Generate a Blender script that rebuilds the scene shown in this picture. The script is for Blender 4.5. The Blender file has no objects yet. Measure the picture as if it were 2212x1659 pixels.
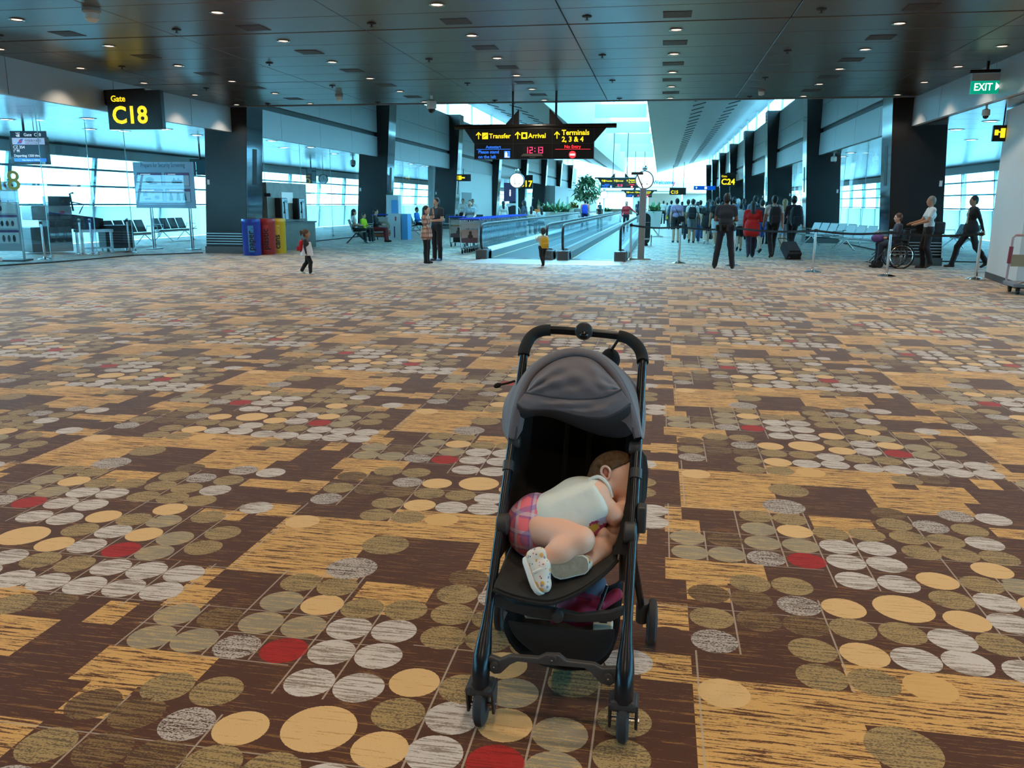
import bpy, math, random
import numpy as np
from mathutils import Vector, Matrix, Euler
rnd = random.Random(7)
PI = math.pi
scene = bpy.context.scene
COL = scene.collection

# ---------------------------------------------------------------- camera
CX, CY, FPX, CAMZ = 1106.0, 829.5, 1790.0, 1.5
YAW, PITCH, ROLL = [math.radians(v) for v in (9.911, 12.302, 0.355)]
def cam_axes():
    fw = np.array([-math.sin(YAW)*math.cos(PITCH), math.cos(YAW)*math.cos(PITCH), -math.sin(PITCH)])
    rt = np.array([math.cos(YAW), math.sin(YAW), 0.0]); up = np.cross(rt, fw)
    c, s = math.cos(ROLL), math.sin(ROLL)
    return np.array([c*rt+s*up, -s*rt+c*up, -fw]).T
RC = cam_axes(); O3 = np.array([0, 0, CAMZ])
def ray(x, y): return RC @ np.array([x-CX, -(y-CY), -FPX])
def gnd(x, y, z=0.0):
    d = ray(x, y); return Vector(O3 + (z-CAMZ)/d[2]*d)
def atX(x, y, X):
    d = ray(x, y); return Vector(O3 + X/d[0]*d)
def atY(x, y, Y):
    d = ray(x, y); return Vector(O3 + Y/d[1]*d)
cd = bpy.data.cameras.new('camera'); cam = bpy.data.objects.new('camera', cd); COL.objects.link(cam)
cd.sensor_width = 36.0; cd.sensor_fit = 'HORIZONTAL'; cd.lens = FPX*36.0/2212.0; cd.clip_end = 800; cd.clip_start = 0.05
M4 = Matrix(RC.tolist()).to_4x4(); M4.translation = (0, 0, CAMZ); cam.matrix_world = M4
scene.camera = cam

# ---------------------------------------------------------------- sky and exposure
world = bpy.data.worlds.new('sky'); scene.world = world; world.use_nodes = True
bg = world.node_tree.nodes['Background']
bg.inputs[0].default_value = (0.25, 0.72, 1.0, 1); bg.inputs[1].default_value = 19.0
scene.view_settings.view_transform = 'Standard'; scene.view_settings.look = 'None'
scene.view_settings.exposure = 0.0; scene.view_settings.gamma = 1.0; scene.view_settings.use_curve_mapping = False
scene.cycles.max_bounces = 6; scene.cycles.diffuse_bounces = 3; scene.cycles.glossy_bounces = 3
scene.cycles.use_adaptive_sampling = True; scene.cycles.adaptive_threshold = 0.03
scene.cycles.transparent_max_bounces = 14; scene.cycles.transmission_bounces = 6
scene.cycles.sample_clamp_indirect = 6.0; scene.cycles.caustics_reflective = False; scene.cycles.caustics_refractive = False
DOWNLIGHT_W = 105.0; DOWNLIGHT_COL = (1.0, 0.82, 0.62)

# ---------------------------------------------------------------- materials
MATS = {}
def srgb(r, g, b):
    f = lambda c: (c/255/12.92) if c/255 <= 0.04045 else ((c/255+0.055)/1.055)**2.4
    return (f(r), f(g), f(b), 1)
def mat(name, col, rough=0.6, metal=0.0, emit=0.0, ecol=None, noise=0.0, nscale=40.0, stretch=None, spec=None, sheen=0.0, bump=0.0, trans=0.0):
    if name in MATS: return MATS[name]
    m = bpy.data.materials.new(name); m.use_nodes = True; MATS[name] = m
    nt = m.node_tree; b = nt.nodes['Principled BSDF']
    c = col if len(col) == 4 else (*col, 1)
    b.inputs['Base Color'].default_value = c; b.inputs['Roughness'].default_value = rough; b.inputs['Metallic'].default_value = metal
    if spec is not None: b.inputs['Specular IOR Level'].default_value = spec
    if sheen: b.inputs['Sheen Weight'].default_value = sheen
    if emit:
        b.inputs['Emission Color'].default_value = (ecol if ecol else c)[:3] + (1,) if ecol is None or len(ecol) == 3 else ecol
        b.inputs['Emission Strength'].default_value = emit; m.cycles.emission_sampling = 'NONE'
    if trans: b.inputs['Transmission Weight'].default_value = trans
    if noise or bump:
        tc = nt.nodes.new('ShaderNodeTexCoord'); mp = nt.nodes.new('ShaderNodeMapping'); nz = nt.nodes.new('ShaderNodeTexNoise')
        nz.inputs['Scale'].default_value = nscale; nz.inputs['Detail'].default_value = 4
        if stretch: mp.inputs['Scale'].default_value = stretch
        nt.links.new(tc.outputs['Object'], mp.inputs[0]); nt.links.new(mp.outputs[0], nz.inputs[0])
        if noise:
            mx = nt.nodes.new('ShaderNodeMix'); mx.data_type = 'RGBA'
            mx.inputs[6].default_value = tuple(v*(1-noise) for v in c[:3]) + (1,)
            mx.inputs[7].default_value = tuple(min(1, v*(1+noise)+0.02*noise) for v in c[:3]) + (1,)
            nt.links.new(nz.outputs[0], mx.inputs[0]); nt.links.new(mx.outputs[2], b.inputs['Base Color'])
        if bump:
            bp = nt.nodes.new('ShaderNodeBump'); bp.inputs['Strength'].default_value = bump; bp.inputs['Distance'].default_value = 0.01
            nt.links.new(nz.outputs[0], bp.inputs['Height']); nt.links.new(bp.outputs[0], b.inputs['Normal'])
    return m
def glass_mat(name, tint=(0.86, 0.97, 1.0), refl=0.55, base=0.04, rough=0.0):
    if name in MATS: return MATS[name]
    m = bpy.data.materials.new(name); m.use_nodes = True; MATS[name] = m
    nt = m.node_tree; nt.nodes.clear()
    o = nt.nodes.new('ShaderNodeOutputMaterial'); t = nt.nodes.new('ShaderNodeBsdfTransparent'); g = nt.nodes.new('ShaderNodeBsdfGlossy')
    t.inputs[0].default_value = (*tint, 1); g.inputs['Roughness'].default_value = rough; g.inputs[0].default_value = (0.9, 0.97, 1, 1)
    lw = nt.nodes.new('ShaderNodeLayerWeight'); lw.inputs[0].default_value = 0.35
    mr = nt.nodes.new('ShaderNodeMapRange'); mr.inputs[3].default_value = base; mr.inputs[4].default_value = refl
    mx = nt.nodes.new('ShaderNodeMixShader')
    nt.links.new(lw.outputs['Fresnel'], mr.inputs[0]); nt.links.new(mr.outputs[0], mx.inputs[0])
    nt.links.new(t.outputs[0], mx.inputs[1]); nt.links.new(g.outputs[0], mx.inputs[2]); nt.links.new(mx.outputs[0], o.inputs[0])
    return m

# ---------------------------------------------------------------- mesh helpers
class MB:
    def __init__(s): s.v = []; s.f = []; s.m = []; s.mi = 0
    def add(s, vs, fs):
        o = len(s.v); s.v += [tuple(p) for p in vs]
        for q in fs: s.f.append([i+o for i in q]); s.m.append(s.mi)
        return s
    def hexa(s, p): return s.add(p, [(0,3,2,1),(4,5,6,7),(0,1,5,4),(1,2,6,5),(2,3,7,6),(3,0,4,7)])
    def bx(s, x0, x1, y0, y1, z0, z1):
        return s.hexa([(x0,y0,z0),(x1,y0,z0),(x1,y1,z0),(x0,y1,z0),(x0,y0,z1),(x1,y0,z1),(x1,y1,z1),(x0,y1,z1)])
    def box(s, c, d, R=None):
        c = Vector(c); R = R or Matrix.Identity(3); h = [v/2 for v in d]
        return s.hexa([c + R @ Vector((a*h[0], b*h[1], e*h[2])) for e in (-1, 1) for a, b in ((-1,-1),(1,-1),(1,1),(-1,1))])
    def bar(s, a, b, w, d, up=(0,0,1)):
        a = Vector(a); b = Vector(b); z = (b-a); L = z.length; z.normalize(); u = Vector(up)
        if abs(z.dot(u)) > 0.99: u = Vector((0,1,0))
        x = u.cross(z).normalized(); y = z.cross(x)
        return s.box((a+b)/2, (w, d, L), Matrix((x, y, z)).transposed())
    def prism(s, pts, off):
        n = len(pts); off = Vector(off); A = [Vector(p) for p in pts]; B = [p+off for p in A]
        return s.add(A+B, [tuple(range(n))[::-1], tuple(range(n, 2*n))] + [(i, (i+1) % n, n+(i+1) % n, n+i) for i in range(n)])
    def tube(s, path, r, n=8, caps=True, closed=False):
        P = [Vector(p) for p in path]; k = len(P); rr = r if isinstance(r, (list, tuple)) else [r]*k
        vs = []; fs = []; u = None
        for i in range(k):
            a = P[(i-1) % k] if (i > 0 or closed) else P[i]; b = P[(i+1) % k] if (i < k-1 or closed) else P[i]
            t = (b-a).normalized()
            if u is None:
                u = Vector((0,0,1)) if abs(t.z) < 0.9 else Vector((1,0,0))
            u = (u - t*u.dot(t)).normalized(); w = t.cross(u)
            for j in range(n):
                an = 2*PI*j/n; vs.append(P[i] + (u*math.cos(an)+w*math.sin(an))*rr[i])
        for i in range(k if closed else k-1):
            for j in range(n): fs.append((i*n+j, i*n+(j+1) % n, ((i+1) % k)*n+(j+1) % n, ((i+1) % k)*n+j))
        if caps and not closed: fs += [tuple(range(n))[::-1], tuple(range((k-1)*n, k*n))]
        return s.add(vs, fs)
    def lathe(s, prof, c=(0,0,0), n=16, R=None, arc=2*PI):
        c = Vector(c); R = R or Matrix.Identity(3); vs = []; fs = []; k = len(prof)
        for (r, z) in prof:
            for j in range(n): vs.append(c + R @ Vector((r*math.cos(2*PI*j/n), r*math.sin(2*PI*j/n), z)))
        for i in range(k-1):
            for j in range(n): fs.append((i*n+j, i*n+(j+1) % n, (i+1)*n+(j+1) % n, (i+1)*n+j))
        fs += [tuple(range(n))[::-1], tuple(range((k-1)*n, k*n))]
        return s.add(vs, fs)
    def cyl(s, a, b, r, n=16, r2=None): return s.tube([a, b], [r, r if r2 is None else r2], n)
    def sph(s, c, r, n=12, m=8, R=None):
        rx, ry, rz = r if isinstance(r, (tuple, list)) else (r, r, r); c = Vector(c); R = R or Matrix.Identity(3)
        vs = []; fs = []
        for i in range(m+1):
            th = PI*i/m
            for j in range(n):
                ph = 2*PI*j/n; vs.append(c + R @ Vector((rx*math.sin(th)*math.cos(ph), ry*math.sin(th)*math.sin(ph), rz*math.cos(th))))
        for i in range(m):
            for j in range(n): fs.append((i*n+j, (i+1)*n+j, (i+1)*n+(j+1) % n, i*n+(j+1) % n))
        return s.add(vs, fs)
    def grid(s, pts):
        m = len(pts); n = len(pts[0]); o = [p for row in pts for p in row]
        return s.add(o, [(i*n+j, i*n+j+1, (i+1)*n+j+1, (i+1)*n+j) for i in range(m-1) for j in range(n-1)])
    def build(s, name, mats, parent=None, off=None, smooth=False, ang=40, bevel=0.0):
        me = bpy.data.meshes.new(name)
        v = s.v if off is None else [(p[0]-off[0], p[1]-off[1], p[2]-off[2]) for p in s.v]
        me.from_pydata(v, [], s.f)
        for m in (mats if isinstance(mats, (list, tuple)) else [mats]): me.materials.append(m)
        if any(s.m): me.polygons.foreach_set('material_index', s.m)
        if smooth:
            me.polygons.foreach_set('use_smooth', [True]*len(s.f)); me.set_sharp_from_angle(angle=math.radians(ang))
        me.update()
        return link(name, me, parent, bevel)
def link(name, me, parent=None, bevel=0.0):
    o = bpy.data.objects.new(name, me); COL.objects.link(o)
    if parent is not None: o.parent = parent
    if bevel:
        b = o.modifiers.new('bevel', 'BEVEL'); b.width = bevel; b.segments = 2; b.limit_method = 'ANGLE'
    return o
def tag(o, label=None, cat=None, group=None, kind=None):
    if label: o['label'] = label
    if cat: o['category'] = cat
    if group: o['group'] = group
    if kind: o['kind'] = kind
    return o
def thing(name, label, cat, loc=(0,0,0), rz=0.0, group=None, kind=None):
    o = bpy.data.objects.new(name, None); COL.objects.link(o); o.empty_display_size = 0.1
    o.location = loc; o.rotation_euler = (0, 0, rz); return tag(o, label, cat, group, kind)
ON_ = 'first second third fourth fifth sixth seventh eighth ninth tenth eleventh twelfth thirteenth fourteenth fifteenth sixteenth seventeenth eighteenth nineteenth'.split()
def ordn(n):          # 1 -> first ... 39 -> thirty-ninth
    if n < 20: return ON_[n-1]
    if n % 10 == 0: return {20: 'twentieth', 30: 'thirtieth'}[n]
    return {2: 'twenty-', 3: 'thirty-'}[n//10]+ON_[n % 10-1]
def dup(root, loc, rz=0.0, label=None, group=None):
    r = root.copy(); COL.objects.link(r); r.location = loc; r.rotation_euler = (0, 0, rz)
    if label: r['label'] = label
    if group: r['group'] = group
    for ch in list(root.children):
        c = ch.copy(); COL.objects.link(c); c.parent = r
        for g in list(ch.children):
            d = g.copy(); COL.objects.link(d); d.parent = c
    return r
def text(name, body, mtl, parent, loc, rot, size, align='LEFT', depth=0.002, off=None, sx=1.0, bold=0.0):
    cu = bpy.data.curves.new(name, 'FONT'); cu.body = body; cu.size = size; cu.align_x = align; cu.align_y = 'BOTTOM_BASELINE'
    cu.extrude = depth; cu.offset = bold; cu.resolution_u = 3
    tmp = bpy.data.objects.new(name, cu); me = bpy.data.meshes.new_from_object(tmp); bpy.data.objects.remove(tmp)
    me.materials.clear(); me.materials.append(mtl)
    o = link(name, me, parent)
    l = Vector(loc) - (Vector(off) if off is not None else Vector((0,0,0)))
    o.location = l; o.rotation_euler = rot; o.scale = (sx, 1, 1); return o
RX = (PI/2, 0, 0)                 # text that faces the camera side (-Y)

GLASS = glass_mat('clear_glass', (.95, .99, 1.0), .22, .010)
WGLASS = glass_mat('window_glass', (0.93, 0.99, 1.0), 0.5, 0.03)
GRANITE = mat('black_granite', (0.010, 0.0095, 0.0095), 0.22, noise=0.6, nscale=60, spec=0.3)
STEEL = mat('polished_steel', (0.62, 0.63, 0.64), 0.16, 1.0)
DULLSTEEL = mat('brushed_steel', (0.45, 0.46, 0.47), 0.35, 1.0, noise=0.1, nscale=30, stretch=(1,1,12))
BLACK = mat('matte_black', (0.006, 0.006, 0.007), 0.55)
BLACKGLOSS = mat('black_enamel', (0.008, 0.008, 0.009), 0.25)
DARKGREY = mat('dark_grey_paint', (0.035, 0.036, 0.038), 0.5)
WHITEPAINT = mat('white_paint', (0.72, 0.72, 0.71), 0.6, noise=0.03, nscale=3)
FASCIA = mat('grey_aluminium_panel', (0.40, 0.41, 0.42), 0.42, 0.25, noise=0.04, nscale=2)
YELLOW_LIT = mat('lit_yellow', (0.9, 0.62, 0.0), 0.5, emit=1.1, ecol=(1.0, 0.72, 0.02))
WHITE_LIT = mat('lit_white', (0.9, 0.9, 0.9), 0.5, emit=1.6, ecol=(1, 0.98, 0.95))
BLUE_LIT = mat('lit_blue', (0.05, 0.2, 0.9), 0.5, emit=1.0, ecol=(0.03, 0.22, 1.0))
RED_LIT = mat('lit_red', (0.9, 0.05, 0.05), 0.5, emit=1.3, ecol=(1.0, 0.03, 0.05))
# ================================================================ SETTING
ZC, ZF, XL, XR = 4.12, 3.46, -12.2, 6.06          # hall ceiling, gate soffit, fascia planes
XM = (XL+XR)/2
Y0, SP, NCOL = 22.95, 12.68, 8                     # first column line, bay, columns each side
YE = Y0+SP*NCOL-2.0                                # far end of the pier
ZW, ZEAVE, ZSK = 6.35, 7.8, 5.88                   # wall top, eave, skylight edge
XOL, XOR = -20.75, 14.6                            # outer window walls
YB = -14.0                                         # hall back wall
GLX = -13.35; GRX = 7.3                            # glass lines behind the columns

# ---- carpet: traced pattern unit, half-drop repeat 1.893 x 2.2 m
PX_, PY_ = 1.893, 1.1
CIRC = '''.74 2.23 GB|.26 2.42 T|.74 2.57 G|.58 2.57 G|.91 2.57 L|1.42 2.53 G|1.57 2.57 D|1.26 2.72 W|1.42 2.72 W|1.585 2.72 W|1.75 2.73 W|.09 2.73 O|.25 2.74 N|.58 2.74 G|.75 2.74 T|.915 2.74 W|1.08 2.75 W|.25 2.91 G|.42 2.92 D|.585 2.915 D|.75 2.92 G|.92 2.92 G|1.08 2.9 W|1.24 2.9 G|1.41 2.89 G|1.58 2.89 W|1.745 2.89 W|.25 3.11 D|.41 3.09 D|.585 3.07 N|.75 3.08 T|.975 3.12 TB|1.18 3.06 T|1.335 3.07 W|1.51 3.06 R|1.67 3.06 S|1.18 3.23 G|1.345 3.24 W|1.505 3.235 T|1.67 3.22 S|1.85 3.15 G|1.85 3.32 G|.42 3.235 G|.585 3.24 G|.85 3.34 W|1.015 3.34 W|1.18 3.40 T|1.345 3.395 G|1.5 3.40 S|1.68 3.49 G|.19 3.505 S|.35 3.51 S|.515 3.5 N|.685 3.505 R|.85 3.525 W|1.015 3.53 W|1.44 3.55 T|.185 3.67 S|.355 3.675 D|.52 3.67 S|.685 3.67 S|.85 3.69 W|1.015 3.7 W|1.2 3.69 G|1.36 3.7 G|1.52 3.69 G|.02 3.83 W|.52 3.84 S|.685 3.84 T|.845 3.84 G|1.01 3.86 G|1.19 3.86 G|1.35 3.85 G|1.515 3.85 W|.02 3.99 W|.525 4.005 G|.685 3.995 G|1.17 4.02 G|1.335 4.02 N|1.505 4.01 G|1.67 4.18 W|.68 4.17 NB|1.18 4.17 D|1.5 4.19 N|1.85 3.65 W'''
RECT = '''.18 .645 1.89 2.5|.64 .75 4.05 4.1|.645 1.33 2.35 2.66|1.17 1.6 2.0 2.36|.77 1.05 3.8 4.08|.1 .505 3.22 3.43|.17 .335 3.05 3.22|.02 .18 2.82 3.0|0 .18 2.48 2.65|1.62 1.893 3.93 4.08|.1 .185 3.74 4.08|.185 .265 3.74 3.9|1.43 1.68 2.2 2.48|1.3 1.43 2.48 2.66|1.75 1.893 2.48 2.65|1.6 1.85 3.5 3.62'''
def parse_pattern():
    cs = []
    for e in CIRC.split('|'):
        x, y, t = e.split(); big = len(t) > 1
        cs.append((float(x), float(y), 0.105 if (big and t[0] != 'T') else 0.11 if big else 0.0812, t[0]))
    rs = [tuple(float(v) for v in e.split()) for e in RECT.split('|')]
    return cs, rs
CS, RS = parse_pattern()
LINX = [(.263, 3.42, 3.78), (.425, 3.42, 4.1), (.595, 3.42, 4.1), (.76, 3.28, 4.1), (.927, 3.28, 3.85), (1.265, 2.64, 4.15), (.665, 2.5, 3.15), (.333, 2.66, 3.2), (.183, 1.9, 2.66), (1.34, 2.64, 2.98), (1.505, 2.64, 2.98), (1.667, 2.64, 2.98), (1.83, 2.6, 3.0), (1.425, 2.98, 3.6), (1.59, 2.98, 3.62), (1.765, 3.0, 3.7), (.1, 3.42, 4.1)]
LINY = [(4.077, .1, .75), (3.755, -.25, .75), (3.59, .1, 1.05), (2.98, 0, 1.75), (2.645, 1.1, 1.893), (3.42, .35, .75), (3.62, 1.1, 1.7), (2.5, .18, .95)]
# colours: (A, B, streak share, speckle)
BROWN = (srgb(88, 55, 38), srgb(140, 98, 56), 0.30, 0.25)
CK = {'G': (srgb(176, 148, 100), srgb(112, 94, 68), .45, .8), 'D': (srgb(140, 110, 70), srgb(88, 62, 42), .5, .6),
      'W': (srgb(214, 204, 196), srgb(150, 134, 120), .42, .3), 'N': (srgb(196, 184, 174), srgb(88, 66, 54), .45, .9),
      'S': (srgb(152, 140, 118), srgb(194, 166, 118), .42, .35), 'T': (srgb(228, 188, 130), srgb(200, 158, 102), .25, .3),
      'R': (srgb(176, 42, 34), srgb(140, 34, 28), .4, .5), 'L': (srgb(222, 178, 112), srgb(214, 170, 104), .3, .3),
      'O': (srgb(88, 56, 38), srgb(120, 80, 50), .2, .3)}
GOLD = (srgb(220, 172, 104), srgb(98, 62, 40), .40, .25)
def carpet_faces():
    # unit lookup on a fine lattice
    nx, ny = 46, 52; ux, uy = PX_/nx, 2.2/ny
    lut = np.zeros((2, nx, ny, 3)); lb = np.zeros((nx, ny)); ck = np.zeros((2, nx, ny), dtype=int) - 1; ll = np.full((nx, ny, 2), 9.0)
    lx_ = [(x+i*PX_, a-2+i*PY_+j*2.2, b-2+i*PY_+j*2.2) for x, a, b in LINX for i in (-1, 0, 1) for j in (-2, -1, 0, 1, 2)]
    ly_ = [(y-2+i*PY_+j*2.2, a+i*PX_, b+i*PX_) for y, a, b in LINY for i in (-1, 0, 1) for j in (-2, -1, 0, 1, 2)]
    ext = []
    for x, y, r, t in CS:
        for i in (-1, 0, 1):
            for j in (-2, -1, 0, 1, 2): ext.append((x+i*PX_, y-2.0+i*PY_+j*2.2, r, t))
    exr = []
    for a, b, c, d in RS:
        for i in (-1, 0, 1):
            for j in (-2, -1, 0, 1, 2): exr.append((a+i*PX_, b+i*PX_, c-2.0+i*PY_+j*2.2, d-2.0+i*PY_+j*2.2))
    E_ = np.array([(e[0], e[1], e[2]) for e in ext]); keys = list(CK)
    T_ = [keys.index(e[3]) for e in ext]
    for i in range(nx):
        for j in range(ny):
            x, y = (i+.5)*ux, (j+.5)*uy
            d = np.hypot(E_[:, 0]-x, E_[:, 1]-y)-E_[:, 2]; o2 = np.argsort(d)[:2]
            for w, k in enumerate(o2):
                if d[k] < .034: lut[w, i, j] = (E_[k, 0]-x, E_[k, 1]-y, E_[k, 2]); ck[w, i, j] = T_[k]
            for q, a, b in lx_:
                if abs(q-x) < ux*.55 and a < y < b: ll[i, j, 0] = q-x
            for q, a, b in ly_:
                if abs(q-y) < uy*.55 and a < x < b: ll[i, j, 1] = q-y
            if any(a <= x < b and c <= y < d2 for a, b, c, d2 in exr): lb[i, j] = 1
    V = []; Fc = []; CI = []; CA = []; CB = []; BA = []; BB = []; PR = []; C2 = []; A2 = []; B2 = []; P2 = []; LN = []
    kc = [CK[k] for k in keys]
    def region(x0, x1, y0, y1, sx, sy, hole=None):
        n0, n1 = round(x0/(ux*sx)), round(x1/(ux*sx)); m0, m1 = round(y0/(uy*sy)), round(y1/(uy*sy))
        for a in range(n0, n1):
            for b in range(m0, m1):
                xa, xb, ya, yb = a*ux*sx, (a+1)*ux*sx, b*uy*sy, (b+1)*uy*sy
                xm, ym = (xa+xb)/2, (ya+yb)/2
                if hole and hole[0] < xm < hole[1] and hole[2] < ym < hole[3]: continue
                n = math.floor(xm/PX_); fx = xm-n*PX_; fy = (ym-n*PY_-2.0) % 2.2
                i = min(nx-1, int(fx/ux)); j = min(ny-1, int(fy/uy))
                o = len(V); V.extend(((xa, ya, 0), (xb, ya, 0), (xb, yb, 0), (xa, yb, 0))); Fc.append((o, o+1, o+2, o+3))
                ox, oy = (i+.5)*ux-fx, (j+.5)*uy-fy; g = GOLD if lb[i, j] else BROWN
                for w, (c_, a_, b_, p_) in enumerate(((CI, CA, CB, PR), (C2, A2, B2, P2))):
                    L = lut[w, i, j]; kk = ck[w, i, j]; c = kc[kk] if kk >= 0 else BROWN
                    c_.append((xm+ox+L[0], ym+oy+L[1], L[2] if kk >= 0 else -1.0)); a_.append((*c[0][:3], 1)); b_.append((*c[1][:3], 1))
                    if w == 0: p_.append((c[2], c[3], g[2]))
                    else: p_.append((c[2], c[3], 0))
                BA.append((*g[0][:3], 1)); BB.append((*g[1][:3], 1)); LN.append((xm+ox+ll[i, j, 0], ym+oy+ll[i, j, 1], 0))
    F1 = (ux*2*round(-7.5/(ux*2)), ux*2*round(5.5/(ux*2)), uy*2*round(0.9/(uy*2)), uy*2*round(8.5/(uy*2)))
    region(F1[0], F1[1], F1[2], F1[3], 1, 1)
    F2 = (ux*4*round(-16.5/(ux*4)), ux*4*round(8.2/(ux*4)), uy*4*round(0.9/(uy*4)), uy*4*round(25.0/(uy*4)))
    region(F2[0], F2[1], F2[2], F2[3], 2, 2, F1)
    region(XOL+.3, XOR-.3, YB, YE+6, 4, 4, F2)
    return V, Fc, dict(circ=CI, prm=PR, ca=CA, cb=CB, ba=BA, bb=BB, circ2=C2, prm2=P2, ca2=A2, cb2=B2, lin=LN)
def carpet_material():
    m = bpy.data.materials.new('patterned_carpet'); m.use_nodes = True; nt = m.node_tree; N = nt.nodes; L = nt.links
    b = N['Principled BSDF']; b.inputs['Roughness'].default_value = 0.9; b.inputs['Specular IOR Level'].default_value = 0.25; b.inputs['Sheen Weight'].default_value = .06; b.inputs['Sheen Roughness'].default_value = .45
    def attr(n):
        a = N.new('ShaderNodeAttribute'); a.attribute_name = n; return a
    def math_(op, x, y=None):
        q = N.new('ShaderNodeMath'); q.operation = op
        for i, v in enumerate((x, y)):
            if v is None: continue
            if isinstance(v, (int, float)): q.inputs[i].default_value = v
            else: L.new(v, q.inputs[i])
        return q.outputs[0]
    def mixc(f, x, y):
        q = N.new('ShaderNodeMix'); q.data_type = 'RGBA'; L.new(f, q.inputs[0]); L.new(x, q.inputs[6]); L.new(y, q.inputs[7]); return q.outputs[2]
    geo = N.new('ShaderNodeNewGeometry'); pos = geo.outputs['Position']
    def noise(sc, scale, detail=3, rough=.6):
        mp = N.new('ShaderNodeMapping'); mp.inputs['Scale'].default_value = scale; L.new(pos, mp.inputs[0])
        n = N.new('ShaderNodeTexNoise'); n.inputs['Scale'].default_value = sc; n.inputs['Detail'].default_value = detail; n.inputs['Roughness'].default_value = rough
        L.new(mp.outputs[0], n.inputs[0]); return n.outputs[0]
    streak = noise(1.0, (4.2, 88, 1), 5, .68); speck = noise(210, (.55, 1, 1), 2); mid = noise(1.0, (22, 170, 1), 3)
    ps = N.new('ShaderNodeSeparateXYZ'); L.new(pos, ps.inputs[0])
    def sepv(n):
        q = N.new('ShaderNodeSeparateXYZ'); L.new(attr(n).outputs['Vector'], q.inputs[0]); return q.outputs
    pr = sepv('prm'); pr2 = sepv('prm2')
    def ins(ci):
        dx = math_('SUBTRACT', ps.outputs[0], ci[0]); dy = math_('SUBTRACT', ps.outputs[1], ci[1])
        d = math_('SQRT', math_('ADD', math_('MULTIPLY', dx, dx), math_('MULTIPLY', dy, dy)))
        d = math_('ADD', d, math_('MULTIPLY', math_('SUBTRACT', speck, .5), .006))
        return math_('GREATER_THAN', math_('SUBTRACT', ci[2], d), 0.0)
    in1 = ins(sepv('circ')); in2 = ins(sepv('circ2')); inside = math_('MAXIMUM', in1, in2)
    def sel(share, sp):
        # threshold on a mix of streaks and speckle
        w = math_('ADD', math_('MULTIPLY', streak, math_('SUBTRACT', 1.0, math_('MULTIPLY', sp, .55))), math_('MULTIPLY', math_('MULTIPLY', speck, sp), .55))
        w = math_('ADD', math_('MULTIPLY', w, .8), math_('MULTIPLY', mid, .2))
        t = math_('SUBTRACT', math_('ADD', .36, math_('MULTIPLY', share, .28)), w)
        q = N.new('ShaderNodeMapRange'); q.inputs[1].default_value = -.012; q.inputs[2].default_value = .012; L.new(t, q.inputs[0]); return q.outputs[0]
    bgc = mixc(sel(pr[2], .25), attr('ba').outputs['Color'], attr('bb').outputs['Color'])
    c2 = mixc(sel(pr2[0], pr2[1]), attr('ca2').outputs['Color'], attr('cb2').outputs['Color'])
    c1 = mixc(sel(pr[0], pr[1]), attr('ca').outputs['Color'], attr('cb').outputs['Color'])
    c = mixc(in1, mixc(in2, bgc, c2), c1)
    ln_ = sepv('lin')
    lx = math_('LESS_THAN', math_('ABSOLUTE', math_('SUBTRACT', ps.outputs[0], ln_[0])), .0032); ly = math_('LESS_THAN', math_('ABSOLUTE', math_('SUBTRACT', ps.outputs[1], ln_[1])), .0026)
    ln = math_('MULTIPLY', math_('MAXIMUM', lx, ly), math_('ADD', .15, math_('MULTIPLY', math_('SUBTRACT', 1.0, inside), .6)))
    lc = N.new('ShaderNodeRGB'); lc.outputs[0].default_value = srgb(190, 172, 150)
    c = mixc(ln, c, lc.outputs[0])
    # pile grain
    gr = noise(420, (1, 1, 1), 1)
    hv = N.new('ShaderNodeHueSaturation'); L.new(c, hv.inputs['Color']); L.new(math_('ADD', .72, math_('MULTIPLY', gr, .5)), hv.inputs['Value'])
    L.new(hv.outputs[0], b.inputs['Base Color'])
    bp = N.new('ShaderNodeBump'); bp.inputs['Strength'].default_value = .25; bp.inputs['Distance'].default_value = .004
    L.new(gr, bp.inputs['Height']); L.new(bp.outputs[0], b.inputs['Normal'])
    gl = N.new('ShaderNodeBsdfGlossy'); gl.inputs['Roughness'].default_value = .55; gl.inputs[0].default_value = (.8, .8, .8, 1)
    lw = N.new('ShaderNodeLayerWeight'); lw.inputs[0].default_value = .5
    fr = math_('MULTIPLY', math_('POWER', lw.outputs['Facing'], 9.0), .60)
    ms = N.new('ShaderNodeMixShader'); L.new(fr, ms.inputs[0]); L.new(b.outputs[0], ms.inputs[1]); L.new(gl.outputs[0], ms.inputs[2]); L.new(ms.outputs[0], N['Material Output'].inputs[0])
    return m
def build_floor():
    V, Fc, AT = carpet_faces()
    me = bpy.data.meshes.new('floor'); n = len(Fc)
    me.vertices.add(len(V)); me.vertices.foreach_set('co', np.array(V, dtype=np.float32).ravel())
    me.loops.add(4*n); me.loops.foreach_set('vertex_index', np.array(Fc, dtype=np.int32).ravel())
    me.polygons.add(n); me.polygons.foreach_set('loop_start', np.arange(0, 4*n, 4, dtype=np.int32)); me.polygons.foreach_set('loop_total', np.full(n, 4, dtype=np.int32))
    me.update()
    for nm, dat in AT.items():
        ty = 'FLOAT_COLOR' if len(dat[0]) == 4 else 'FLOAT_VECTOR'; a = me.attributes.new(nm, ty, 'FACE'); a.data.foreach_set('vector' if ty == 'FLOAT_VECTOR' else 'color', np.array(dat, dtype=np.float32).ravel())
    me.materials.append(carpet_material())
    tag(link('floor', me), kind='structure')
build_floor()
m = MB(); m.bx(-300, 300, -200, 500, -5.2, -5.0); tag(m.build('ground', mat('apron_concrete', (0.35, 0.36, 0.36), 0.9, noise=.1, nscale=.2)), kind='structure')

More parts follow.
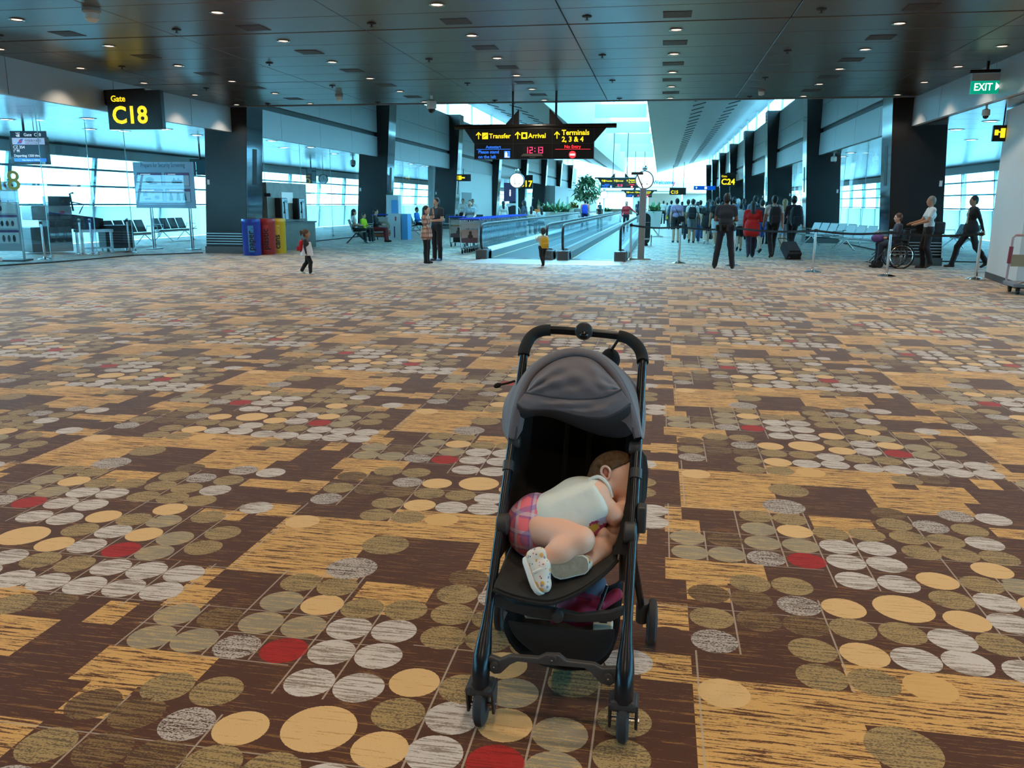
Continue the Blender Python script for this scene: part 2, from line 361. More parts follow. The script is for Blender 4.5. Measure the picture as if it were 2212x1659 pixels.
# ---- hall ceiling: metal panels on a dark backing
CEILM = mat('ceiling_metal', (0.20, 0.19, 0.18), 0.30, 1.0, noise=0.05, nscale=1.5)
ceil = thing('ceiling', None, None, (0, 0, 0), kind='structure')
m = MB(); m.bx(XL-.1, XR+.1, YB, Y0-.12, ZC+.03, ZC+.16); m.build('backing', BLACK, ceil)
xs = [XL, -11.02, -7.85, -4.66, -1.49, 1.71, 4.88, XR]; pm = {}
ys = []; y = 18.41
while y > YB: y -= 5.21
while y < Y0: ys.append(y); y += 5.21
for ya in ys:
    for q in range(5):
        a = ya + (.03 if q == 0 else .006) + q*1.042; b = ya + (q+1)*1.042 - (.03 if q == 4 else .006)
        if a > Y0-.4: continue
        b = min(b, Y0-.12)
        for xa, xb in zip(xs, xs[1:]):
            k = (round(xb-xa, 2), round(b-a, 2))
            if k not in pm:
                p = MB(); w, h = (xb-xa)/2-.007, (b-a)/2; e = .006
                p.add([(-w, -h, .03), (w, -h, .03), (w, h, .03), (-w, h, .03), (-w, -h, e), (w, -h, e), (w, h, e), (-w, h, e), (-w+e, -h+e, 0), (w-e, -h+e, 0), (w-e, h-e, 0), (-w+e, h-e, 0)],
                      [(0,1,2,3), (8,11,10,9), (0,4,5,1), (1,5,6,2), (2,6,7,3), (3,7,4,0), (4,8,9,5), (5,9,10,6), (6,10,11,7), (7,11,8,4)])
                o = p.build('panel', CEILM, ceil); pm[k] = o
            else:
                o = pm[k].copy(); COL.objects.link(o)
            o.location = ((xa+xb)/2, (a+b)/2, ZC)
m = MB(); m.bx(XL-.1, XR+.1, Y0-.12, Y0+.02, ZC, ZC+2.9); m.build('edge_beam', mat('beam_grey', (0.16, 0.165, 0.17), .5), ceil)
# ---- gate-lounge soffits
SOFF = mat('soffit_metal', (0.55, 0.56, 0.57), 0.22, 0.85)
for nm, xa, xb in (('ceiling_lounge_left', XOL, XL-.12), ('ceiling_lounge_right', XR+.12, XOR)):
    s = thing(nm, None, None, kind='structure')
    m = MB(); m.bx(xa, xb, YB, YE, ZF+.02, ZF+.2); m.build('backing', DARKGREY, s)
    k = 0; first = None; y = YB
    while y < YE:
        if first is None:
            m = MB(); m.bx(-abs(xb-xa)/2, abs(xb-xa)/2, .01, 1.257, 0, .02); first = m.build('panel', SOFF, s); o = first
        else: o = first.copy(); COL.objects.link(o)
        o.location = ((xa+xb)/2, y, ZF); y += 1.268
# ---- fascias and upper walls, one panel at a time
def wall_side(nm, X, sgn):
    w = thing(nm, None, None, kind='structure'); t = .12*sgn
    def panels(z0, z1, y0, y1, step, inset=0.0):
        y = y0; src = None
        while y < y1-.2:
            e = min(step, y1-y)
            if src is None or abs(e-step) > .01:
                m = MB(); m.bx(0, t, .008, e-.008, z0, z1); o = m.build('panel', FASCIA, w)
                if abs(e-step) < .01: src = o
            else: o = src.copy(); COL.objects.link(o)
            o.location = (X+inset*sgn, y, 0); y += step
    panels(ZF-.02, ZC+.02, YB, Y0+.1, 3.17)
    panels(ZF-.02, 4.27, Y0+.1, YE, 3.17); panels(4.45, 5.3, Y0+.1, YE, 3.17); panels(5.315, ZW, Y0+.1, YE, 3.17)
    m = MB(); m.bx(X+.10*sgn, X+.22*sgn, Y0+.1, YE, ZF, ZW); m.bx(X+.13*sgn, X+.22*sgn, YB, Y0+.1, ZF, ZC); m.build('backing', DARKGREY, w)
    m = MB(); m.bx(X-.02*sgn, X+.3*sgn, Y0+.1, YE, ZW, ZW+.06); m.build('coping', STEEL, w)
wall_side('wall_left', XL, -1); wall_side('wall_right', XR, 1)
# ---- clerestory glazing
n = 1
for X, sg in ((XL, -1), (XR, 1)):
    c = thing('window_%d' % n, None, None, kind='structure'); n += 1
    for k in range(NCOL*2):
        ya = Y0+.1+k*SP/2; yb = min(ya+SP/2, YE)
        if yb <= ya: break
        m = MB(); m.bx(X+.1*sg, X+.12*sg, ya+.04, yb-.04, ZW+.06, ZEAVE); m.build('pane', WGLASS, c)
        m = MB(); m.bx(X+.05*sg, X+.17*sg, ya-.04, ya+.04, ZW+.06, ZEAVE); m.build('mullion', DULLSTEEL, c)
# ---- pier roof: two slopes falling to the skylight, then a light well
ROOF = mat('roof_lining', (0.42, 0.44, 0.46), 0.4, 0.3)
HW = 2.27; ROOFY0 = Y0-.0
roof = thing('ceiling_pier', None, None, kind='structure')
for sg, X in ((-1, XL-.5), (1, XR+.5)):
    xe = XM+sg*HW
    for k in range(NCOL*2):
        ya = ROOFY0+k*SP/2+.01; yb = min(ya+SP/2-.02, YE+1)
        if yb <= ya: break
        m = MB(); m.hexa([(X, ya, ZEAVE), (xe, ya, ZSK), (xe, yb, ZSK), (X, yb, ZEAVE), (X, ya, ZEAVE+.15), (xe, ya, ZSK+.15), (xe, yb, ZSK+.15), (X, yb, ZEAVE+.15)]); m.build('panel', ROOF, roof)
    # inner wall of the light well, leaning inward
    xt = XM+sg*1.75
    m = MB(); m.hexa([(xe, ROOFY0, ZSK), (xe+.06*sg, ROOFY0, ZSK), (xt+.06*sg, ROOFY0, 9.0), (xt, ROOFY0, 9.0), (xe, YE+1, ZSK), (xe+.06*sg, YE+1, ZSK), (xt+.06*sg, YE+1, 9.0), (xt, YE+1, 9.0)]); m.build('well_wall', WHITEPAINT, roof)
    # slot diffusers along the slope
    sl = None
    for row, fr in ((0, .34), (1, .62)):
        for k in range(46):
            yk = ROOFY0+1.5+k*2.1
            if yk > YE-2: break
            if sl is None:
                m = MB(); m.bx(-.33, .33, -.045, .045, -.03, 0); m.bx(-.33, .33, .13, .22, -.03, 0); sl = m.build('slot_diffuser', DARKGREY, roof); o = sl
            else: o = sl.copy(); COL.objects.link(o)
            o.location = (xe+(X-xe)*fr, yk, ZSK+(ZEAVE-ZSK)*fr); o.rotation_euler = (0, -math.atan2(ZEAVE-ZSK, X-xe) if sg > 0 else math.atan2(ZEAVE-ZSK, xe-X), 0)
sky = thing('window_9', None, None, kind='structure')
for k in range(NCOL):
    ya = ROOFY0+k*SP; yb = min(ya+SP, YE+1)
    m = MB(); m.bx(XM-1.75, XM+1.75, ya+.08, yb-.08, 9.0, 9.03); m.build('pane', WGLASS, sky)
    m = MB(); m.bx(XM-1.9, XM+1.9, ya-.1, ya+.1, 8.95, 9.15); m.build('mullion', WHITEPAINT, sky)
    m = MB(); m.bx(XM-1.8, XM+1.8, ya-.02, ya+.02, 7.43, 8.3); m.build('baffle', mat('skylight_baffle', (0.45, 0.5, 0.53), .5, trans=0.0), sky)
    m = MB(); m.bx(XM-1.83, XM+1.83, ya-.03, ya+.03, 7.39, 7.43); m.build('baffle_rail', DULLSTEEL, sky)
# ---- outer window walls of the lounges
FROST = bpy.data.materials.new('frosted_panel'); FROST.use_nodes = True; nt = FROST.node_tree; nt.nodes.clear()
o_ = nt.nodes.new('ShaderNodeOutputMaterial'); tl = nt.nodes.new('ShaderNodeBsdfTranslucent'); df = nt.nodes.new('ShaderNodeBsdfDiffuse'); mx_ = nt.nodes.new('ShaderNodeMixShader')
tl.inputs[0].default_value = (.8, .85, .86, 1); df.inputs[0].default_value = (.75, .78, .78, 1); mx_.inputs[0].default_value = .45
nt.links.new(tl.outputs[0], mx_.inputs[1]); nt.links.new(df.outputs[0], mx_.inputs[2]); nt.links.new(mx_.outputs[0], o_.inputs[0])
MULL = mat('mullion_blue_grey', (0.22, 0.33, 0.40), .4, .3)
n = 3
for X, sg in ((XOL, -1), (XOR, 1)):
    c = thing('window_%d' % n, None, None, kind='structure'); n += 1
    m = MB(); m.bx(X, X+.2*sg, YB, YE, 3.05, ZF+.2); m.build('head_panel', FASCIA, c)
    m = MB(); m.bx(X-.1*sg, X+.2*sg, YB, YE, ZF-.06, ZF+.0); m.build('shadow_gap', BLACK, c)
    y = YB
    while y < YE:
        m = MB(); m.bx(X, X+.04*sg, y+.03, y+4.2, 1.42, 3.05); m.build('pane', WGLASS, c)
        m = MB(); m.bx(X, X+.05*sg, y+.03, y+4.2, 0.0, 1.3); m.build('spandrel', FROST, c)
        m = MB(); m.bar((X+.1*sg, y-.25, 0), (X+.1*sg, y+.55, 3.2), .12, .14); m.build('mullion', MULL, c)
        m = MB(); m.bar((X+.3*sg, y+.05, 0), (X+.3*sg, y+.85, 3.2), .10, .1); m.build('strut', MULL, c)
        y += 4.226
    m = MB()
    for z in (1.36, 2.02, 2.62): m.bx(X-.03*sg, X+.09*sg, YB, YE, z-.035, z+.035)
    m.build('transom', MULL, c)
# ---- back wall of the hall and far end of the pier
m = MB(); m.bx(XOL, XOR, YB-.2, YB, -.05, ZC+.3); tag(m.build('wall_back', mat('back_wall', (.35, .34, .32), .7)), kind='structure')
# ================================================================ COLUMNS, GLASS, CEILING FITTINGS
POLISH = mat('polished_black_side', (0.10, 0.115, 0.13), 0.07, 0.75)
ORD = ['first', 'second', 'third', 'fourth', 'fifth', 'sixth', 'seventh', 'eighth']
def column_template(sg):
    # local: X measured from the fascia plane towards the pier (positive inward), mirrored by sg
    S = lambda x: x*sg
    t = thing('column', 'x', 'column')
    inner = lambda z: .22+.064*z; outer = lambda z: -1.05+.06*z; D = 1.0
    m = MB()
    m.hexa([(S(outer(.2)), 0, .2), (S(inner(.2)), 0, .2), (S(inner(.2)), D, .2), (S(outer(.2)), D, .2), (S(outer(ZF)), 0, ZF), (S(inner(ZF)), 0, ZF), (S(inner(ZF)), D, ZF), (S(outer(ZF)), D, ZF)])
    m.hexa([(S(-.15), 0, ZF), (S(inner(ZF)), 0, ZF), (S(inner(ZF)), D, ZF), (S(-.15), D, ZF), (S(-.15), 0, 6.45), (S(inner(6.45)), 0, 6.45), (S(inner(6.45)), D, 6.45), (S(-.15), D, 6.45)])
    m.build('shaft', GRANITE, t)
    m = MB(); a, b = .62, 6.45
    m.hexa([(S(inner(a)), .015, a), (S(inner(a)+.012), .015, a), (S(inner(a)+.012), D-.015, a), (S(inner(a)), D-.015, a), (S(inner(b)), .015, b), (S(inner(b)+.012), .015, b), (S(inner(b)+.012), D-.015, b), (S(inner(b)), D-.015, b)])
    m.build('polished_side', POLISH, t)
    m = MB(); a, b = 2.0, 3.0
    m.hexa([(S(inner(a)), .36, a), (S(inner(a)+.018), .36, a), (S(inner(a)+.018), .62, a), (S(inner(a)), .62, a), (S(inner(b)), .36, b), (S(inner(b)+.018), .36, b), (S(inner(b)+.018), .62, b), (S(inner(b)), .62, b)]); m.build('dark_slot', BLACK, t)
    m = MB(); m.bx(*sorted((S(-1.07), S(.25))), -.02, D+.02, 0, .2); m.build('plinth', mat('plinth_grey', (.11, .115, .115), .5, .3), t)
    sl = None
    for k in range(5):
        if sl is None:
            m = MB(); m.bx(*sorted((S(-1.03), S(.24))), -.018, .0, 0, .022); sl = m.build('grille_bar', DULLSTEEL, t); o = sl
        else: o = sl.copy(); COL.objects.link(o)
        o.location = (0, 0, .27+k*.075)
    m = MB(); x = S(-.83); m.bx(x-.035, x+.035, -.012, 0, 1.98, 2.12); m.build('call_plate', WHITEPAINT, t)
    return t
for sg, X, side in ((1, XL, 'left'), (-1, XR, 'right')):
    t0 = None
    hint = {('left', 0): 'with recycling bins at its foot', ('left', 1): 'behind the blue and white advertising box', ('right', 0): 'behind the wheelchair', ('right', 1): 'behind the steel bench rows'}
    for k in range(NCOL):
        lab = '%s leaning black granite column from the front on the %s side%s' % (ORD[k], side, ' ' + hint[(side, k)] if (side, k) in hint else '')
        loc = (X, Y0+SP*k, 0)
        if t0 is None: t0 = column_template(sg); t0.location = loc; t0['label'] = lab; t0['group'] = 'granite columns along the pier'
        else: dup(t0, loc, 0, lab)
# ---- glass partitions
EDGE = mat('glass_edge', (0.35, 0.6, 0.62), .2, .2)
def glass_run(nm, pts, z1=ZF, split=1):
    w = thing(nm, None, None, kind='structure')
    for (xa, ya), (xb, yb) in zip(pts, pts[1:]):
        for s in range(split):
            a = Vector((xa+(xb-xa)*s/split, ya+(yb-ya)*s/split, 0)); b = Vector((xa+(xb-xa)*(s+1)/split, ya+(yb-ya)*(s+1)/split, 0))
            d = (b-a).normalized()*.012; n_ = Vector((-d.y, d.x, 0)).normalized()*.007
            m = MB(); p = [a+d-n_, b-d-n_, b-d+n_, a+d+n_]; m.hexa([q+Vector((0, 0, .03)) for q in p]+[q+Vector((0, 0, z1-.005)) for q in p]); m.build('pane', GLASS, w)
            m = MB(); m.bar(a+Vector((0, 0, .03)), a+Vector((0, 0, z1-.01)), .014, .014, (1, 0, 0)); m.build('joint', EDGE, w)
            m = MB(); m.bar(a+d*2+Vector((0, 0, .12)), a+d*2+Vector((0, 0, .2)), .07, .05, (1, 0, 0)); m.build('patch_fitting', STEEL, w)
    m = MB()
    for (xa, ya), (xb, yb) in zip(pts, pts[1:]): m.bar((xa, ya, .015), (xb, yb, .015), .05, .03)
    m.build('floor_channel', DARKGREY, w)
glass_run('window_5', [(-17.4, 12.9), (-15.95, 15.2), (-15.07, 17.04), (-14.72, 18.3), (-14.55, 19.8), (-14.5, 21.3), (-13.32, 22.85)])
glass_run('window_6', [(10.2, 13.0), (9.4, 16.5), (9.1, 19.0), (9.0, 21.4), (9.0, 24.6), (7.15, 24.7)])
for i in range(NCOL-1):
    glass_run('window_%d' % (10+2*i), [(GLX+.15, Y0+1.02+SP*i), (GLX+.15, Y0+SP*(i+1)-.02)], split=4)
    glass_run('window_%d' % (11+2*i), [(GRX, Y0+1.8+SP*i) if i == 0 else (GRX, Y0+1.02+SP*i), (GRX, Y0+SP*(i+1)-.02)], split=4)
# ---- white partition at the right
wp = thing('wall_partition', None, None, kind='structure')
pa, pb = Vector((6.93, 19.4, 0)), Vector((6.57, 16.9, 0)); dv = (pb-pa); nrm = Vector((-dv.y, dv.x, 0)).normalized()*2.2
m = MB(); P = [pa, pb, pb+nrm, pa+nrm]; m.hexa([p+Vector((0, 0, .0)) for p in P]+[p+Vector((0, 0, ZF-.03)) for p in P]); m.build('wall_slab', mat('partition_white', (.70, .69, .67), .55), wp)
bb_ = [pa-dv.normalized()*.012-nrm*.006, pb+dv.normalized()*.014-nrm*.006, pb+dv.normalized()*.014+nrm, pa-dv.normalized()*.012+nrm]
m = MB(); m.hexa([p for p in bb_]+[p+Vector((0, 0, .13)) for p in bb_]); tag(m.build('baseboard_right', mat('skirting_grey', (.06, .07, .085), .45)), kind='structure')
# ---- downlights
def downlight(name, loc, r, glow, light=True):
    t = thing(name, 'x', 'light', loc)
    m = MB(); m.lathe([(r*.8, .0), (r, 0), (r*1.06, -.012), (r*.84, -.014), (r*.72, 0.0)], n=20); m.build('trim_ring', STEEL, t, smooth=True)
    m = MB(); m.lathe([(r*.74, -.004), (r*.5, .0)], n=20); m.build('lamp_face', glow, t)
    if light:
        l = bpy.data.lights.new('downlight_beam', 'SPOT'); l.energy = DOWNLIGHT_W; l.color = DOWNLIGHT_COL; l.spot_size = math.radians(112); l.spot_blend = .45; l.shadow_soft_size = .09
        o = bpy.data.objects.new('downlight_beam', l); COL.objects.link(o); o.parent = t; o.location = (0, 0, -.03)
    return t
WARM = mat('warm_lamp', (1, .9, .8), .4, emit=3.0, ecol=(1.0, .80, .62))
first = None
yy = 22.32; row = 1
while yy > YB+1:
    for c_, xx in enumerate((-11.67, -9.52, -6.31, -3.1, .11, 3.33, 5.5)):
        lab = 'small hall downlight, %s from the left fascia in the %s row from the ceiling edge' % (ordn(c_+1), ordn(row)) if yy > 9 else 'round recessed downlight in the hall ceiling above or behind the stroller, out of the picture'
        if first is None:
            first = downlight('downlight', (xx, yy, ZC), .105, WARM); tag(first, lab, None, 'hall ceiling downlights')
        else: dup(first, (xx, yy, ZC), 0, lab)
    yy -= 2.13; row += 1
COOL = mat('lounge_lamp', (1, 1, 1), .4, emit=14.0, ecol=(1.0, .97, .92))
first = None; k_ = 0
for x, y in sorted([(190, 256), (194, 279), (15, 258), (358, 279), (268, 283), (425, 292), (587, 304), (612, 319), (671, 318), (722, 332), (888, 354), (913, 359), (924, 359), (860, 378), (1009, 374), (2066, 280), (2140, 262), (2098, 302), (1838, 330), (1822, 338)]):
    p = gnd(x, y, ZF); k_ += 1; lab = 'round white soffit downlight over the %s lounge, %s from the %s in the picture' % ('left' if x < 1100 else 'right', ordn(k_ if x < 1100 else k_-15), 'left')
    if first is None:
        first = downlight('downlight', (p.x, p.y, ZF), .19, COOL, False); tag(first, lab, None, 'lounge soffit downlights')
    else: dup(first, (p.x, p.y, ZF), 0, lab)
# ---- ceiling vents, sprinklers, detectors, camera
VENT = mat('vent_grey', (.05, .05, .052), .6)
first = None
for k in range(5):
    for j_, xx in enumerate((-9.52, -6.31, -3.1, .11, 3.33)):
        if first is None:
            first = thing('ceiling_vent', 'dark square ceiling vent, first from the left in the nearest of five vent rows', 'vent', (xx, 12.75+k*2.13, ZC), group='hall ceiling vents')
            m = MB(); m.bx(-.2, .2, -.2, .2, -.006, 0); m.build('plate', VENT, first)
            m = MB()
            for q in range(7): m.bx(-.19, .19, -.17+q*.055, -.145+q*.055, -.009, -.006)
            m.build('slats', mat('vent_slat', (.09, .09, .092), .4, .5), first)
        else: dup(first, (xx, 12.75+k*2.13, ZC), 0, 'dark square ceiling vent, %s from the left in the %s of five vent rows' % (ordn(j_+1), ('nearest', 'second nearest', 'middle', 'second farthest', 'farthest')[k]))
first = None
for k in range(4):
    for j_, xx in enumerate((-10.7, -7.56, -4.38, -1.16, 2.04)):
        if first is None:
            first = thing('sprinkler_head', 'tiny dark ceiling sprinkler, first from the left in the nearest of four rows', 'sprinkler', (xx, 12.68+k*3.18, ZC), group='hall ceiling sprinklers')
            m = MB(); m.lathe([(.07, 0), (.07, -.012), (.05, -.016)], n=14); m.build('rose', BLACK, first)
            m = MB(); m.cyl((0, 0, -.01), (0, 0, -.05), .012, 8); m.lathe([(.02, -.05), (.035, -.054), (.02, -.058)], n=10); m.build('nozzle', DARKGREY, first)
        else: dup(first, (xx, 12.68+k*3.18, ZC), 0, 'tiny dark ceiling sprinkler, %s from the left in the %s of four rows' % (ordn(j_+1), ('nearest', 'second', 'third', 'farthest')[k]))
DETW = mat('detector_white', (.7, .68, .62), .4)
def detector(label, p, s=1.0):
    t = thing('smoke_detector', label, 'detector', p)
    m = MB(); m.lathe([(.11*s, 0), (.115*s, -.04*s), (.09*s, -.06*s)], n=18); m.build('base', mat('detector_base', (.3, .28, .25), .5), t, smooth=True)
    m = MB(); m.lathe([(.085*s, -.06*s), (.085*s, -.13*s), (.05*s, -.16*s), (.01, -.165*s)], n=18); m.build('cap', DETW, t, smooth=True)
p = gnd(197, 18, ZC); detector('white cylindrical smoke detector near the top left ceiling corner', (p.x, p.y, ZC), 1.1)
p = gnd(732, 205, ZC); detector('white smoke detector on the ceiling edge left of the dome camera', (p.x, p.y, ZC), .9)
p = gnd(1645, 194, ZC); detector('white smoke detector on the ceiling edge right of the hanging sign', (p.x, p.y, ZC), .8)
def dome(label, p, z, s=1.0):
    t = thing('security_camera', label, 'camera', (p.x, p.y, z))
    m = MB(); m.cyl((0, 0, 0), (0, 0, -.12*s), .035*s, 10); m.build('stem', DETW, t)
    m = MB(); m.lathe([(.05*s, -.1*s), (.12*s, -.14*s), (.125*s, -.3*s), (.09*s, -.33*s)], n=18); m.build('housing', DETW, t, smooth=True)
    m = MB(); m.sph((0, 0, -.34*s), (.095*s, .095*s, .085*s)); m.build('dome_lens', BLACKGLOSS, t, smooth=True)
dome('white dome security camera hanging from the hall ceiling edge', gnd(932, 206, ZC), ZC)
dome('dome camera inside the left lounge above the waiting family', gnd(762, 340, ZF), ZF, 1.0)
dome('white dome camera on the soffit by the second right column', gnd(1802, 332, ZF), ZF, .9)
dome('grey dome camera on the right lounge soffit below the exit sign', gnd(2132, 228, ZF), ZF, .6)
# ================================================================ SIGNS
SIGNBLACK = mat('sign_black', (.010, .0095, .009), .35)
SIGNGREY = mat('sign_back_grey', (.03, .03, .032), .4)
def rectm(m, x0, x1, y, z0, z1, t=.01): m.bx(x0, x1, y-t, y, z0, z1)
def arrow_up(m, x, y, z, s, t=.004):
    w = s*.13; m.prism([(x-w/2, y, z), (x+w/2, y, z), (x+w/2, y, z+s*.8), (x-w/2, y, z+s*.8)], (0, -t, 0))
    for q in (-1, 1): m.prism([(x, y, z+s), (x, y, z+s*.8), (x+q*s*.32, y, z+s*.48), (x+q*s*.42, y, z+s*.56)], (0, -t, 0))
def direction_sign(name, label, Y, xc, w, top, s=1.0, detail=True):
    # w: board width; s: size factor
    t = thing(name, label, 'sign', (xc, Y, top)); h = .72*s; x0, x1 = -w/2, w/2
    m = MB(); m.bx(x0, x1, -.07*s, .07*s, -h, 0); m.build('board', SIGNBLACK, t, bevel=.006)
    m = MB(); m.prism([(x0, .05*s, 0), (x0, .05*s, -.36*s), (x0-.26*s, .05*s, 0)], (0, -.1*s, 0)); m.prism([(x1, .05*s, 0), (x1+.28*s, .05*s, 0), (x1, .05*s, -.32*s)], (0, -.1*s, 0)); m.build('wing', SIGNBLACK, t)
    m = MB(); m.tube([(x0-.5*s, 0, .045*s), (x1+.52*s, 0, .045*s)], .055*s, 12); m.build('top_rail', BLACKGLOSS, t, smooth=True)
    for a in (x0+.94*s, x1-.93*s):
        q = -1 if a < 0 else 1
        m = MB(); m.prism([(a+.18*s*q, .02, .09*s), (a-.16*s*q, .02, .09*s), (a-.16*s*q, .02, .45*s)], (0, -.04, 0)); m.build('gusset', SIGNBLACK, t)
        m = MB(); m.cyl((a, 0, .09*s), (a, 0, (ZC if s == 1.0 else 7.4)-top), .028*s, 10); m.build('hanger_rod', BLACKGLOSS, t, smooth=True)
    m = MB(); yf = -.071*s
    for x in (x0+.965*s, x1-1.0*s): m.bx(x-.006*s, x+.006*s, yf-.004, yf, -h+.01, -.02)
    m.bx(x0+.01, x1-.01, yf-.004, yf, -.365*s, -.355*s); m.build('panel_seam', mat('seam', (.05, .045, .04), .4), t)
    yt = yf-.003
    cols = (x0, x0+.965*s, x1-1.0*s)
    def T(body, mt, x, z, size, b=.004): text('lettering', body, mt, t, (x, yt, z), RX, size*s, bold=b*s)
    m = MB()
    for c in cols: arrow_up(m, c+.11*s, yt, -.25*s, .17*s)
    m.build('arrow', YELLOW_LIT, t)
    m = MB()
    for c in cols[:2]: m.bx(c+.2*s, c+.345*s, yt-.004, yt, -.25*s, -.1*s)
    m.build('pictogram_tile', YELLOW_LIT, t)
    m = MB(); c = cols[1]; m.bx(c+.235*s, c+.31*s, yt-.006, yt-.003, -.215*s, -.135*s); c = cols[0]; m.prism([(c+.22*s, yt-.003, -.2*s), (c+.32*s, yt-.003, -.14*s), (c+.325*s, yt-.003, -.15*s), (c+.225*s, yt-.003, -.212*s)], (0, -.003, 0)); m.build('pictogram', SIGNBLACK, t)
    T('Transfer', YELLOW_LIT, cols[0]+.37*s, -.23*s, .155, .0025); T('Arrival', YELLOW_LIT, cols[1]+.37*s, -.23*s, .155, .0025)
    T('Terminals', YELLOW_LIT, cols[2]+.225*s, -.165*s, .165); T('2, 3 & 4', YELLOW_LIT, cols[2]+.225*s, -.32*s, .165)
    T('Autostart', BLUE_LIT, cols[0]+.29*s, -.465*s, .095, .001); T('Please stand', BLUE_LIT, cols[0]+.1*s, -.585*s, .105, .0015); T('on the left', BLUE_LIT, cols[0]+.1*s, -.7*s, .105, .0015)
    m = MB(); m.bx(cols[0]+.06*s, cols[0]+.9*s, yt-.003, yt, -.494*s, -.484*s); m.build('blue_rule', BLUE_LIT, t)
    m = MB(); m.bx(cols[0]+.745*s, cols[0]+.89*s, yt-.003, yt, -.69*s, -.53*s); m.build('blue_tile', BLUE_LIT, t)
    m = MB(); m.bx(cols[0]+.765*s, cols[0]+.82*s, yt-.006, yt-.003, -.68*s, -.58*s); m.sph((cols[0]+.793*s, yt-.004, -.565*s), (.018*s, .004, .018*s), 10, 6); m.bx(cols[0]+.82*s, cols[0]+.875*s, yt-.006, yt-.003, -.68*s, -.665*s); m.build('standing_figure', WHITE_LIT, t)
    # digital clock in the middle
    m = MB(); c = cols[1]; m.prism([(c+.25*s, yt, -.6*s), (c+.72*s, yt, -.6*s), (c+.735*s, yt, -.42*s), (c+.21*s, yt, -.42*s)], (0, -.004, 0)); m.build('clock_face', BLACK, t)
    m = MB(); m.prism([(c+.25*s, yt, -.6*s), (c+.7*s, yt, -.6*s), (c+.735*s, yt, -.655*s), (c+.2*s, yt, -.655*s)], (0, -.05*s, 0)); m.build('clock_ledge', mat('brass_ledge', (.32, .27, .22), .35, .6), t)
    segs = {'1': 'bc', '2': 'abged', '3': 'abgcd', '0': 'abcdef', '5': 'afgcd', '7': 'abc'}
    m = MB(); dw, dh, th = .075*s, .145*s, .016*s
    for i, (ch, dx) in enumerate((('1', 0), ('2', .115), ('1', .27), ('3', .365))):
        bx0 = c+.29*s+dx*s; bz = -.585*s
        for g in segs[ch]:
            r = {'a': (0, dw, dh-th, dh), 'g': (0, dw, dh/2-th/2, dh/2+th/2), 'd': (0, dw, 0, th), 'b': (dw-th, dw, dh/2, dh), 'c': (dw-th, dw, 0, dh/2), 'f': (0, th, dh/2, dh), 'e': (0, th, 0, dh/2)}[g]
            m.bx(bx0+r[0], bx0+r[1], yt-.007, yt-.004, bz+r[2], bz+r[3])
    for z in (-.55, -.48): m.bx(c+.525*s, c+.545*s, yt-.007, yt-.004, z*s, z*s+.02*s)
    m.build('clock_digits', mat('lit_digits', (1, .1, .2), .5, emit=2.0, ecol=(1, .02, .12)), t)
    m = MB(); m.bx(c+.4*s, c+.55*s, yt-.006, yt, -.69*s, -.67*s); m.build('maker_plate', STEEL, t)
    T('No Entry', RED_LIT, cols[2]+.29*s, -.47*s, .105, .0015)
    m = MB(); m.bx(cols[2]+.07*s, cols[2]+.92*s, yt-.003, yt, -.5*s, -.492*s); m.build('red_rule', RED_LIT, t)
    m = MB(); m.lathe([(.085*s, 0), (.085*s, .004)], (cols[2]+.49*s, yt, -.62*s), 24, Matrix.Rotation(PI/2, 3, 'X')); m.build('no_entry_disc', RED_LIT, t)
    m = MB(); m.bx(cols[2]+.43*s, cols[2]+.55*s, yt-.008, yt-.004, -.64*s, -.6*s); m.build('no_entry_bar', WHITE_LIT, t)
    return t
direction_sign('direction_sign', 'large black hanging sign with clock reading 12:13, nearest over the walkway', 20.6, -3.1, 2.92, 3.27)
direction_sign('direction_sign', 'smaller-looking black hanging direction sign midway down the pier above the travelators', 73.67, -3.6, 3.2, 3.62, 1.08)
direction_sign('direction_sign', 'farthest black hanging direction sign, low behind the planter at the pier end', 99.03, -2.6, 3.0, 3.0, 1.04)
def gate_sign(label, code, c, w, h, tilt=0.0, bracket=None, rz=0.0, small='Gate'):
    t = thing('gate_sign', label, 'sign', c, rz)
    m = MB(); m.bx(-w/2, w/2, -.07, .07, -h/2, h/2); m.build('sign_box', SIGNBLACK, t, bevel=.008)
    text('lettering', small, YELLOW_LIT, t, (-w*.42, -.075, h*.22), RX, h*.22, bold=.003)
    text('lettering', code, YELLOW_LIT, t, (-w*.42, -.075, -h*.34), RX, h*.62, bold=h*.016)
    if bracket:
        m = MB(); m.prism(bracket, (0, .06, 0)); m.build('bracket', SIGNBLACK, t)
    return t
# C18: bracketed off the left fascia
SY = 17.25; pc = atY(294, 238, SY); a = atY(236, 196, SY); b = atY(352, 196, SY); d_ = atY(240, 279, SY)
w_, h_ = (b.x-a.x), (a.z-d_.z)
gate_sign('big black sign with yellow letters Gate C18 by the left fascia', 'C18', (pc.x, SY, pc.z), w_, h_, bracket=[(XL-pc.x, .1, h_*.55), (w_*.12, .1, h_*.58), (w_*.12, .1, h_*.44), (-w_*.4, .1, h_*.3), (-w_*.4, .1, -.05), (XL-pc.x, .1, h_*.18)])
pc = atY(1134, 393, 69); gate_sign('black sign with yellow letters C17 partly behind the round trolley sign', 'C17', (pc.x, 69, pc.z), 1.3, 1.1, bracket=[(XL-pc.x, 0, .42), (.2, 0, .42), (.2, 0, .3), (XL-pc.x, 0, .2)])
pc = atY(1572, 389, 72.6); gate_sign('black sign with yellow letters Gate C24 on the right columns', 'C24', (pc.x, 72.6, pc.z), 1.25, 1.05, bracket=[(-.1, 0, .6), (XR-pc.x, 0, .6), (XR-pc.x, 0, .48), (-.1, 0, .48)])
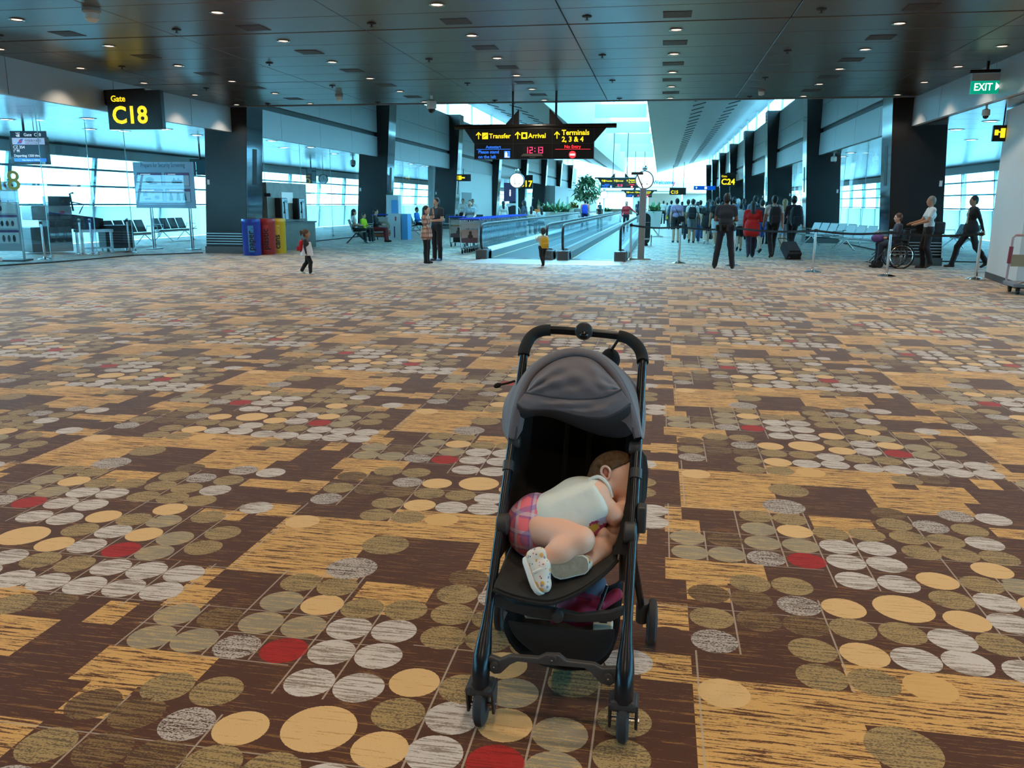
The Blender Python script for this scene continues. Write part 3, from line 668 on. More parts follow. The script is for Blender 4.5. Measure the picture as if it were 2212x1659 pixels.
pc = atY(1464, 413, 112); gate_sign('small far black sign with yellow letters C15 at the pier end', 'C15', (pc.x, 112, pc.z), 2.1, .9, small='')
o = [q for q in bpy.data.objects if q.get('label', '').startswith('small far black sign')][0]
m = MB(); m.bx(-.72, -.66, -.02, .02, .4, 6.75-pc.z); m.build('hanger_rod', BLACKGLOSS, o)
m = MB(); m.bx(.66, .72, -.02, .02, .4, 7.1-pc.z); m.build('hanger_rod', BLACKGLOSS, o)
# restroom style signs, exit sign
t = thing('exit_sign', 'green illuminated exit sign with arrow on the right fascia', 'sign', atY(2129, 187, 17.5))
m = MB(); m.bx(-.26, .26, -.035, .035, .10, .22); m.build('housing', mat('sign_housing', (.5, .5, .5), .4), t)
m = MB(); m.bx(-.26, .26, -.02, .02, -.13, .10); m.build('green_panel', mat('exit_green', (.0, .35, .2), .4, emit=.55, ecol=(0.0, .55, .33)), t)
text('lettering', 'EXIT', WHITE_LIT, t, (-.21, -.024, -.07), RX, .185, bold=.001, sx=.84)
m = MB(); m.prism([(.165, -.021, -.07), (.165, -.021, .07), (.235, -.021, 0)], (0, -.004, 0)); m.build('arrow', WHITE_LIT, t)
m = MB(); m.tube([(-.3, 0, .27), (1.6, 0, .29)], .03, 10); m.build('mounting_rail', BLACKGLOSS, t, smooth=True)
m = MB(); m.bx(-.02, .02, -.02, .02, .27, ZC-t.location.z); m.bx(.9, .94, -.02, .02, .27, ZC-t.location.z); m.build('hanger', BLACKGLOSS, t)
t = thing('toilet_sign', 'black and yellow sign beside the white partition on the right', 'sign', atY(2160, 287, 19.2))
m = MB(); m.bx(-.14, .2, -.03, .03, -.17, .15); m.build('sign_box', SIGNBLACK, t)
m = MB(); m.bx(.0, .09, -.034, -.03, -.1, .09); m.bx(-.11, -.04, -.034, -.03, -.05, .06); m.bx(-.11, .0, -.034, -.03, .0, .03); m.build('pictogram', YELLOW_LIT, t)
m = MB(); m.cyl((.05, 0, .15), (.05, 0, ZF-t.location.z), .015, 8); m.build('hanger', BLACKGLOSS, t)
t = thing('direction_sign', 'small black sign with yellow person pictogram on the left soffit', 'sign', atY(1001, 384, 48.8))
m = MB(); m.bx(-.45, .45, -.05, .05, -.2, .2); m.build('sign_box', SIGNBLACK, t); m = MB(); m.bx(-.35, -.1, -.055, -.05, -.12, .12); m.bx(-.1, .1, -.055, -.05, -.04, .04); m.build('pictogram', YELLOW_LIT, t)
m = MB(); m.bx(-.02, .02, -.02, .02, .2, ZF-t.location.z); m.build('hanger', BLACKGLOSS, t)
t = thing('direction_sign', 'blue lit direction sign low on the far right columns', 'sign', atY(1518, 406, 98.9))
m = MB(); m.bx(-1.0, 1.4, -.06, .06, -.22, .22); m.build('sign_box', mat('sign_blue', (.0, .06, .3), .4, emit=.5, ecol=(0, .12, .8)), t)
m = MB(); arrow_up(m, -.7, -.065, -.12, .26); m.bx(.2, .45, -.066, -.06, -.12, .14); m.build('pictogram', WHITE_LIT, t)
m = MB(); m.bx(1.4, 5.8-t.location.x, -.05, .25, .1, .22); m.build('bracket', BLACKGLOSS, t)
# ================================================================ MOVING WALKWAYS
WBLUE = mat('walkway_skirt', (.34, .40, .44), .35, .6); TREAD = mat('walkway_tread', (.10, .12, .13), .45, .5, noise=.3, nscale=3, stretch=(40, 1, 1))
BGLASS = glass_mat('balustrade_glass', (.93, .98, 1.0), .35, .03)
YW0, YW1 = 22.75, 64.0
def balustrade(label, X, side=0):
    t = thing('balustrade', label, 'balustrade', (X, YW0, 0)); L = YW1-YW0
    m = MB(); m.bx(-.16, .16, -.15, L, 0, .2); m.build('plinth', WBLUE, t)
    m = MB(); m.bx(-.16, .16, -.4, .25, 0, .26); m.build('newel_box', mat('newel_dark', (.13, .135, .14), .3, .8), t, bevel=.02)
    m = MB(); m.hexa([(-.16, .2, .2), (.16, .2, .2), (.16, L, .2), (-.16, L, .2), (-.05, .2, .3), (.05, .2, .3), (.05, L, .3), (-.05, L, .3)]); m.build('deck', mat('walkway_deck', (.5, .53, .55), .3, .8), t)
    src = None; n = int(L/1.5)
    arc = [(-.02+.0*k, -.28-.17*math.sin(PI*k/8), .3+.62*(1-math.cos(PI*k/8))/2) for k in range(9)]
    path = [(0, y, z) for _, y, z in arc]+[(0, 0.0, .94), (0, .6, .95), (0, L, .95)]
    m = MB(); front = [(.006, y, z) for _, y, z in arc]+[(.006, .6, .93), (.006, .6, .3)]; m.prism(front, (-.012, 0, 0)); m.build('glass_end', BGLASS, t)
    for k in range(n):
        if src is None:
            m = MB(); m.bx(-.006, .006, .01, 1.49, .29, .93); src = m.build('glass_panel', BGLASS, t); o = src
        else: o = src.copy(); COL.objects.link(o)
        o.location = (0, .6+k*1.5, 0)
    m = MB(); m.tube(path, .036, 10); m.build('handrail', mat('handrail_rubber', (.012, .014, .018), .3), t, smooth=True)
    m = MB(); m.tube([(x*0, y+.0, z-.05) for x, y, z in path[8:]], .018, 6); m.build('rail_track', STEEL, t)
    if side:
        m = MB(); m.sph((.13*side, -.35, .2), (.02, .012, .02), 8, 6); m.build('indicator_lamp', mat('lamp_green', (0, .8, .5), .4, emit=2, ecol=(0, 1, .55)) if side > 0 else mat('lamp_red', (.9, .1, .1), .4, emit=2, ecol=(1, .1, .1)), t)
balustrade('leftmost glass walkway balustrade beside the trolley row', -4.78, 1)
balustrade('left one of the two middle glass walkway balustrades', -2.98)
balustrade('right one of the two middle glass balustrades, behind the toddler with yellow backpack', -2.55, -1)
balustrade('rightmost glass walkway balustrade next to the square post', -1.02)
for lab, xa, xb in (('left moving walkway belt of grooved grey metal', -4.6, -3.16), ('right moving walkway belt of grooved grey metal', -2.37, -1.2)):
    t = thing('walkway_belt', lab, 'walkway', ((xa+xb)/2, YW0, 0)); w = (xb-xa)/2
    m = MB(); m.bx(-w, w, .25, YW1-YW0, .0, .015); m.build('tread', TREAD, t)
    m = MB(); m.bx(-w+.0, -w+.05, .25, YW1-YW0, .015, .018); m.bx(w-.05, w, .25, YW1-YW0, .015, .018); m.build('edge_line', mat('edge_yellow', (.6, .5, .3), .5), t)
    m = MB(); m.bx(-w, w, -.25, .25, .0, .02); m.build('comb_plate', STEEL, t)
t = thing('landing_plate', 'bright metal landing plate in front of the walkways', 'plate', (-2.9, 20.9, 0))
m = MB(); m.hexa([(-2.05, 0, 0), (1.98, .15, 0), (1.98, 1.6, 0), (-1.9, 1.6, 0), (-1.98, .05, .012), (1.92, .2, .012), (1.92, 1.6, .012), (-1.85, 1.6, .012)]); m.build('plate', mat('landing_metal', (.82, .83, .84), .38, .5), t)

# ================================================================ POSTS, ROUND TROLLEY SIGNS, STANCHIONS
def round_sign(label, px, py, Y, base_px, icon=True):
    c = atY(px, py, Y); t = thing('trolley_sign', label, 'sign', (c.x, Y, 0)); z = c.z
    m = MB(); m.cyl((0, 0, 0), (0, 0, z-.3), .05, 12); m.build('post', mat('post_white', (.7, .72, .73), .35), t, smooth=True)
    Rr = Matrix.Rotation(PI/2, 3, 'X')
    m = MB(); m.lathe([(.3, -.07), (.335, -.06), (.335, .06), (.3, .07)], (0, 0, z), 28, Rr); m.build('rim', mat('sign_rim', (.16, .17, .18), .3, .7), t, smooth=True)
    m = MB(); m.lathe([(.295, .07), (.295, .08)], (0, 0, z), 28, Rr); m.build('light_face', mat('lightbox_white', (.9, .9, .9), .4, emit=1.3, ecol=(.95, 1, 1)), t)
    m = MB(); y = -.085
    m.bar((-.1, y, z+.13), (-.1, y, z-.1), .014, .01); m.bar((-.1, y, z-.1), (.13, y, z-.06), .014, .01); m.bar((.13, y, z-.06), (.13, y, z-.02), .014, .01)
    for xx in (-.07, .1): m.lathe([(.022, 0), (.022, .006)], (xx, y, z-.14), 10, Rr)
    m.build('trolley_icon', BLACK, t)
    m = MB(); m.sph((-.0, 0, z+.42), (.1, .08, .09), 12, 8); m.cyl((0, 0, z+.3), (0, 0, z+.36), .03, 8); m.build('finial', STEEL, t, smooth=True)
round_sign('round white trolley sign on a post in front of the C17 sign', 1117, 390, 36.6, None)
round_sign('round white trolley sign on a post right of the walkways', 1392, 389, 31.0, None)
round_sign('small far round white sign beyond the walkways', 1305, 421, 70.0, None)
c = gnd(1384, 560); t = thing('square_post', 'tall square steel post on a flat base by the walkway', 'post', (c.x, c.y, 0))
top = atY(1387, 406, c.y).z
m = MB(); m.bx(-.09, .09, -.06, .06, .03, top); m.build('post', mat('post_steel', (.42, .45, .48), .35, .6), t, bevel=.006)
m = MB(); m.bx(-.2, .26, -.22, .22, 0, .035); m.build('base_plate', DULLSTEEL, t)
m = MB(); m.bx(-.34, -.02, -.02, .02, top+.35, top+.42); m.build('camera_arm', DARKGREY, t)
m = MB(); m.bar((-.02, 0, top-.0), (-.2, 0, top+.4), .03, .03, (0, 1, 0)); m.build('arm_strut', DARKGREY, t)
CHROME = mat('chrome', (.6, .58, .56), .12, 1.0)
def stanchion_tpl():
    t = thing('stanchion', 'x', 'stanchion')
    m = MB(); m.lathe([(.19, 0), (.19, .012), (.12, .035), (.045, .05), (.035, .07)], n=20); m.build('base', CHROME, t, smooth=True)
    m = MB(); m.cyl((0, 0, .05), (0, 0, .94), .03, 12); m.build('post', CHROME, t, smooth=True)
    m = MB(); m.lathe([(.031, .92), (.034, .93), (.034, 1.0), (.025, 1.005)], n=12); m.build('head', DULLSTEEL, t, smooth=True)
    m = MB(); m.bx(-.04, .04, -.036, -.02, .9, .97); m.build('belt_slot', BLACK, t)
    return t
st0 = None; ST = []
for (x, y), lab in (((1361, 561), 'chrome stanchion nearest the square post, first of the belt line'), ((1466, 569), 'chrome stanchion between the walkway and the security officer'), ((1583, 575), 'chrome stanchion just right of the security officer'), ((1755, 588), 'chrome stanchion in front of the steel benches'), ((1915, 597), 'chrome stanchion in front of the wheelchair'), ((2107, 604), 'chrome stanchion beside the white partition, last of the belt line')):
    g = gnd(x, y); ST.append(g)
    if st0 is None: st0 = stanchion_tpl(); st0.location = (g.x, g.y, 0); st0['label'] = lab; st0['group'] = 'belt barrier stanchions'
    else: dup(st0, (g.x, g.y, 0), 0, lab)
for k, (a, b) in enumerate(zip(ST, ST[1:])):
    lab = ['black belt from the square post stanchion to the second one', 'black belt behind the security officer', 'black belt right of the officer, in front of the red jacket', 'black belt in front of the bench rows', 'black belt crossing in front of the wheelchair and its pusher'][k]
    pts = [(a.x+(b.x-a.x)*q/8, a.y+(b.y-a.y)*q/8-.03, .935-.05*math.sin(PI*q/8)) for q in range(9)]
    m = MB(); m.grid([[(p[0], p[1], p[2]-.024) for p in pts], [(p[0], p[1], p[2]+.024) for p in pts]]); o = m.build('barrier_belt', BLACK, None)
    o.modifiers.new('thick', 'SOLIDIFY').thickness = .003; tag(o, lab, 'belt', 'belts of the barrier line')
for (x, y), lab in (((100, 563), 'chrome stanchion by the tall screening notice behind the left glass'), ((182, 553), 'chrome stanchion left of a close pair before the roller table'), ((205, 553), 'chrome stanchion right of a close pair before the roller table'), ((286, 548), 'chrome stanchion beside the black cabinet on casters')):
    g = gnd(x, y); dup(st0, (g.x-.35, g.y+.4, 0), 0, lab, 'stanchions in the left lounge')
# ================================================================ RECYCLING BINS
def bin_(label, word, col, hi, px, py, r=.26):
    g = Vector((px, py, 0)); t = thing('recycling_bin', label, 'bin', (g.x, g.y, 0), rz=math.atan2(-g.x, g.y)*.5)
    m = MB(); m.lathe([(r*.94, 0), (r*.97, .04), (r, .9), (r*1.02, .91), (r*1.02, .98), (r*.98, 1.02)], n=28); m.build('drum', col, t, smooth=True)
    m = MB(); m.lathe([(r*.8, 1.02), (r*.75, 1.035)], n=24); m.build('lid', BLACK, t)
    m = MB()
    for i in range(2): pass
    R_ = r*1.012; rows = []
    for z in (.1, .84): rows.append([(R_*math.sin(a), -R_*math.cos(a), z) for a in [(-.15+.6*q/6) for q in range(7)]])
    m.grid(rows); m.build('label_panel', hi, t)
    text('lettering', word, mat('print_black', (.012, .012, .015), .5), t, (.115, -r*1.0-.012, .14), (PI/2, -PI/2, .2), .24, bold=.004)
    text('ring_mark', 'o', BLACK, t, (.07, -r*1.0-.012, .74), (PI/2, 0, .2), .07)
bin_('blue round paper recycling bin at the foot of the first left column', 'paper', mat('bin_blue', (.012, .05, .36), .3), mat('bin_blue_label', (.06, .28, .55), .4), -11.5, 22.4)
bin_('red round plastic recycling bin between the blue and yellow bins', 'plastic', mat('bin_red', (.38, .03, .03), .3), mat('bin_red_label', (.5, .05, .05), .4), -11.3, 22.92)
bin_('yellow round cans recycling bin right of the red one', 'cans', mat('bin_yellow', (.72, .42, .02), .3), mat('bin_yellow_label', (.8, .5, .05), .4), -11.2, 23.44, .24)
# ================================================================ PAYPHONE KIOSK
KX = -11.95
t = thing('phone_kiosk', 'tan marble wall with two payphones and a ledge', 'kiosk', (KX, 24.4, 0))
m = MB(); m.bx(-.35, 0, 0, 2.95, 0, 2.09); m.build('marble_wall', mat('tan_marble', (.19, .155, .125), .25, noise=.35, nscale=3), t)
m = MB(); m.bx(0, .34, .15, 2.95, .82, .87); m.build('ledge', mat('ledge_dark', (.05, .045, .04), .3), t)
m = MB(); m.bx(0, .3, .2, 2.9, 0, .82); m.build('counter_front', mat('counter_grey', (.14, .13, .11), .25, noise=.2, nscale=4), t)
p = atX(620, 427, KX); m = MB(); m.bx(0, .015, p.y-24.4-.42, p.y-24.4+.42, p.z-.17, p.z+.17); m.build('framed_notice', mat('notice_pale', (.55, .68, .7), .3, emit=.25, ecol=(.5, .75, .8)), t)
p = atX(571, 421, KX); m = MB(); m.bx(0, .2, p.y-24.4-.02, p.y-24.4+.02, p.z-.05, p.z+.05); m.build('cafe_plate', BLACK, t)
def payphone(label, px):
    p = atX(px, 455, KX+.1); q = thing('payphone', label, 'telephone', (KX, p.y, 1.3))
    m = MB(); m.bx(0, .2, -.24, .24, -.36, .32); m.build('case', BLACK, q, bevel=.01)
    m = MB(); m.bx(.2, .225, -.2, .22, -.34, .3); m.build('face_plate', DULLSTEEL, q)
    m = MB(); m.tube([(.27, -.16, .2), (.29, -.17, .1), (.29, -.17, -.05), (.27, -.16, -.15)], [.03, .02, .02, .03], 8); m.build('handset', BLACKGLOSS, q, smooth=True)
    m = MB(); m.tube([(.27, -.16, -.15), (.3, -.2, -.3), (.26, -.1, -.42), (.23, .02, -.3)], .008, 6); m.build('cord', STEEL, q)
    m = MB(); m.bx(.225, .235, -.02, .17, -.02, .12); m.build('keypad', mat('keypad', (.55, .57, .58), .4), q)
    m = MB(); m.bx(.225, .235, -.02, .17, .17, .25); m.build('screen', mat('phone_lcd', (.2, .3, .3), .2), q)
    m = MB(); m.bx(.225, .25, -.02, .17, -.3, -.1); m.build('coin_box', DULLSTEEL, q)
payphone('black payphone on the left of the tan marble kiosk', 608); payphone('black payphone on the right of the tan marble kiosk', 645)
for px, lab in ((590, 'small white cup on the kiosk ledge behind the red bin'), (569, 'small white cup on the kiosk ledge behind the blue bin')):
    p = atX(px, 468, KX+.2); t = thing('paper_cup', lab, 'cup', (KX+.2, p.y, .87)); m = MB(); m.lathe([(.04, 0), (.05, .13)], n=12); m.build('cup', WHITEPAINT, t, smooth=True); m = MB(); m.lathe([(.052, .13), (.048, .145)], n=12); m.build('lid', WHITEPAINT, t)
# ================================================================ ADVERTISING BOX
t = thing('advertising_box', 'white and blue advertising box standing before the second left column', 'display', (0, 34.0, 0))
def bxpx(m, xa, xb, ya, yb, Y, D): a = atY(xa, ya, Y); b = atY(xb, yb, Y); m.bx(a.x, b.x, Y, Y+D, max(0, b.z), a.z)
ADW = mat('ad_white', (.62, .66, .70), .4); ADB = mat('ad_blue', (.12, .38, .75), .4)
m = MB(); bxpx(m, 834, 862, 421, 518, 34.05, .4); m.build('tall_panel', ADW, t, off=t.location)
m = MB(); bxpx(m, 845, 859, 432, 461, 34.03, .02); m.build('blue_poster', ADB, t, off=t.location)
m = MB(); bxpx(m, 838, 866, 462, 518, 33.4, .6); m.build('white_box', ADW, t, off=t.location)
m = MB(); bxpx(m, 867, 881, 462, 518, 33.4, .55); m.build('blue_box', ADB, t, off=t.location)
m = MB(); bxpx(m, 853, 856, 468, 477, 33.39, .012); m.build('red_mark', mat('ad_red', (.5, .05, .08), .4), t, off=t.location)
p = atY(852.5, 513, 33.39); m = MB(); m.bx(p.x-.02, p.x+.02, 33.385, 33.395, p.z, p.z+.45); m.build('print_line', mat('ad_ink', (.03, .05, .15), .5), t, off=t.location)
# ================================================================ SEATS
def bench_tpl(n, shell, frame, label):
    t = thing('bench', label, 'bench'); w = .56
    m = MB(); m.bx(-n*w/2, n*w/2, .12, .2, .34, .4); m.build('beam', frame, t)
    for s in (-1, 1):
        x = s*(n*w/2-.35)
        m = MB(); m.tube([(x, .16, .37), (x, -.22, .02), (x, -.26, .0)], .02, 6); m.tube([(x, .16, .37), (x, .5, .02), (x, .54, 0)], .02, 6); m.build('leg', frame, t)
    src = None
    for k in range(n):
        x = -n*w/2+w*(k+.5)
        if src is None:
            m = MB(); m.hexa([(-.25, -.2, .42), (.25, -.2, .42), (.25, .26, .38), (-.25, .26, .38), (-.25, -.2, .45), (.25, -.2, .45), (.25, .26, .42), (-.25, .26, .42)]); src = m.build('seat', shell, t, bevel=.012)
            m = MB(); m.hexa([(-.25, .26, .44), (.25, .26, .44), (.25, .3, .44), (-.25, .3, .44), (-.23, .42, .86), (.23, .42, .86), (.23, .46, .86), (-.23, .46, .86)]); sb = m.build('backrest', shell, t, bevel=.012); src.location.x = sb.location.x = x
        else:
            for q in (src, sb): o = q.copy(); COL.objects.link(o); o.location.x = x
    for k in range(n+1):
        x = -n*w/2+w*k
        if k in (0, n):
            m = MB(); m.tube([(x, .3, .5), (x, .28, .64), (x, -.12, .64), (x, -.12, .5), (x, .1, .4)], .014, 6); m.build('armrest', frame, t)
    return t
DSEAT = mat('seat_dark', (.035, .045, .05), .45); SSEAT = mat('seat_pale_steel', (.42, .44, .45), .35, .4); BSEAT = mat('seat_beige', (.38, .34, .28), .5)
b1 = bench_tpl(5, SSEAT, CHROME, 'row of five pale steel seats nearer the belt line on the right'); g = gnd(1840, 548); b1.location = (g.x+.35, g.y+.6, 0); b1.rotation_euler = (0, 0, -1.2)
g = gnd(1795, 540); dup(b1, (g.x+.1, g.y+2.2, 0), -1.2, 'row of five pale steel seats behind the first steel row')
b2 = bench_tpl(4, DSEAT, DULLSTEEL, 'row of four dark lounge seats behind the glass, nearest the kiosk'); b2.location = (-14.6, 27.6, 0); b2.rotation_euler = (0, 0, 1.35)
LB = [((-15.6, 29.6), 1.35, 'second row of four dark seats behind the kiosk glass'), ((-16.4, 32.0), 1.35, 'third row of four dark seats in the left lounge'), ((-17.6, 26.0), PI/2, 'row of dark seats by the left window wall beyond the notice board'), ((-18.6, 30.2), PI/2, 'row of dark seats against the far left window wall'), ((-11.0, 46.8), .2, 'row of dark seats far left beyond the advertising box')]
for (x, y), rz, lab in LB: dup(b2, (x, y, 0), rz, lab)
for (x, y), rz, lab in (((10.6, 27.5), -PI/2, 'row of dark seats behind the right glass beyond the first column'), ((11.4, 24.0), -1.4, 'row of dark seats in the right lounge behind the walking man'), ((10.4, 32.2), -PI/2, 'row of dark seats far inside the right lounge')): dup(b2, (x, y, 0), rz, lab)
b3 = bench_tpl(3, BSEAT, DARKGREY, 'beige bench seats of the waiting family'); g = gnd(752, 524); b3.location = (g.x+.45, g.y+.2, 0); b3.rotation_euler = (0, 0, 1.9)
b4 = dup(b2, (gnd(900, 505).x, gnd(900, 505).y, 0), 1.7, 'dark seats where the man in a blue shirt sits')
# ================================================================ LUGGAGE TROLLEYS
TFR = mat('trolley_frame', (.5, .52, .54), .25, .9); TBLUE = mat('trolley_blue', (.01, .05, .45), .35)
def trolley_tpl(label, ad=0):
    t = thing('luggage_trolley', label, 'trolley')
    m = MB(); 
    for s in (-1, 1): m.tube([(s*.27, .05, .12), (s*.28, .0, .6), (s*.28, -.05, 1.0)], .016, 6)
    m.build('upright', TFR, t)
    m = MB(); m.tube([(-.3, -.06, 1.03), (.3, -.06, 1.03)], .026, 8); m.tube([(-.3, -.06, 1.03), (-.3, .12, 1.02)], .02, 6); m.tube([(.3, -.06, 1.03), (.3, .12, 1.02)], .02, 6); m.build('handle', TBLUE, t, smooth=True)
    m = MB(); m.tube([(-.27, .0, .15), (-.24, .95, .14), (.24, .95, .14), (.27, .0, .15)], .016, 6)
    for q in range(4): m.tube([(-.15+.1*q, .0, .16), (-.14+.093*q, .95, .15)], .007, 5)
    m.build('platform', TFR, t)
    m = MB(); m.bx(-.25, .25, -.012, .0, .76, .94); m.build('upper_panel', mat('trolley_mesh', (.45, .44, .43), .4, .4), t)
    m = MB(); m.bx(-.25, .25, .0, .012, .33, .71); m.build('advert_panel', AD1 if ad else mat('trolley_panel', (.4, .36, .36), .4), t)
    if ad:
        m = MB(); m.prism([(-.25, -.002, .33), (.25, -.002, .33), (.25, -.002, .48), (.05, -.002, .5), (-.25, -.002, .46)], (0, -.003, 0)); m.build('advert_band', mat('ad_mauve', (.12, .05, .06), .5), t)
        m = MB(); m.sph((.03, -.006, .62), (.045, .004, .06), 12, 8); m.sph((.03, -.004, .52), (.08, .004, .07), 12, 8); m.build('advert_figure', mat('ad_figure', (.05, .025, .02), .5), t)
    m = MB(); m.tube([(-.26, .1, .6), (-.26, .28, .58), (.26, .28, .58), (.26, .1, .6)], .01, 6)
    for q in range(6): m.tube([(-.2+.08*q, .02, .9), (-.2+.08*q, .25, .6)], .005, 4)
    m.build('basket', TFR, t)
    for x, y in ((-.24, .08), (.24, .08), (-.2, .9), (.2, .9)):
        m = MB(); m.lathe([(.03, -.02), (.065, -.018), (.065, .018), (.03, .02)], (x, y, .066), 14, Matrix.Rotation(PI/2, 3, 'Y')); m.build('wheel', BLACK, t)
    return t
AD1 = mat('ad_skin', (.45, .30, .27), .4)
tr = trolley_tpl('front trolley of the nested row, with a portrait advert panel', 1); TY0 = 24.6
tr.location = (-5.62, TY0, 0); tr['group'] = 'nested trolley row by the walkway'
tr2 = trolley_tpl('second trolley from the front in the nested blue-handled row'); tr2['group'] = 'nested trolley row by the walkway'; tr2.location = (-5.62, TY0+.34, 0)
for k in range(2, 30): dup(tr2, (-5.62-.004*k, TY0+.34*k, 0), 0, '%s trolley from the front in the nested blue-handled row' % ordn(k+1))
g = gnd(992, 534); tt = dup(tr, (g.x-.05, g.y, 0), 0.12, 'luggage trolley with a dark bag pushed by the woman in a patterned blouse', 'trolleys in use')
t = thing('cabin_bag', 'black bag with an orange band on the pushed trolley', 'bag', (g.x-.08, g.y+.35, .16)); m = MB(); m.bx(-.2, .24, -.12, .2, 0, .82); m.build('body', BLACK, t, bevel=.03); m = MB(); m.bx(-.2, .24, -.135, -.12, .44, .6); m.build('band', mat('bag_orange', (.45, .16, .03), .5), t); m = MB(); m.tube([(-.1, 0, .8), (-.1, 0, .88), (.12, 0, .88), (.12, 0, .8)], .012, 6); m.build('handle', BLACK, t)
g = gnd(826, 520); dup(tr2, (g.x, g.y-.2, 0), .25, 'luggage trolley carrying a brown sack beside the waiting family', 'trolleys in use')
t = thing('suitcase', 'orange case lying on the family trolley', 'suitcase', (g.x-.08, g.y+.3, .17)); m = MB(); m.bx(-.24, .24, -.3, .3, 0, .24); m.build('shell', mat('case_orange', (.42, .10, .03), .5), t, bevel=.03); m = MB(); m.bx(-.245, .245, -.31, .31, .1, .13); m.build('strap', BLACK, t)
t = thing('sack', 'bulging brown cloth sack on top of the orange case', 'sack', (g.x-.08, g.y+.3, .41)); m = MB(); m.lathe([(.2, 0), (.29, .08), (.3, .2), (.22, .36), (.1, .44), (.05, .46)], n=14); m.build('cloth_body', mat('sack_brown', (.22, .15, .07), .8, noise=.3, nscale=12, bump=.4), t, smooth=True); m = MB(); m.lathe([(.05, .45), (.07, .5), (.03, .54)], n=10); m.build('tied_neck', mat('sack_brown', (.22, .15, .07)), t)
# ================================================================ PLANTERS
LEAF = mat('leaf_green', (.07, .20, .06), .45, noise=.4, nscale=8); LEAF2 = mat('leaf_pale', (.16, .32, .16), .45, noise=.3, nscale=8)
def leaf(m, base, d, L, w, droop):
    d = Vector(d).normalized(); side = d.cross(Vector((0, 0, 1)))
    side = side.normalized() if side.length > .01 else Vector((1, 0, 0)); rows = []
    for q in range(5):
        f = q/4; c = Vector(base)+d*L*f+Vector((0, 0, -droop*L*f*f)); ww = w*math.sin(PI*(.12+.88*f))*.5
        rows.append([c-side*ww, c+Vector((0, 0, -.08*w)), c+side*ww])
    m.grid(rows)
def planter(label, px, py, Y, pw, ph, nleaf=70, spread=.75, high=.9, tub=True, lm=None):
    r = random.Random(int(px*7)); c = atY(px, py, Y)
    t = thing('planter', label, 'plant', (c.x, Y, 0))
    if tub:
        m = MB(); w = pw/2; m.hexa([(-w*.8, -.3, 0), (w*.8, -.3, 0), (w*.8, .3, 0), (-w*.8, .3, 0), (-w, -.38, ph), (w, -.38, ph), (w, .38, ph), (-w, .38, ph)]); m.build('tub', mat('tub_white', (.6, .6, .57), .5), t, bevel=.02)
        m = MB(); m.bx(-w*.9, w*.9, -.33, .33, ph, ph+.02); m.build('soil', mat('soil', (.03, .02, .015), .9), t)
    m = MB()
    for k in range(nleaf):
        an = r.uniform(0, 2*PI); el = r.uniform(.25, 1.35); bx_ = r.uniform(-.3, .3)*pw
        leaf(m, (bx_, r.uniform(-.15, .15), ph), (math.cos(an)*math.cos(el), math.sin(an)*math.cos(el), math.sin(el)), r.uniform(.5, 1)*high, .16*high, r.uniform(.1, .5))
    o = m.build('leaf_cluster', lm or LEAF, t, smooth=True); o['kind'] = 'stuff'
    return t
planter('long white planter of broad leaves left of the walkways', 1195, 465, 52, 3.2, 1.0, 110, high=1.1, lm=LEAF2)
planter('white tub of broad green leaves right of the round trolley sign', 1413, 480, 56, 1.0, 1.05, 60, high=1.0, lm=LEAF2)
planter('small green plant far down the pier beside the walkway', 1313, 458, 78, .9, .8, 40, high=.8)
planter('small tub plant with yellowish leaves before the grey kiosk wall', 1238, 462, 62, .7, 1.2, 50, high=.8, lm=mat('leaf_yellow', (.3, .26, .05), .5))
def tree(label, px, py, Y, R_, H_):
    r = random.Random(5); c = atY(px, py, Y); t = thing('indoor_tree', label, 'tree', (c.x, Y, 0))
    m = MB(); m.tube([(0, 0, 0), (.1, 0, 1.5), (-.05, 0, c.z)], [.12, .1, .06], 8)
    for k in range(7): an = k*.9; m.tube([(0, 0, c.z-.8), (R_*.6*math.cos(an), R_*.6*math.sin(an), c.z+r.uniform(-.3, .8))], [.05, .015], 5)
    m.build('trunk', mat('bark', (.12, .09, .06), .8), t)
    m = MB()
    for k in range(520):
        an, el, rr = r.uniform(0, 2*PI), r.uniform(-.9, 1.4), R_*r.uniform(.45, 1)
        p = (rr*math.cos(an)*math.cos(el), rr*math.sin(an)*math.cos(el), c.z+rr*H_*math.sin(el)); leaf(m, p, (r.uniform(-1, 1), r.uniform(-1, 1), r.uniform(-.6, .5)), .55, .22, .3)
    o = m.build('foliage', LEAF2, t, smooth=True); o['kind'] = 'stuff'
    m = MB(); m.lathe([(.6, 0), (.75, .8), (.7, .82)], n=16); m.build('tub', mat('tub_white', (.6, .6, .57)), t)
tree('tall leafy indoor tree at the left end of the walkways', 1268, 412, 80, 1.3, 1.15)
# ================================================================ OTHER PIER FURNITURE
def stadium(m, w, h, y0, y1, z0):
    pts = [(w*math.cos(PI*q/10), y0, z0+h-w+w*math.sin(PI*q/10)) for q in range(11)]+[(-w*math.cos(PI*q/10), y0, z0+w-w*math.sin(PI*q/10)) for q in range(11)]
    m.prism(pts, (0, y1-y0, 0))
c = gnd(1392, 531); t = thing('litter_bin', 'dark rounded litter bin standing behind the square post', 'bin', (c.x, c.y, 0))
m = MB(); stadium(m, .19, 1.12, 0, .34, .06); m.build('body', mat('bin_dark', (.015, .022, .025), .35), t); m = MB(); m.bx(-.17, .17, -.01, 0, .84, .86); m.bx(-.17, .17, -.01, 0, .22, .28); m.build('band', STEEL, t); m = MB(); m.cyl((.24, .1, 0), (.24, .1, .4), .02, 8); m.build('side_post', STEEL, t); m = MB(); m.bx(-.12, .12, .05, .3, 0, .07); m.build('foot', DARKGREY, t)
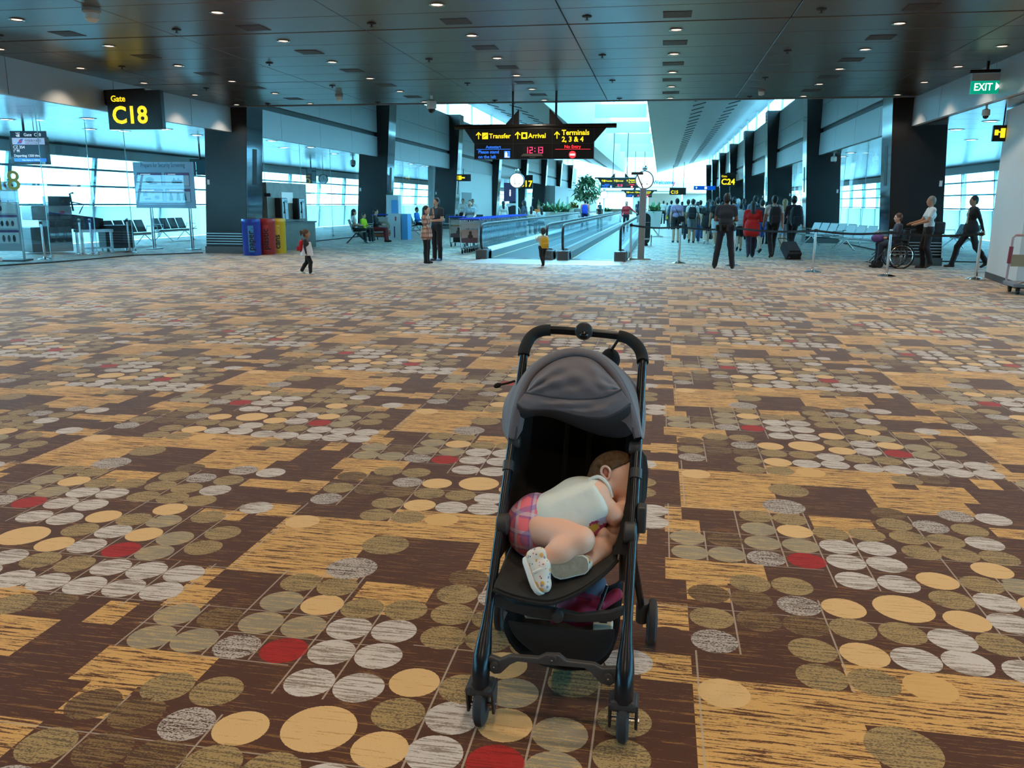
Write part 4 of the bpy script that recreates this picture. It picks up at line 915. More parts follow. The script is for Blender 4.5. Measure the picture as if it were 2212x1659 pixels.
c = gnd(1116, 505); t = thing('litter_bin', 'dark rounded bin seen above the trolley row', 'bin', (c.x-.2, 42, 0)); m = MB(); stadium(m, .32, 1.35, 0, .34, .05); m.build('body', mat('bin_dark', (.015, .022, .025)), t); m = MB(); m.bx(-.2, .2, .05, .3, 0, .07); m.build('foot', DARKGREY, t)
c = atY(1420, 494, 46); t = thing('bench', 'low glass-topped bench right of the dark litter bin', 'bench', (c.x, 40, 0)); m = MB(); m.bx(-.55, .55, -.3, .3, .42, .46); m.build('top', SSEAT, t); m = MB(); m.tube([(-.2, 0, .42), (.1, 0, .05), (.3, 0, 0)], .025, 6); m.tube([(.1, 0, .42), (.1, 0, .05), (-.3, 0, 0)], .025, 6); m.build('leg', CHROME, t)
t = thing('display_stand', 'tilted dark kiosk and notice stand by the left columns', 'stand', (atY(1102, 420, 46).x, 46, 0))
m = MB(); m.bx(-.35, .35, 0, .08, 1.6, 2.6); m.build('purple_board', mat('board_purple', (.09, .06, .14), .4), t); m = MB(); m.bx(-.05, .05, .02, .08, 0, 1.6); m.build('stand_post', DARKGREY, t); m = MB(); m.bx(-.3, .3, -.2, .3, 0, .05); m.build('foot', DARKGREY, t)
text('info_mark', 'i', WHITE_LIT, t, (0, -.01, 1.9), RX, .5, 'CENTER', bold=.01)
c = gnd(1104, 500); t = thing('notice_stand', 'white standing notice with red heading beside the seated travellers', 'stand', (atY(1104, 452, 45).x, 45, 0)); m = MB(); m.hexa([(-.32, 0, .1), (.32, 0, .1), (.32, .05, .1), (-.32, .05, .1), (-.32, .25, 1.5), (.32, .25, 1.5), (.32, .3, 1.5), (-.32, .3, 1.5)]); m.build('board', WHITEPAINT, t); m = MB(); m.bx(-.22, .22, .15, .19, 1.25, 1.32); m.bx(-.12, .12, .02, .08, .6, .8); m.build('print', mat('notice_red', (.5, .06, .07), .5), t); m = MB(); m.bx(-.3, .3, 0, .3, 0, .1); m.build('foot', DARKGREY, t)
# lifts / service block and door beyond the third left column
t = thing('wall_service', None, None, (0, 0, 0), kind='structure'); m = MB(); m.bx(XL-1.6, XL-.02, Y0+SP*2+1.05, Y0+SP*3-.05, 0, ZF-.02); m.build('wall_slab', WHITEPAINT, t)
a = atX(1007, 418, XL); m = MB(); m.bx(XL-.03, XL+.01, a.y-1.1, a.y+1.5, 0, 2.15); tag(m.build('door_1', mat('door_grey', (.20, .21, .22), .5)), kind='structure')
t = thing('wall_kiosk', None, None, (0, 0, 0), kind='structure'); m = MB(); m.bx(XL-.2, XL+1.3, Y0+SP*5.1, Y0+SP*7, 0, 3.3); m.build('wall_slab', mat('kiosk_grey', (.42, .44, .46), .5), t)
m = MB(); m.bx(XL+1.3, XL+1.32, Y0+SP*6, Y0+SP*6+1.6, .0, 2.3); m.build('recess', DARKGREY, t)
for k in range(3): m = MB(); m.bx(XL+.2, XL+.75, Y0+SP*5.1-.02, Y0+SP*5.1, .4+k, 1.3+k); m.build('panel', mat('kiosk_panel', (.36, .38, .4), .4), t)
# far end of the pier
t = thing('wall_end', None, None, (0, 0, 0), kind='structure')
m = MB(); m.bx(XOL, XOR, YE+4, YE+4.3, 3.3, 12); m.build('upper_wall', WHITEPAINT, t)
for x0, x1 in ((XOL, -9.5), (-4.2, -2.0), (3.0, XOR)): m = MB(); m.bx(x0, x1, YE+4, YE+4.3, 0, 3.3); m.build('pier_wall', mat('end_wall_grey', (.5, .5, .48), .5), t)
m = MB(); m.bx(XOL, XOR, YE+3.6, YE+4, 3.05, 3.3); m.build('canopy_band', WHITEPAINT, t)
w9 = thing('window_8', None, None, kind='structure')
for k in range(4): m = MB(); m.bx(-9.5+k*1.3, -8.25+k*1.3, YE+4.1, YE+4.14, .8, 3.1); m.build('pane', WGLASS, w9)
m = MB(); m.bx(-9.5, -4.2, YE+4, YE+4.3, 0, .8); m.build('sill_wall', mat('timber_dark', (.09, .06, .04), .5), w9)
m = MB(); m.bx(-2.0, 3.0, YE+9, YE+9.2, 0, 3.3); tag(m.build('wall_shop', mat('shop_tan', (.4, .33, .27), .6)), kind='structure')
m = MB(); m.bx(-9.5, 3.0, YE+4, YE+9, 3.28, 3.4); tag(m.build('ceiling_shop', WHITEPAINT), kind='structure')
p = atY(1433, 396, YE+3.9); t = thing('welcome_banner', 'white banner reading Welcome in blue on the far end wall', 'banner', (p.x, YE+3.95, p.z)); m = MB(); m.bx(-1.7, 1.9, 0, .04, -.5, .75); m.build('sheet', mat('banner_white', (.8, .82, .83), .5), t)
text('lettering', 'Welcome', mat('banner_blue', (.0, .12, .5), .5), t, (-1.5, -.02, -.1), RX, .75, bold=.02)
m = MB(); m.prism([(1.35, -.01, -.4), (1.5, -.01, -.4), (1.75, -.01, .35), (1.55, -.01, .2)], (0, -.02, 0)); m.build('red_slash', mat('banner_red', (.6, .03, .05), .5), t)
# ================================================================ LEFT LOUNGE EQUIPMENT
# hanging gate display
p = atY(64, 321, 20.0); t = thing('gate_display', 'hanging flight screen reading Gate C18 inside the left lounge', 'screen', (p.x, 20.0, p.z), rz=.12)
m = MB(); m.bx(-.5, .48, -.04, .1, -.4, .3); m.build('casing', mat('screen_case', (.09, .08, .08), .5), t)
m = MB(); m.bx(-.45, .5, -.05, .0, .28, .44); m.build('header', mat('screen_header', (.01, .015, .05), .4), t)
m = MB(); m.bx(-.42, .45, -.046, -.04, .1, .265); m.build('airline_strip', mat('screen_pale', (.5, .58, .8), .4, emit=.5, ecol=(.5, .6, .85)), t)
m = MB(); m.bx(-.42, .45, -.046, -.04, -.36, .1); m.build('screen', mat('screen_dark', (.02, .04, .07), .3, emit=.15, ecol=(.05, .12, .2)), t)
m = MB(); m.bx(-.42, .45, -.049, -.046, -.33, -.25); m.build('blue_strip', BLUE_LIT, t)
m = MB(); m.prism([(-.3, -.047, .12), (-.18, -.047, .12), (-.12, -.047, .24), (-.19, -.047, .24)], (0, -.003, 0)); m.build('tail_logo', mat('logo_blue', (.05, .2, .7), .4, emit=.3), t)
m = MB(); m.sph((-.2, -.051, .18), (.035, .002, .045), 10, 6); m.build('logo_flower', mat('logo_red', (.7, .1, .15), .4, emit=.3), t)
SW = mat('screen_white', (.8, .85, .9), .4, emit=.7, ecol=(.8, .88, 1))
INK = mat('screen_ink', (.1, .12, .2), .5)
text('lettering', '✈   Gate  C18', SW, t, (-.32, -.052, .31), RX, .11); text('airline_name', '中国南方航空', INK, t, (-.08, -.05, .17), RX, .075); text('airline_name', 'CHINA SOUTHERN', INK, t, (-.08, -.05, .12), RX, .04)
for s_, z, h in (('CZ 354', .0, .1), ('广州', -.09, .085), ('Departing 1320 Hrs', -.21, .085)): text('lettering', s_, SW, t, (-.41, -.05, z), RX, h, bold=.0008)
text('lettering', 'Gate Opens at 1220 Hrs', SW, t, (-.2, -.053, -.31), RX, .05)
m = MB(); m.cyl((-.12, .02, .44), (-.12, .02, ZF-p.z), .03, 8); m.build('hanger', BLACK, t)
for x in (.15, .33): m = MB(); m.cyl((x, .02, .44), (x, .02, ZF-p.z), .01, 6); m.build('cable', BLACK, t)
# security notice board
YN = 24.4; a = atY(286, 350, YN); b = atY(423, 450, YN); W2, H2 = (b.x-a.x)/2, (a.z-b.z)/2; cx, cz = (a.x+b.x)/2, (a.z+b.z)/2
t = thing('notice_board', 'large freestanding board headed Prepare for Security Screening behind the left glass', 'notice board', (cx, YN, 0))
m = MB(); m.bx(-W2, W2, 0, .04, cz-H2, cz+H2); m.build('board', mat('notice_blue', (.30, .42, .55), .5), t)
text('lettering', 'Prepare for Security Screening', mat('notice_ink', (.05, .06, .12), .5), t, (0, -.004, cz+H2*.78), RX, H2*.27, 'CENTER', sx=W2*1.62/(H2*.27*13.6))
NB = mat('notice_cell', (.44, .52, .62), .5); NP = mat('notice_purple', (.13, .05, .17), .5); DK = mat('notice_dark', (.03, .04, .06), .5)
for i, (ux_, uz_) in enumerate(((-.47, .25), (.45, .25), (-.47, -.45), (.45, -.45))):
    x, z = ux_*W2, cz+uz_*H2; w, h = W2*.41, H2*.29
    m = MB(); m.bx(x-w, x+w, -.006, 0, z-h, z+h); m.build('frame', DK, t); m = MB(); m.bx(x-w+.01, x+w-.01, -.009, -.006, z-h+.01, z+h-.01); m.build('picture_cell', NB, t)
    m = MB(); m.bx(x-w+.01, x+w-.01, -.012, -.009, z+h*.6, z+h-.01); m.build('title_strip', NP, t)
    text('lettering', '1234'[i], SW, t, (x-w*.9, -.014, z+h*.68), RX, h*.22)
    m = MB(); m.bx(x-w*.72, x+w*(.1, -.1, .3, .4)[i], -.014, -.012, z+h*.72, z+h*.8); m.build('print_line', SW, t)
    m = MB(); y = -.012
    if i == 0: m.sph((x, y, z-.02), (w*.35, .004, h*.45)); m.bx(x-.02, x+w*.6, y-.003, y, z-h*.75, z-h*.5)
    elif i == 1: m.bx(x-w*.4, x+w*.4, y-.003, y, z-h*.6, z-h*.1); m.bx(x-w*.3, x-w*.2, y-.003, y, z-h*.1, z+h*.25); m.bx(x+w*.05, x+w*.15, y-.003, y, z-h*.1, z+h*.2)
    elif i == 2: m.bx(x-w*.6, x-w*.3, y-.003, y, z-.1*h, z+h*.4); m.bx(x-w*.5, x+.0, y-.003, y, z-h*.65, z-h*.4); m.sph((x+w*.5, y, z-h*.3), (w*.22, .004, h*.3))
    else:
        for q, dx in enumerate((-.6, 0, .5)): m.prism([(x+w*(dx-.15), y, z-h*.75), (x+w*(dx+.18), y, z-h*.75), (x+w*(dx+.08), y, z+h*.4), (x+w*(dx-.05), y, z+h*.4)], (0, -.003, 0))
    m.build('picture', DK if i != 2 else mat('notice_grey', (.2, .25, .32), .5), t)
for x in (-W2*.55, W2*.75):
    m = MB(); m.cyl((x, .03, .03), (x, .03, cz-H2), .03, 8); m.cyl((x+.07, .03, .03), (x+.07, .03, cz-H2), .02, 8); m.build('leg', DULLSTEEL, t); m = MB(); m.bx(x-.1, x+.17, -.25, .3, 0, .03); m.build('foot', DULLSTEEL, t)
# tall notice stand at the left edge
g = gnd(33, 566); t = thing('notice_stand', 'tall white stand of screening pictures at the far left edge', 'stand', (g.x-.35, g.y+.3, 0), rz=.35)
m = MB(); m.bx(-.26, .26, 0, .05, .25, 1.95); m.build('board', mat('stand_grey', (.42, .46, .5), .5), t); m = MB(); m.bx(-.36, -.3, 0, .05, 0, 1.95); m.build('side_post', DULLSTEEL, t); m = MB(); m.bx(.27, .31, 0, .05, 0, 1.95); m.build('side_post', DULLSTEEL, t); m = MB(); m.bx(-.4, .4, -.25, .3, 0, .04); m.build('foot', DARKGREY, t)
for k in range(4):
    z = 1.7-.37*k; m = MB(); m.bx(-.23, .23, -.006, 0, z-.15, z+.12); m.build('picture_cell', WHITEPAINT, t); m = MB(); m.bx(-.24, .24, -.008, 0, z+.12, z+.18); m.build('title_strip', NP, t)
    m = MB(); [m.sph((-.12+.12*q, -.008, z-.03), (.035, .004, .07+.02*(k == 3)), 8, 6) for q in range(3 if k > 1 else 1)]; m.build('picture', DK, t)
# yellow gate number on the glass
n_ = Vector((1.84, -.88, 0)).normalized(); rz_ = math.atan2(1.84, .88)
P0 = Vector((-15.95, 15.2, 0)); d0 = Vector((.88, 1.84, 0)).normalized(); rr = ray(46, 410); 
# point on the pane seen at the right edge of the numeral
den = rr[0]*(-d0.y)+rr[1]*d0.x; tt_ = (P0.x*(-d0.y)+P0.y*d0.x)/den; q = Vector(O3)+Vector(rr)*tt_
t = thing('glass_numeral', 'pale yellow gate number C18 applied to the left glass wall', 'decal', (q.x, q.y, q.z), rz=math.atan2(d0.y, d0.x))
text('lettering', 'C18', mat('decal_yellow', (.62, .55, .12), .5), t, (0, -.012, 0), RX, .62, 'RIGHT', depth=.002, bold=.006)
# x-ray machine with hood, tunnel and roller table
a = gnd(55, 558); b = gnd(266, 546); a = Vector((a.x-1.0, a.y+1.5, 0)); b = Vector((b.x-.5, b.y+.9, 0)); rz_ = math.atan2(b.y-a.y, b.x-a.x); L = (b-a).length
XG = mat('xray_grey', (.30, .32, .33), .4); XD = mat('xray_dark', (.012, .016, .02), .45)
t = thing('xray_machine', 'grey and black baggage x-ray machine behind the left glass', 'x-ray machine', a, rz=rz_)
m = MB(); m.bx(.0, L*.42, 0, .9, .05, .75); m.build('cabinet', mat('xray_base', (.06, .075, .08), .4), t, bevel=.02)
m = MB(); m.bx(.1, L*.45, .05, .85, .95, 1.35); m.build('hood', XG, t, bevel=.03)
m = MB(); m.hexa([(L*.2, .05, .75), (L*.78, .05, .6), (L*.78, .85, .6), (L*.2, .85, .75), (L*.2, .05, 1.2), (L*.78, .05, .98), (L*.78, .85, .98), (L*.2, .85, 1.2)]); m.build('belt_tunnel', XD, t, bevel=.02)
m = MB(); m.bx(L*.22, L*.45, .1, .5, 1.35, 1.62); m.build('monitor', XD, t, bevel=.01)
m = MB(); m.tube([(L*.5, .3, 1.2), (L*.48, .3, 1.7), (L*.52, .3, 1.72)], .03, 6); m.tube([(L*.5, .3, 1.45), (L*.62, .3, 1.4), (L*.56, .3, 1.12)], .02, 6); m.build('monitor_arm', XD, t)
m = MB(); m.bx(L*.32, L*.37, .04, .05, 1.13, 1.2); m.build('red_mark', mat('xray_red', (.5, .05, .04), .5), t)
t = thing('roller_table', 'steel roller table in front of the x-ray machine', 'table', a+Vector((math.cos(rz_)*L*.42, math.sin(rz_)*L*.42, 0))+Vector((math.sin(rz_), -math.cos(rz_), 0))*.55, rz=rz_)
w = L*.36; m = MB(); m.bx(0, w, 0, .45, .6, .68); m.build('top_frame', DULLSTEEL, t)
for x in (.06, w-.06):
    for y in (.04, .4): m = MB(); m.bx(x-.03, x+.03, y-.03, y+.03, 0, .6); m.build('leg', DULLSTEEL, t)
m = MB(); m.bx(.06, w-.06, .02, .05, .12, .17); m.build('rail', DULLSTEEL, t)
g = gnd(250, 546); t = thing('rolling_cabinet', 'black cabinet on casters at the end of the x-ray line', 'cabinet', (g.x-.45, g.y+.75, 0), rz=rz_); m = MB(); m.bx(-.42, .42, -.25, .3, .1, .78); m.build('body', XD, t, bevel=.02); m = MB(); m.bx(.1, .34, -.262, -.25, .3, .66); m.build('door_panel', mat('cab_panel', (.03, .045, .055), .3), t)
for x in (-.36, .36):
    for y in (-.2, .24): m = MB(); m.lathe([(.05, -.015), (.05, .015)], (x, y, .05), 12, Matrix.Rotation(PI/2, 3, 'Y')); m.bx(x-.02, x+.02, y-.02, y+.02, .05, .1); m.build('caster', DULLSTEEL, t)
# lounge wall clock, ceiling screens
p = atX(698, 387, -19.5); t = thing('wall_clock', 'round clock hanging in the left lounge behind the kiosk', 'clock', (-17.0, atX(698, 387, -17.0).y, atX(698, 387, -17.0).z), rz=.5)
Rr = Matrix.Rotation(PI/2, 3, 'X'); m = MB(); m.lathe([(.2, 0), (.25, .02), (.25, .1), (.2, .11)], (0, 0, 0), 24, Rr); m.build('rim', DARKGREY, t); m = MB(); m.lathe([(.2, .11), (.2, .12)], (0, 0, 0), 24, Rr); m.build('dial', WHITEPAINT, t); m = MB(); m.bar((0, -.13, 0), (0, -.13, .13), .02, .01); m.bar((0, -.13, 0), (.09, -.13, 0), .02, .01); m.build('hands', BLACK, t); m = MB(); m.cyl((0, -.05, .25), (0, -.05, ZF-t.location.z), .015, 6); m.build('hanger', BLACK, t)
def hang_screen(label, px, py, X, rz, w=.5, h=.75):
    p = atX(px, py, X); t = thing('ceiling_screen', label, 'screen', p, rz=rz); m = MB(); m.bx(-w/2, w/2, -.03, .05, -h/2, h/2); m.build('panel', XD, t, bevel=.01); m = MB(); m.bx(-w/2+.03, w/2-.03, -.034, -.03, -h/2+.05, h/2-.03); m.build('screen', mat('screen_teal', (.05, .12, .15), .2), t); m = MB(); m.cyl((0, 0, h/2), (0, 0, ZF-p.z), .03, 8); m.build('hanger', BLACK, t)
hang_screen('tilted black screen hanging in the left lounge above the dark seats', 672, 379, -17.0, .5)
hang_screen('black hanging screens by the first left column edge', 433, 361, -16.2, .3, .7, .55)
# wheelchair-side cart with spare stanchions
t = thing('platform_cart', 'grey platform cart with pink tube handle before the white partition', 'cart', (6.62, 15.95, 0), rz=-.12)
m = MB(); m.bx(-.52, .7, -.35, .35, .13, .19); m.build('deck', mat('cart_grey', (.2, .22, .25), .5), t, bevel=.01)
m = MB(); m.tube([(-.48, .3, .19), (-.46, .3, .95), (-.42, .3, 1.0), (.5, .3, 1.0), (.55, .3, .95), (.55, .3, .19)], .02, 8); m.build('push_handle', mat('pink_tube', (.45, .26, .24), .4, .3), t, smooth=True)
m = MB(); m.tube([(-.475, .3, .5), (-.465, .3, .8)], .035, 8); m.build('red_wrap', mat('red_wrap', (.25, .02, .03), .6), t)
m = MB(); m.bx(-.45, .55, .27, .29, .45, .66); m.build('timber_board', mat('board_tan', (.35, .24, .14), .6), t)
for x, y in ((-.42, -.25), (-.42, .25), (.6, -.25), (.6, .25)): m = MB(); m.lathe([(.03, -.02), (.06, -.018), (.06, .018), (.03, .02)], (x, y, .06), 14, Matrix.Rotation(PI/2, 3, 'Y')); m.bx(x-.03, x+.03, y-.03, y+.03, .06, .13); m.build('caster', BLACK, t)
dup(st0, (6.33, 15.72, .19), 0, 'chrome spare stanchion standing at the left on the platform cart', 'spare stanchions'); dup(st0, (6.78, 15.7, .19), 0, 'chrome spare stanchion at the right edge on the platform cart', 'spare stanchions')
# ================================================================ SMOOTH-UNION BODY MESHER
def V3(*a): return np.array(a, dtype=np.float64)
def prim_d(pr, P):
    ty = pr[1]
    if ty == 'c':
        a, b, ra, rb = pr[2], pr[3], pr[4], pr[5]
        ba = b-a; L2 = max(1e-9, ba@ba); q = P-a; t = np.clip((q@ba)/L2, 0, 1)
        return np.sqrt(np.maximum(0, ((q-t[..., None]*ba)**2).sum(-1)))-(ra+(rb-ra)*t)
    c, r, Rm_ = pr[2], pr[3], pr[4]
    q = (P-c)@Rm_ if Rm_ is not None else P-c
    k0 = np.sqrt(((q/r)**2).sum(-1)); k1 = np.sqrt(((q/(r*r))**2).sum(-1))+1e-9
    return k0*(k0-1)/k1
def prim_bb(pr):
    if pr[1] == 'c':
        a, b, ra, rb = pr[2], pr[3], pr[4], pr[5]; r = max(ra, rb)
        return np.minimum(a, b)-r, np.maximum(a, b)+r
    r = max(pr[3]); return pr[2]-r, pr[2]+r
def sdf_mesh(prims, h, k=.02, cut=None):
    lo = np.min([prim_bb(p)[0] for p in prims], 0)-2.5*h; hi = np.max([prim_bb(p)[1] for p in prims], 0)+2.5*h
    n = np.ceil((hi-lo)/h).astype(int)+1
    D = np.full(n, .5)
    ax = [lo[i]+h*np.arange(n[i]) for i in range(3)]
    for p in prims:
        kk = p[6] if len(p) > 6 else k
        a, b = prim_bb(p); mg = kk+2*h
        i0 = np.maximum(0, np.floor((a-mg-lo)/h).astype(int)); i1 = np.minimum(n, np.ceil((b+mg-lo)/h).astype(int)+1)
        G = np.stack(np.meshgrid(*[ax[i][i0[i]:i1[i]] for i in range(3)], indexing='ij'), -1)
        d = prim_d(p, G); s = D[i0[0]:i1[0], i0[1]:i1[1], i0[2]:i1[2]]
        hh = np.maximum(kk-np.abs(s-d), 0)/max(kk, 1e-6)
        s[...] = np.minimum(s, d)-hh*hh*kk*.25
    if cut is not None:
        G = np.stack(np.meshgrid(*ax, indexing='ij'), -1)
        for cu_ in cut:
            h_ = G@cu_[0]-cu_[1]
            if len(cu_) > 2: h_ = np.minimum(h_, G@cu_[2]-cu_[3])     # removed only where both hold
            D = np.maximum(D, h_)
    ins = D < 0
    c8 = [(i, j, l) for i in (0, 1) for j in (0, 1) for l in (0, 1)]
    sl = lambda o: tuple(slice(o[i], n[i]-1+o[i]) for i in range(3))
    cnt = sum(ins[sl(o)].astype(np.int8) for o in c8); act = (cnt > 0) & (cnt < 8)
    idx = -np.ones(act.shape, dtype=np.int64); ids = np.argwhere(act); idx[act] = np.arange(len(ids))
    acc = np.zeros((len(ids), 3)); num = np.zeros(len(ids))
    for a in c8:
        for dm in range(3):
            if a[dm]: continue
            b = list(a); b[dm] = 1
            va = D[tuple((ids+np.array(a)).T)]; vb = D[tuple((ids+np.array(b)).T)]
            m_ = (va < 0) != (vb < 0); t = np.where(m_, va/np.where(va == vb, 1, va-vb), 0)
            pt = np.array(a, float)[None].repeat(len(ids), 0); pt[:, dm] += t
            acc += pt*m_[:, None]; num += m_
    Vt = lo+(ids+acc/num[:, None])*h
    F = []
    for dm in range(3):
        u, w = (dm+1) % 3, (dm+2) % 3
        A = ins; s0 = [slice(1, n[i]-1) for i in range(3)]; s0[dm] = slice(0, n[dm]-1); s1 = list(s0); s1[dm] = slice(1, n[dm])
        x = A[tuple(s0)] != A[tuple(s1)]; e = np.argwhere(x); base = np.array([1, 1, 1]); base[dm] = 0; e = e+base
        fl = A[tuple(e.T)]
        def g(du, dw):
            q = e.copy(); q[:, u] -= du; q[:, w] -= dw; return idx[tuple(q.T)]
        quad = np.stack([g(1, 1), g(0, 1), g(0, 0), g(1, 0)], 1); quad[~fl] = quad[~fl][:, ::-1]; F.append(quad)
    F = np.concatenate(F); F = F[(F >= 0).all(1)]
    cen = Vt[F].mean(1); best = np.full(len(cen), 9.0); lab = np.zeros(len(cen), dtype=int); names = []
    for p in prims:
        if p[0] not in names: names.append(p[0])
        d = prim_d(p, cen); m_ = d < best; best[m_] = d[m_]; lab[m_] = names.index(p[0])
    return Vt, F, lab, names
def sdf_object(name, prims, h, mats, parent=None, k=.02, cut=None, T=None):
    Vt, F, lab, names = sdf_mesh(prims, h, k, cut)
    # two light smoothing passes
    for _ in range(2):
        nb = np.zeros_like(Vt); ct = np.zeros(len(Vt))
        for a, b in ((0, 1), (1, 2), (2, 3), (3, 0)):
            np.add.at(nb, F[:, a], Vt[F[:, b]]); np.add.at(nb, F[:, b], Vt[F[:, a]]); np.add.at(ct, F[:, a], 1); np.add.at(ct, F[:, b], 1)
        Vt = Vt*.5+.5*nb/np.maximum(ct, 1)[:, None]
    me = bpy.data.meshes.new(name); nf = len(F)
    me.vertices.add(len(Vt)); me.vertices.foreach_set('co', Vt.astype(np.float32).ravel())
    me.loops.add(4*nf); me.loops.foreach_set('vertex_index', F.astype(np.int32).ravel())
    me.polygons.add(nf); me.polygons.foreach_set('loop_start', np.arange(0, 4*nf, 4, dtype=np.int32)); me.polygons.foreach_set('loop_total', np.full(nf, 4, dtype=np.int32))
    me.polygons.foreach_set('material_index', lab.astype(np.int32)); me.polygons.foreach_set('use_smooth', np.ones(nf, dtype=bool))
    for nm in names: me.materials.append(mats[nm])
    me.update(); me.validate()
    return link(name, me, parent)

# ================================================================ PEOPLE
def cloth(name, rgb, rough=.85): return mat('cloth_'+name, srgb(*rgb), rough, noise=.12, nscale=25, sheen=.1)
SKIN = {'fair': mat('skin_fair', srgb(214, 164, 138), .5), 'tan': mat('skin_tan', srgb(176, 122, 92), .5), 'brown': mat('skin_brown', srgb(120, 80, 58), .5)}
HAIRB = mat('hair_black', (.010, .008, .007), .45); HAIRBR = mat('hair_brown', srgb(84, 56, 36), .5); HAIRBL = mat('hair_blonde', srgb(170, 130, 84), .5); HAIRG = mat('hair_grey', srgb(120, 112, 104), .5)
def hand_prims(L, w, d, side, thumb, s, grip=.35):
    # palm, four fingers of different length, thumb from the side of the palm
    P = [(L, 'c', w, w+d*.075*s, .024*s, .03*s)]; pe = w+d*.085*s
    down = thumb*grip
    for q, ln in ((-1.5, .062), (-.5, .075), (.5, .07), (1.5, .055)):
        a = pe+side*q*.015*s; b = a+(d+down*.3)*ln*.55*s; c = b+(d*.8+down)*ln*.5*s
        P += [(L, 'c', a, b, .0085*s, .0085*s, .004), (L, 'c', b, c, .0085*s, .007*s, .004)]
    a = w+d*.03*s+side*-.02*s; b = a+(side*-.6+d*.7+thumb*.4)*.035*s; c = b+(d+thumb*.4)*.028*s
    return P+[(L, 'c', a, b, .011*s, .01*s, .006), (L, 'c', b, c, .0095*s, .008*s, .004)]
def person(name, label, foot, face, H=1.7, pose='stand', top=('grey', (120, 120, 120)), bot=('navy', (30, 34, 48)), shoe=('black', (18, 18, 20)), skin='tan', hair=None, hairlen='short',
           sleeve='long', legs='long', arms='down', child=0.0, h=.022, stride=.3, seat=.45, wide=1.0, extra=None, hem=0.0, group=None, fine_face=False, spread=.1, fin=True, head_tilt=0.0, lift=0.0):
    t = thing(name, label, 'person', (foot[0], foot[1], lift), rz=face-PI/2, group=group)   # local +Y is the facing direction
    s = H/1.75; hs = s*(1+child*.75); ls = 1-child*.16
    TOP, BOT, SH, SK = cloth(*top), cloth(*bot), cloth(*shoe), SKIN[skin]; HR = hair or HAIRB
    mats = {'top': TOP, 'bot': BOT, 'shoe': SH, 'skin': SK, 'hair': HR, 'eye': BLACK, 'sock': SK, 'sleeve': TOP, 'lip': mat('lip', srgb(150, 80, 70), .5)}
    hip = .93*s*ls; kn = .5*s*ls; an = .09*s; dz = 0.0
    headr = V3(.079, .096, .114)*hs; chin = (1.75*s-2*headr[2]*1.02)
    sh = chin-.055*s; nk = chin-.02*s; fat = 1.1*wide*(1+child*.2)
    if pose == 'sit': dz = seat+.07*s-hip
    up = V3(0, 0, dz); X = V3(1, 0, 0); Y = V3(0, 1, 0); Z = V3(0, 0, 1)
    P = []
    lean = .03
    pel = V3(0, 0, hip+.02*s)+up
    P += [('bot', 'c', pel+X*-.075*s*fat, pel+X*.075*s*fat, .098*s*fat, .098*s*fat, .05)]
    wst = V3(0, .005, hip+.16*s)+up; che = V3(0, .0, sh-.16*s)+up; shv = V3(0, -.01, sh-.03*s)+up
    P += [('top', 'c', wst+X*-.06*s*fat, wst+X*.06*s*fat, .098*s*fat, .098*s*fat, .06), ('top', 'c', che+X*-.075*s*fat, che+X*.075*s*fat, .105*s*fat, .105*s*fat, .06), ('top', 'c', shv+X*-.13*s*fat, shv+X*.13*s*fat, .068*s, .068*s, .05)]
    if hem:
        for z_, xw, r_ in ((hip+.08*s, .07, .12), (hip-hem*s*.5, .085, .125), (hip-hem*s+.05*s, .1, .112)): P += [('top', 'c', V3(-xw*s*fat, .005, z_)+up, V3(xw*s*fat, .005, z_)+up, r_*s*fat, r_*s*fat, .05)]
    hc = V3(0, .02*s, 1.75*s-headr[2])+up+Y*head_tilt*.3*s
    P += [('skin', 'c', V3(0, -.005, sh)+up, hc-Z*.05*s, .05*s, .048*s, .02), ('skin', 'e', hc, headr, None, 0, .015), ('skin', 'c', hc+V3(0, .035*hs, -.06*hs), hc+V3(0, .045*hs, -.085*hs), .045*hs, .035*hs, .02)]
    P += [('skin', 'c', hc+V3(0, .088*hs, .005*hs), hc+V3(0, .105*hs, -.028*hs), .008*hs, .014*hs, .01)]
    for q in (-1, 1): P += [('skin', 'e', hc+V3(q*.077*hs, -.005*hs, -.01*hs), V3(.012, .022, .032)*hs, None, 0, .006)]
    if fine_face:
        for q in (-1, 1): P += [('eye', 'e', hc+V3(q*.032*hs, .084*hs, .012*hs), V3(.015, .012, .008)*hs, None, 0, .001)]
        P += [('lip', 'e', hc+V3(0, .088*hs, -.06*hs), V3(.024, .012, .008)*hs, None, 0, .001)]
    hcap = hc+V3(0, -.018*hs, .022*hs); P += [('hair', 'e', hcap, headr*V3(1.1, 1.05, 1.02), None, 0, .006), ('hair', 'c', hc+V3(-.025*hs, -.05*hs, .02*hs), hc+V3(-.02*hs, -.058*hs, -.045*hs), .06*hs, .045*hs, .01), ('hair', 'c', hc+V3(.025*hs, -.05*hs, .02*hs), hc+V3(.02*hs, -.058*hs, -.045*hs), .06*hs, .045*hs, .01)]
    if hairlen == 'long': P += [('hair', 'c', hc+V3(0, -.055*hs, .02*hs), hc+V3(0, -.085*hs, -.26*hs), .08*hs, .065*hs, .02)]
    if hairlen == 'bob': P += [('hair', 'c', hc+V3(-.05*hs, -.03*hs, -.02), hc+V3(-.06*hs, -.03*hs, -.1*hs), .045*hs, .035*hs, .015), ('hair', 'c', hc+V3(.05*hs, -.03*hs, -.02), hc+V3(.06*hs, -.03*hs, -.1*hs), .045*hs, .035*hs, .015), ('hair', 'c', hc+V3(0, -.06*hs, 0), hc+V3(0, -.06*hs, -.1*hs), .06*hs, .05*hs, .015)]
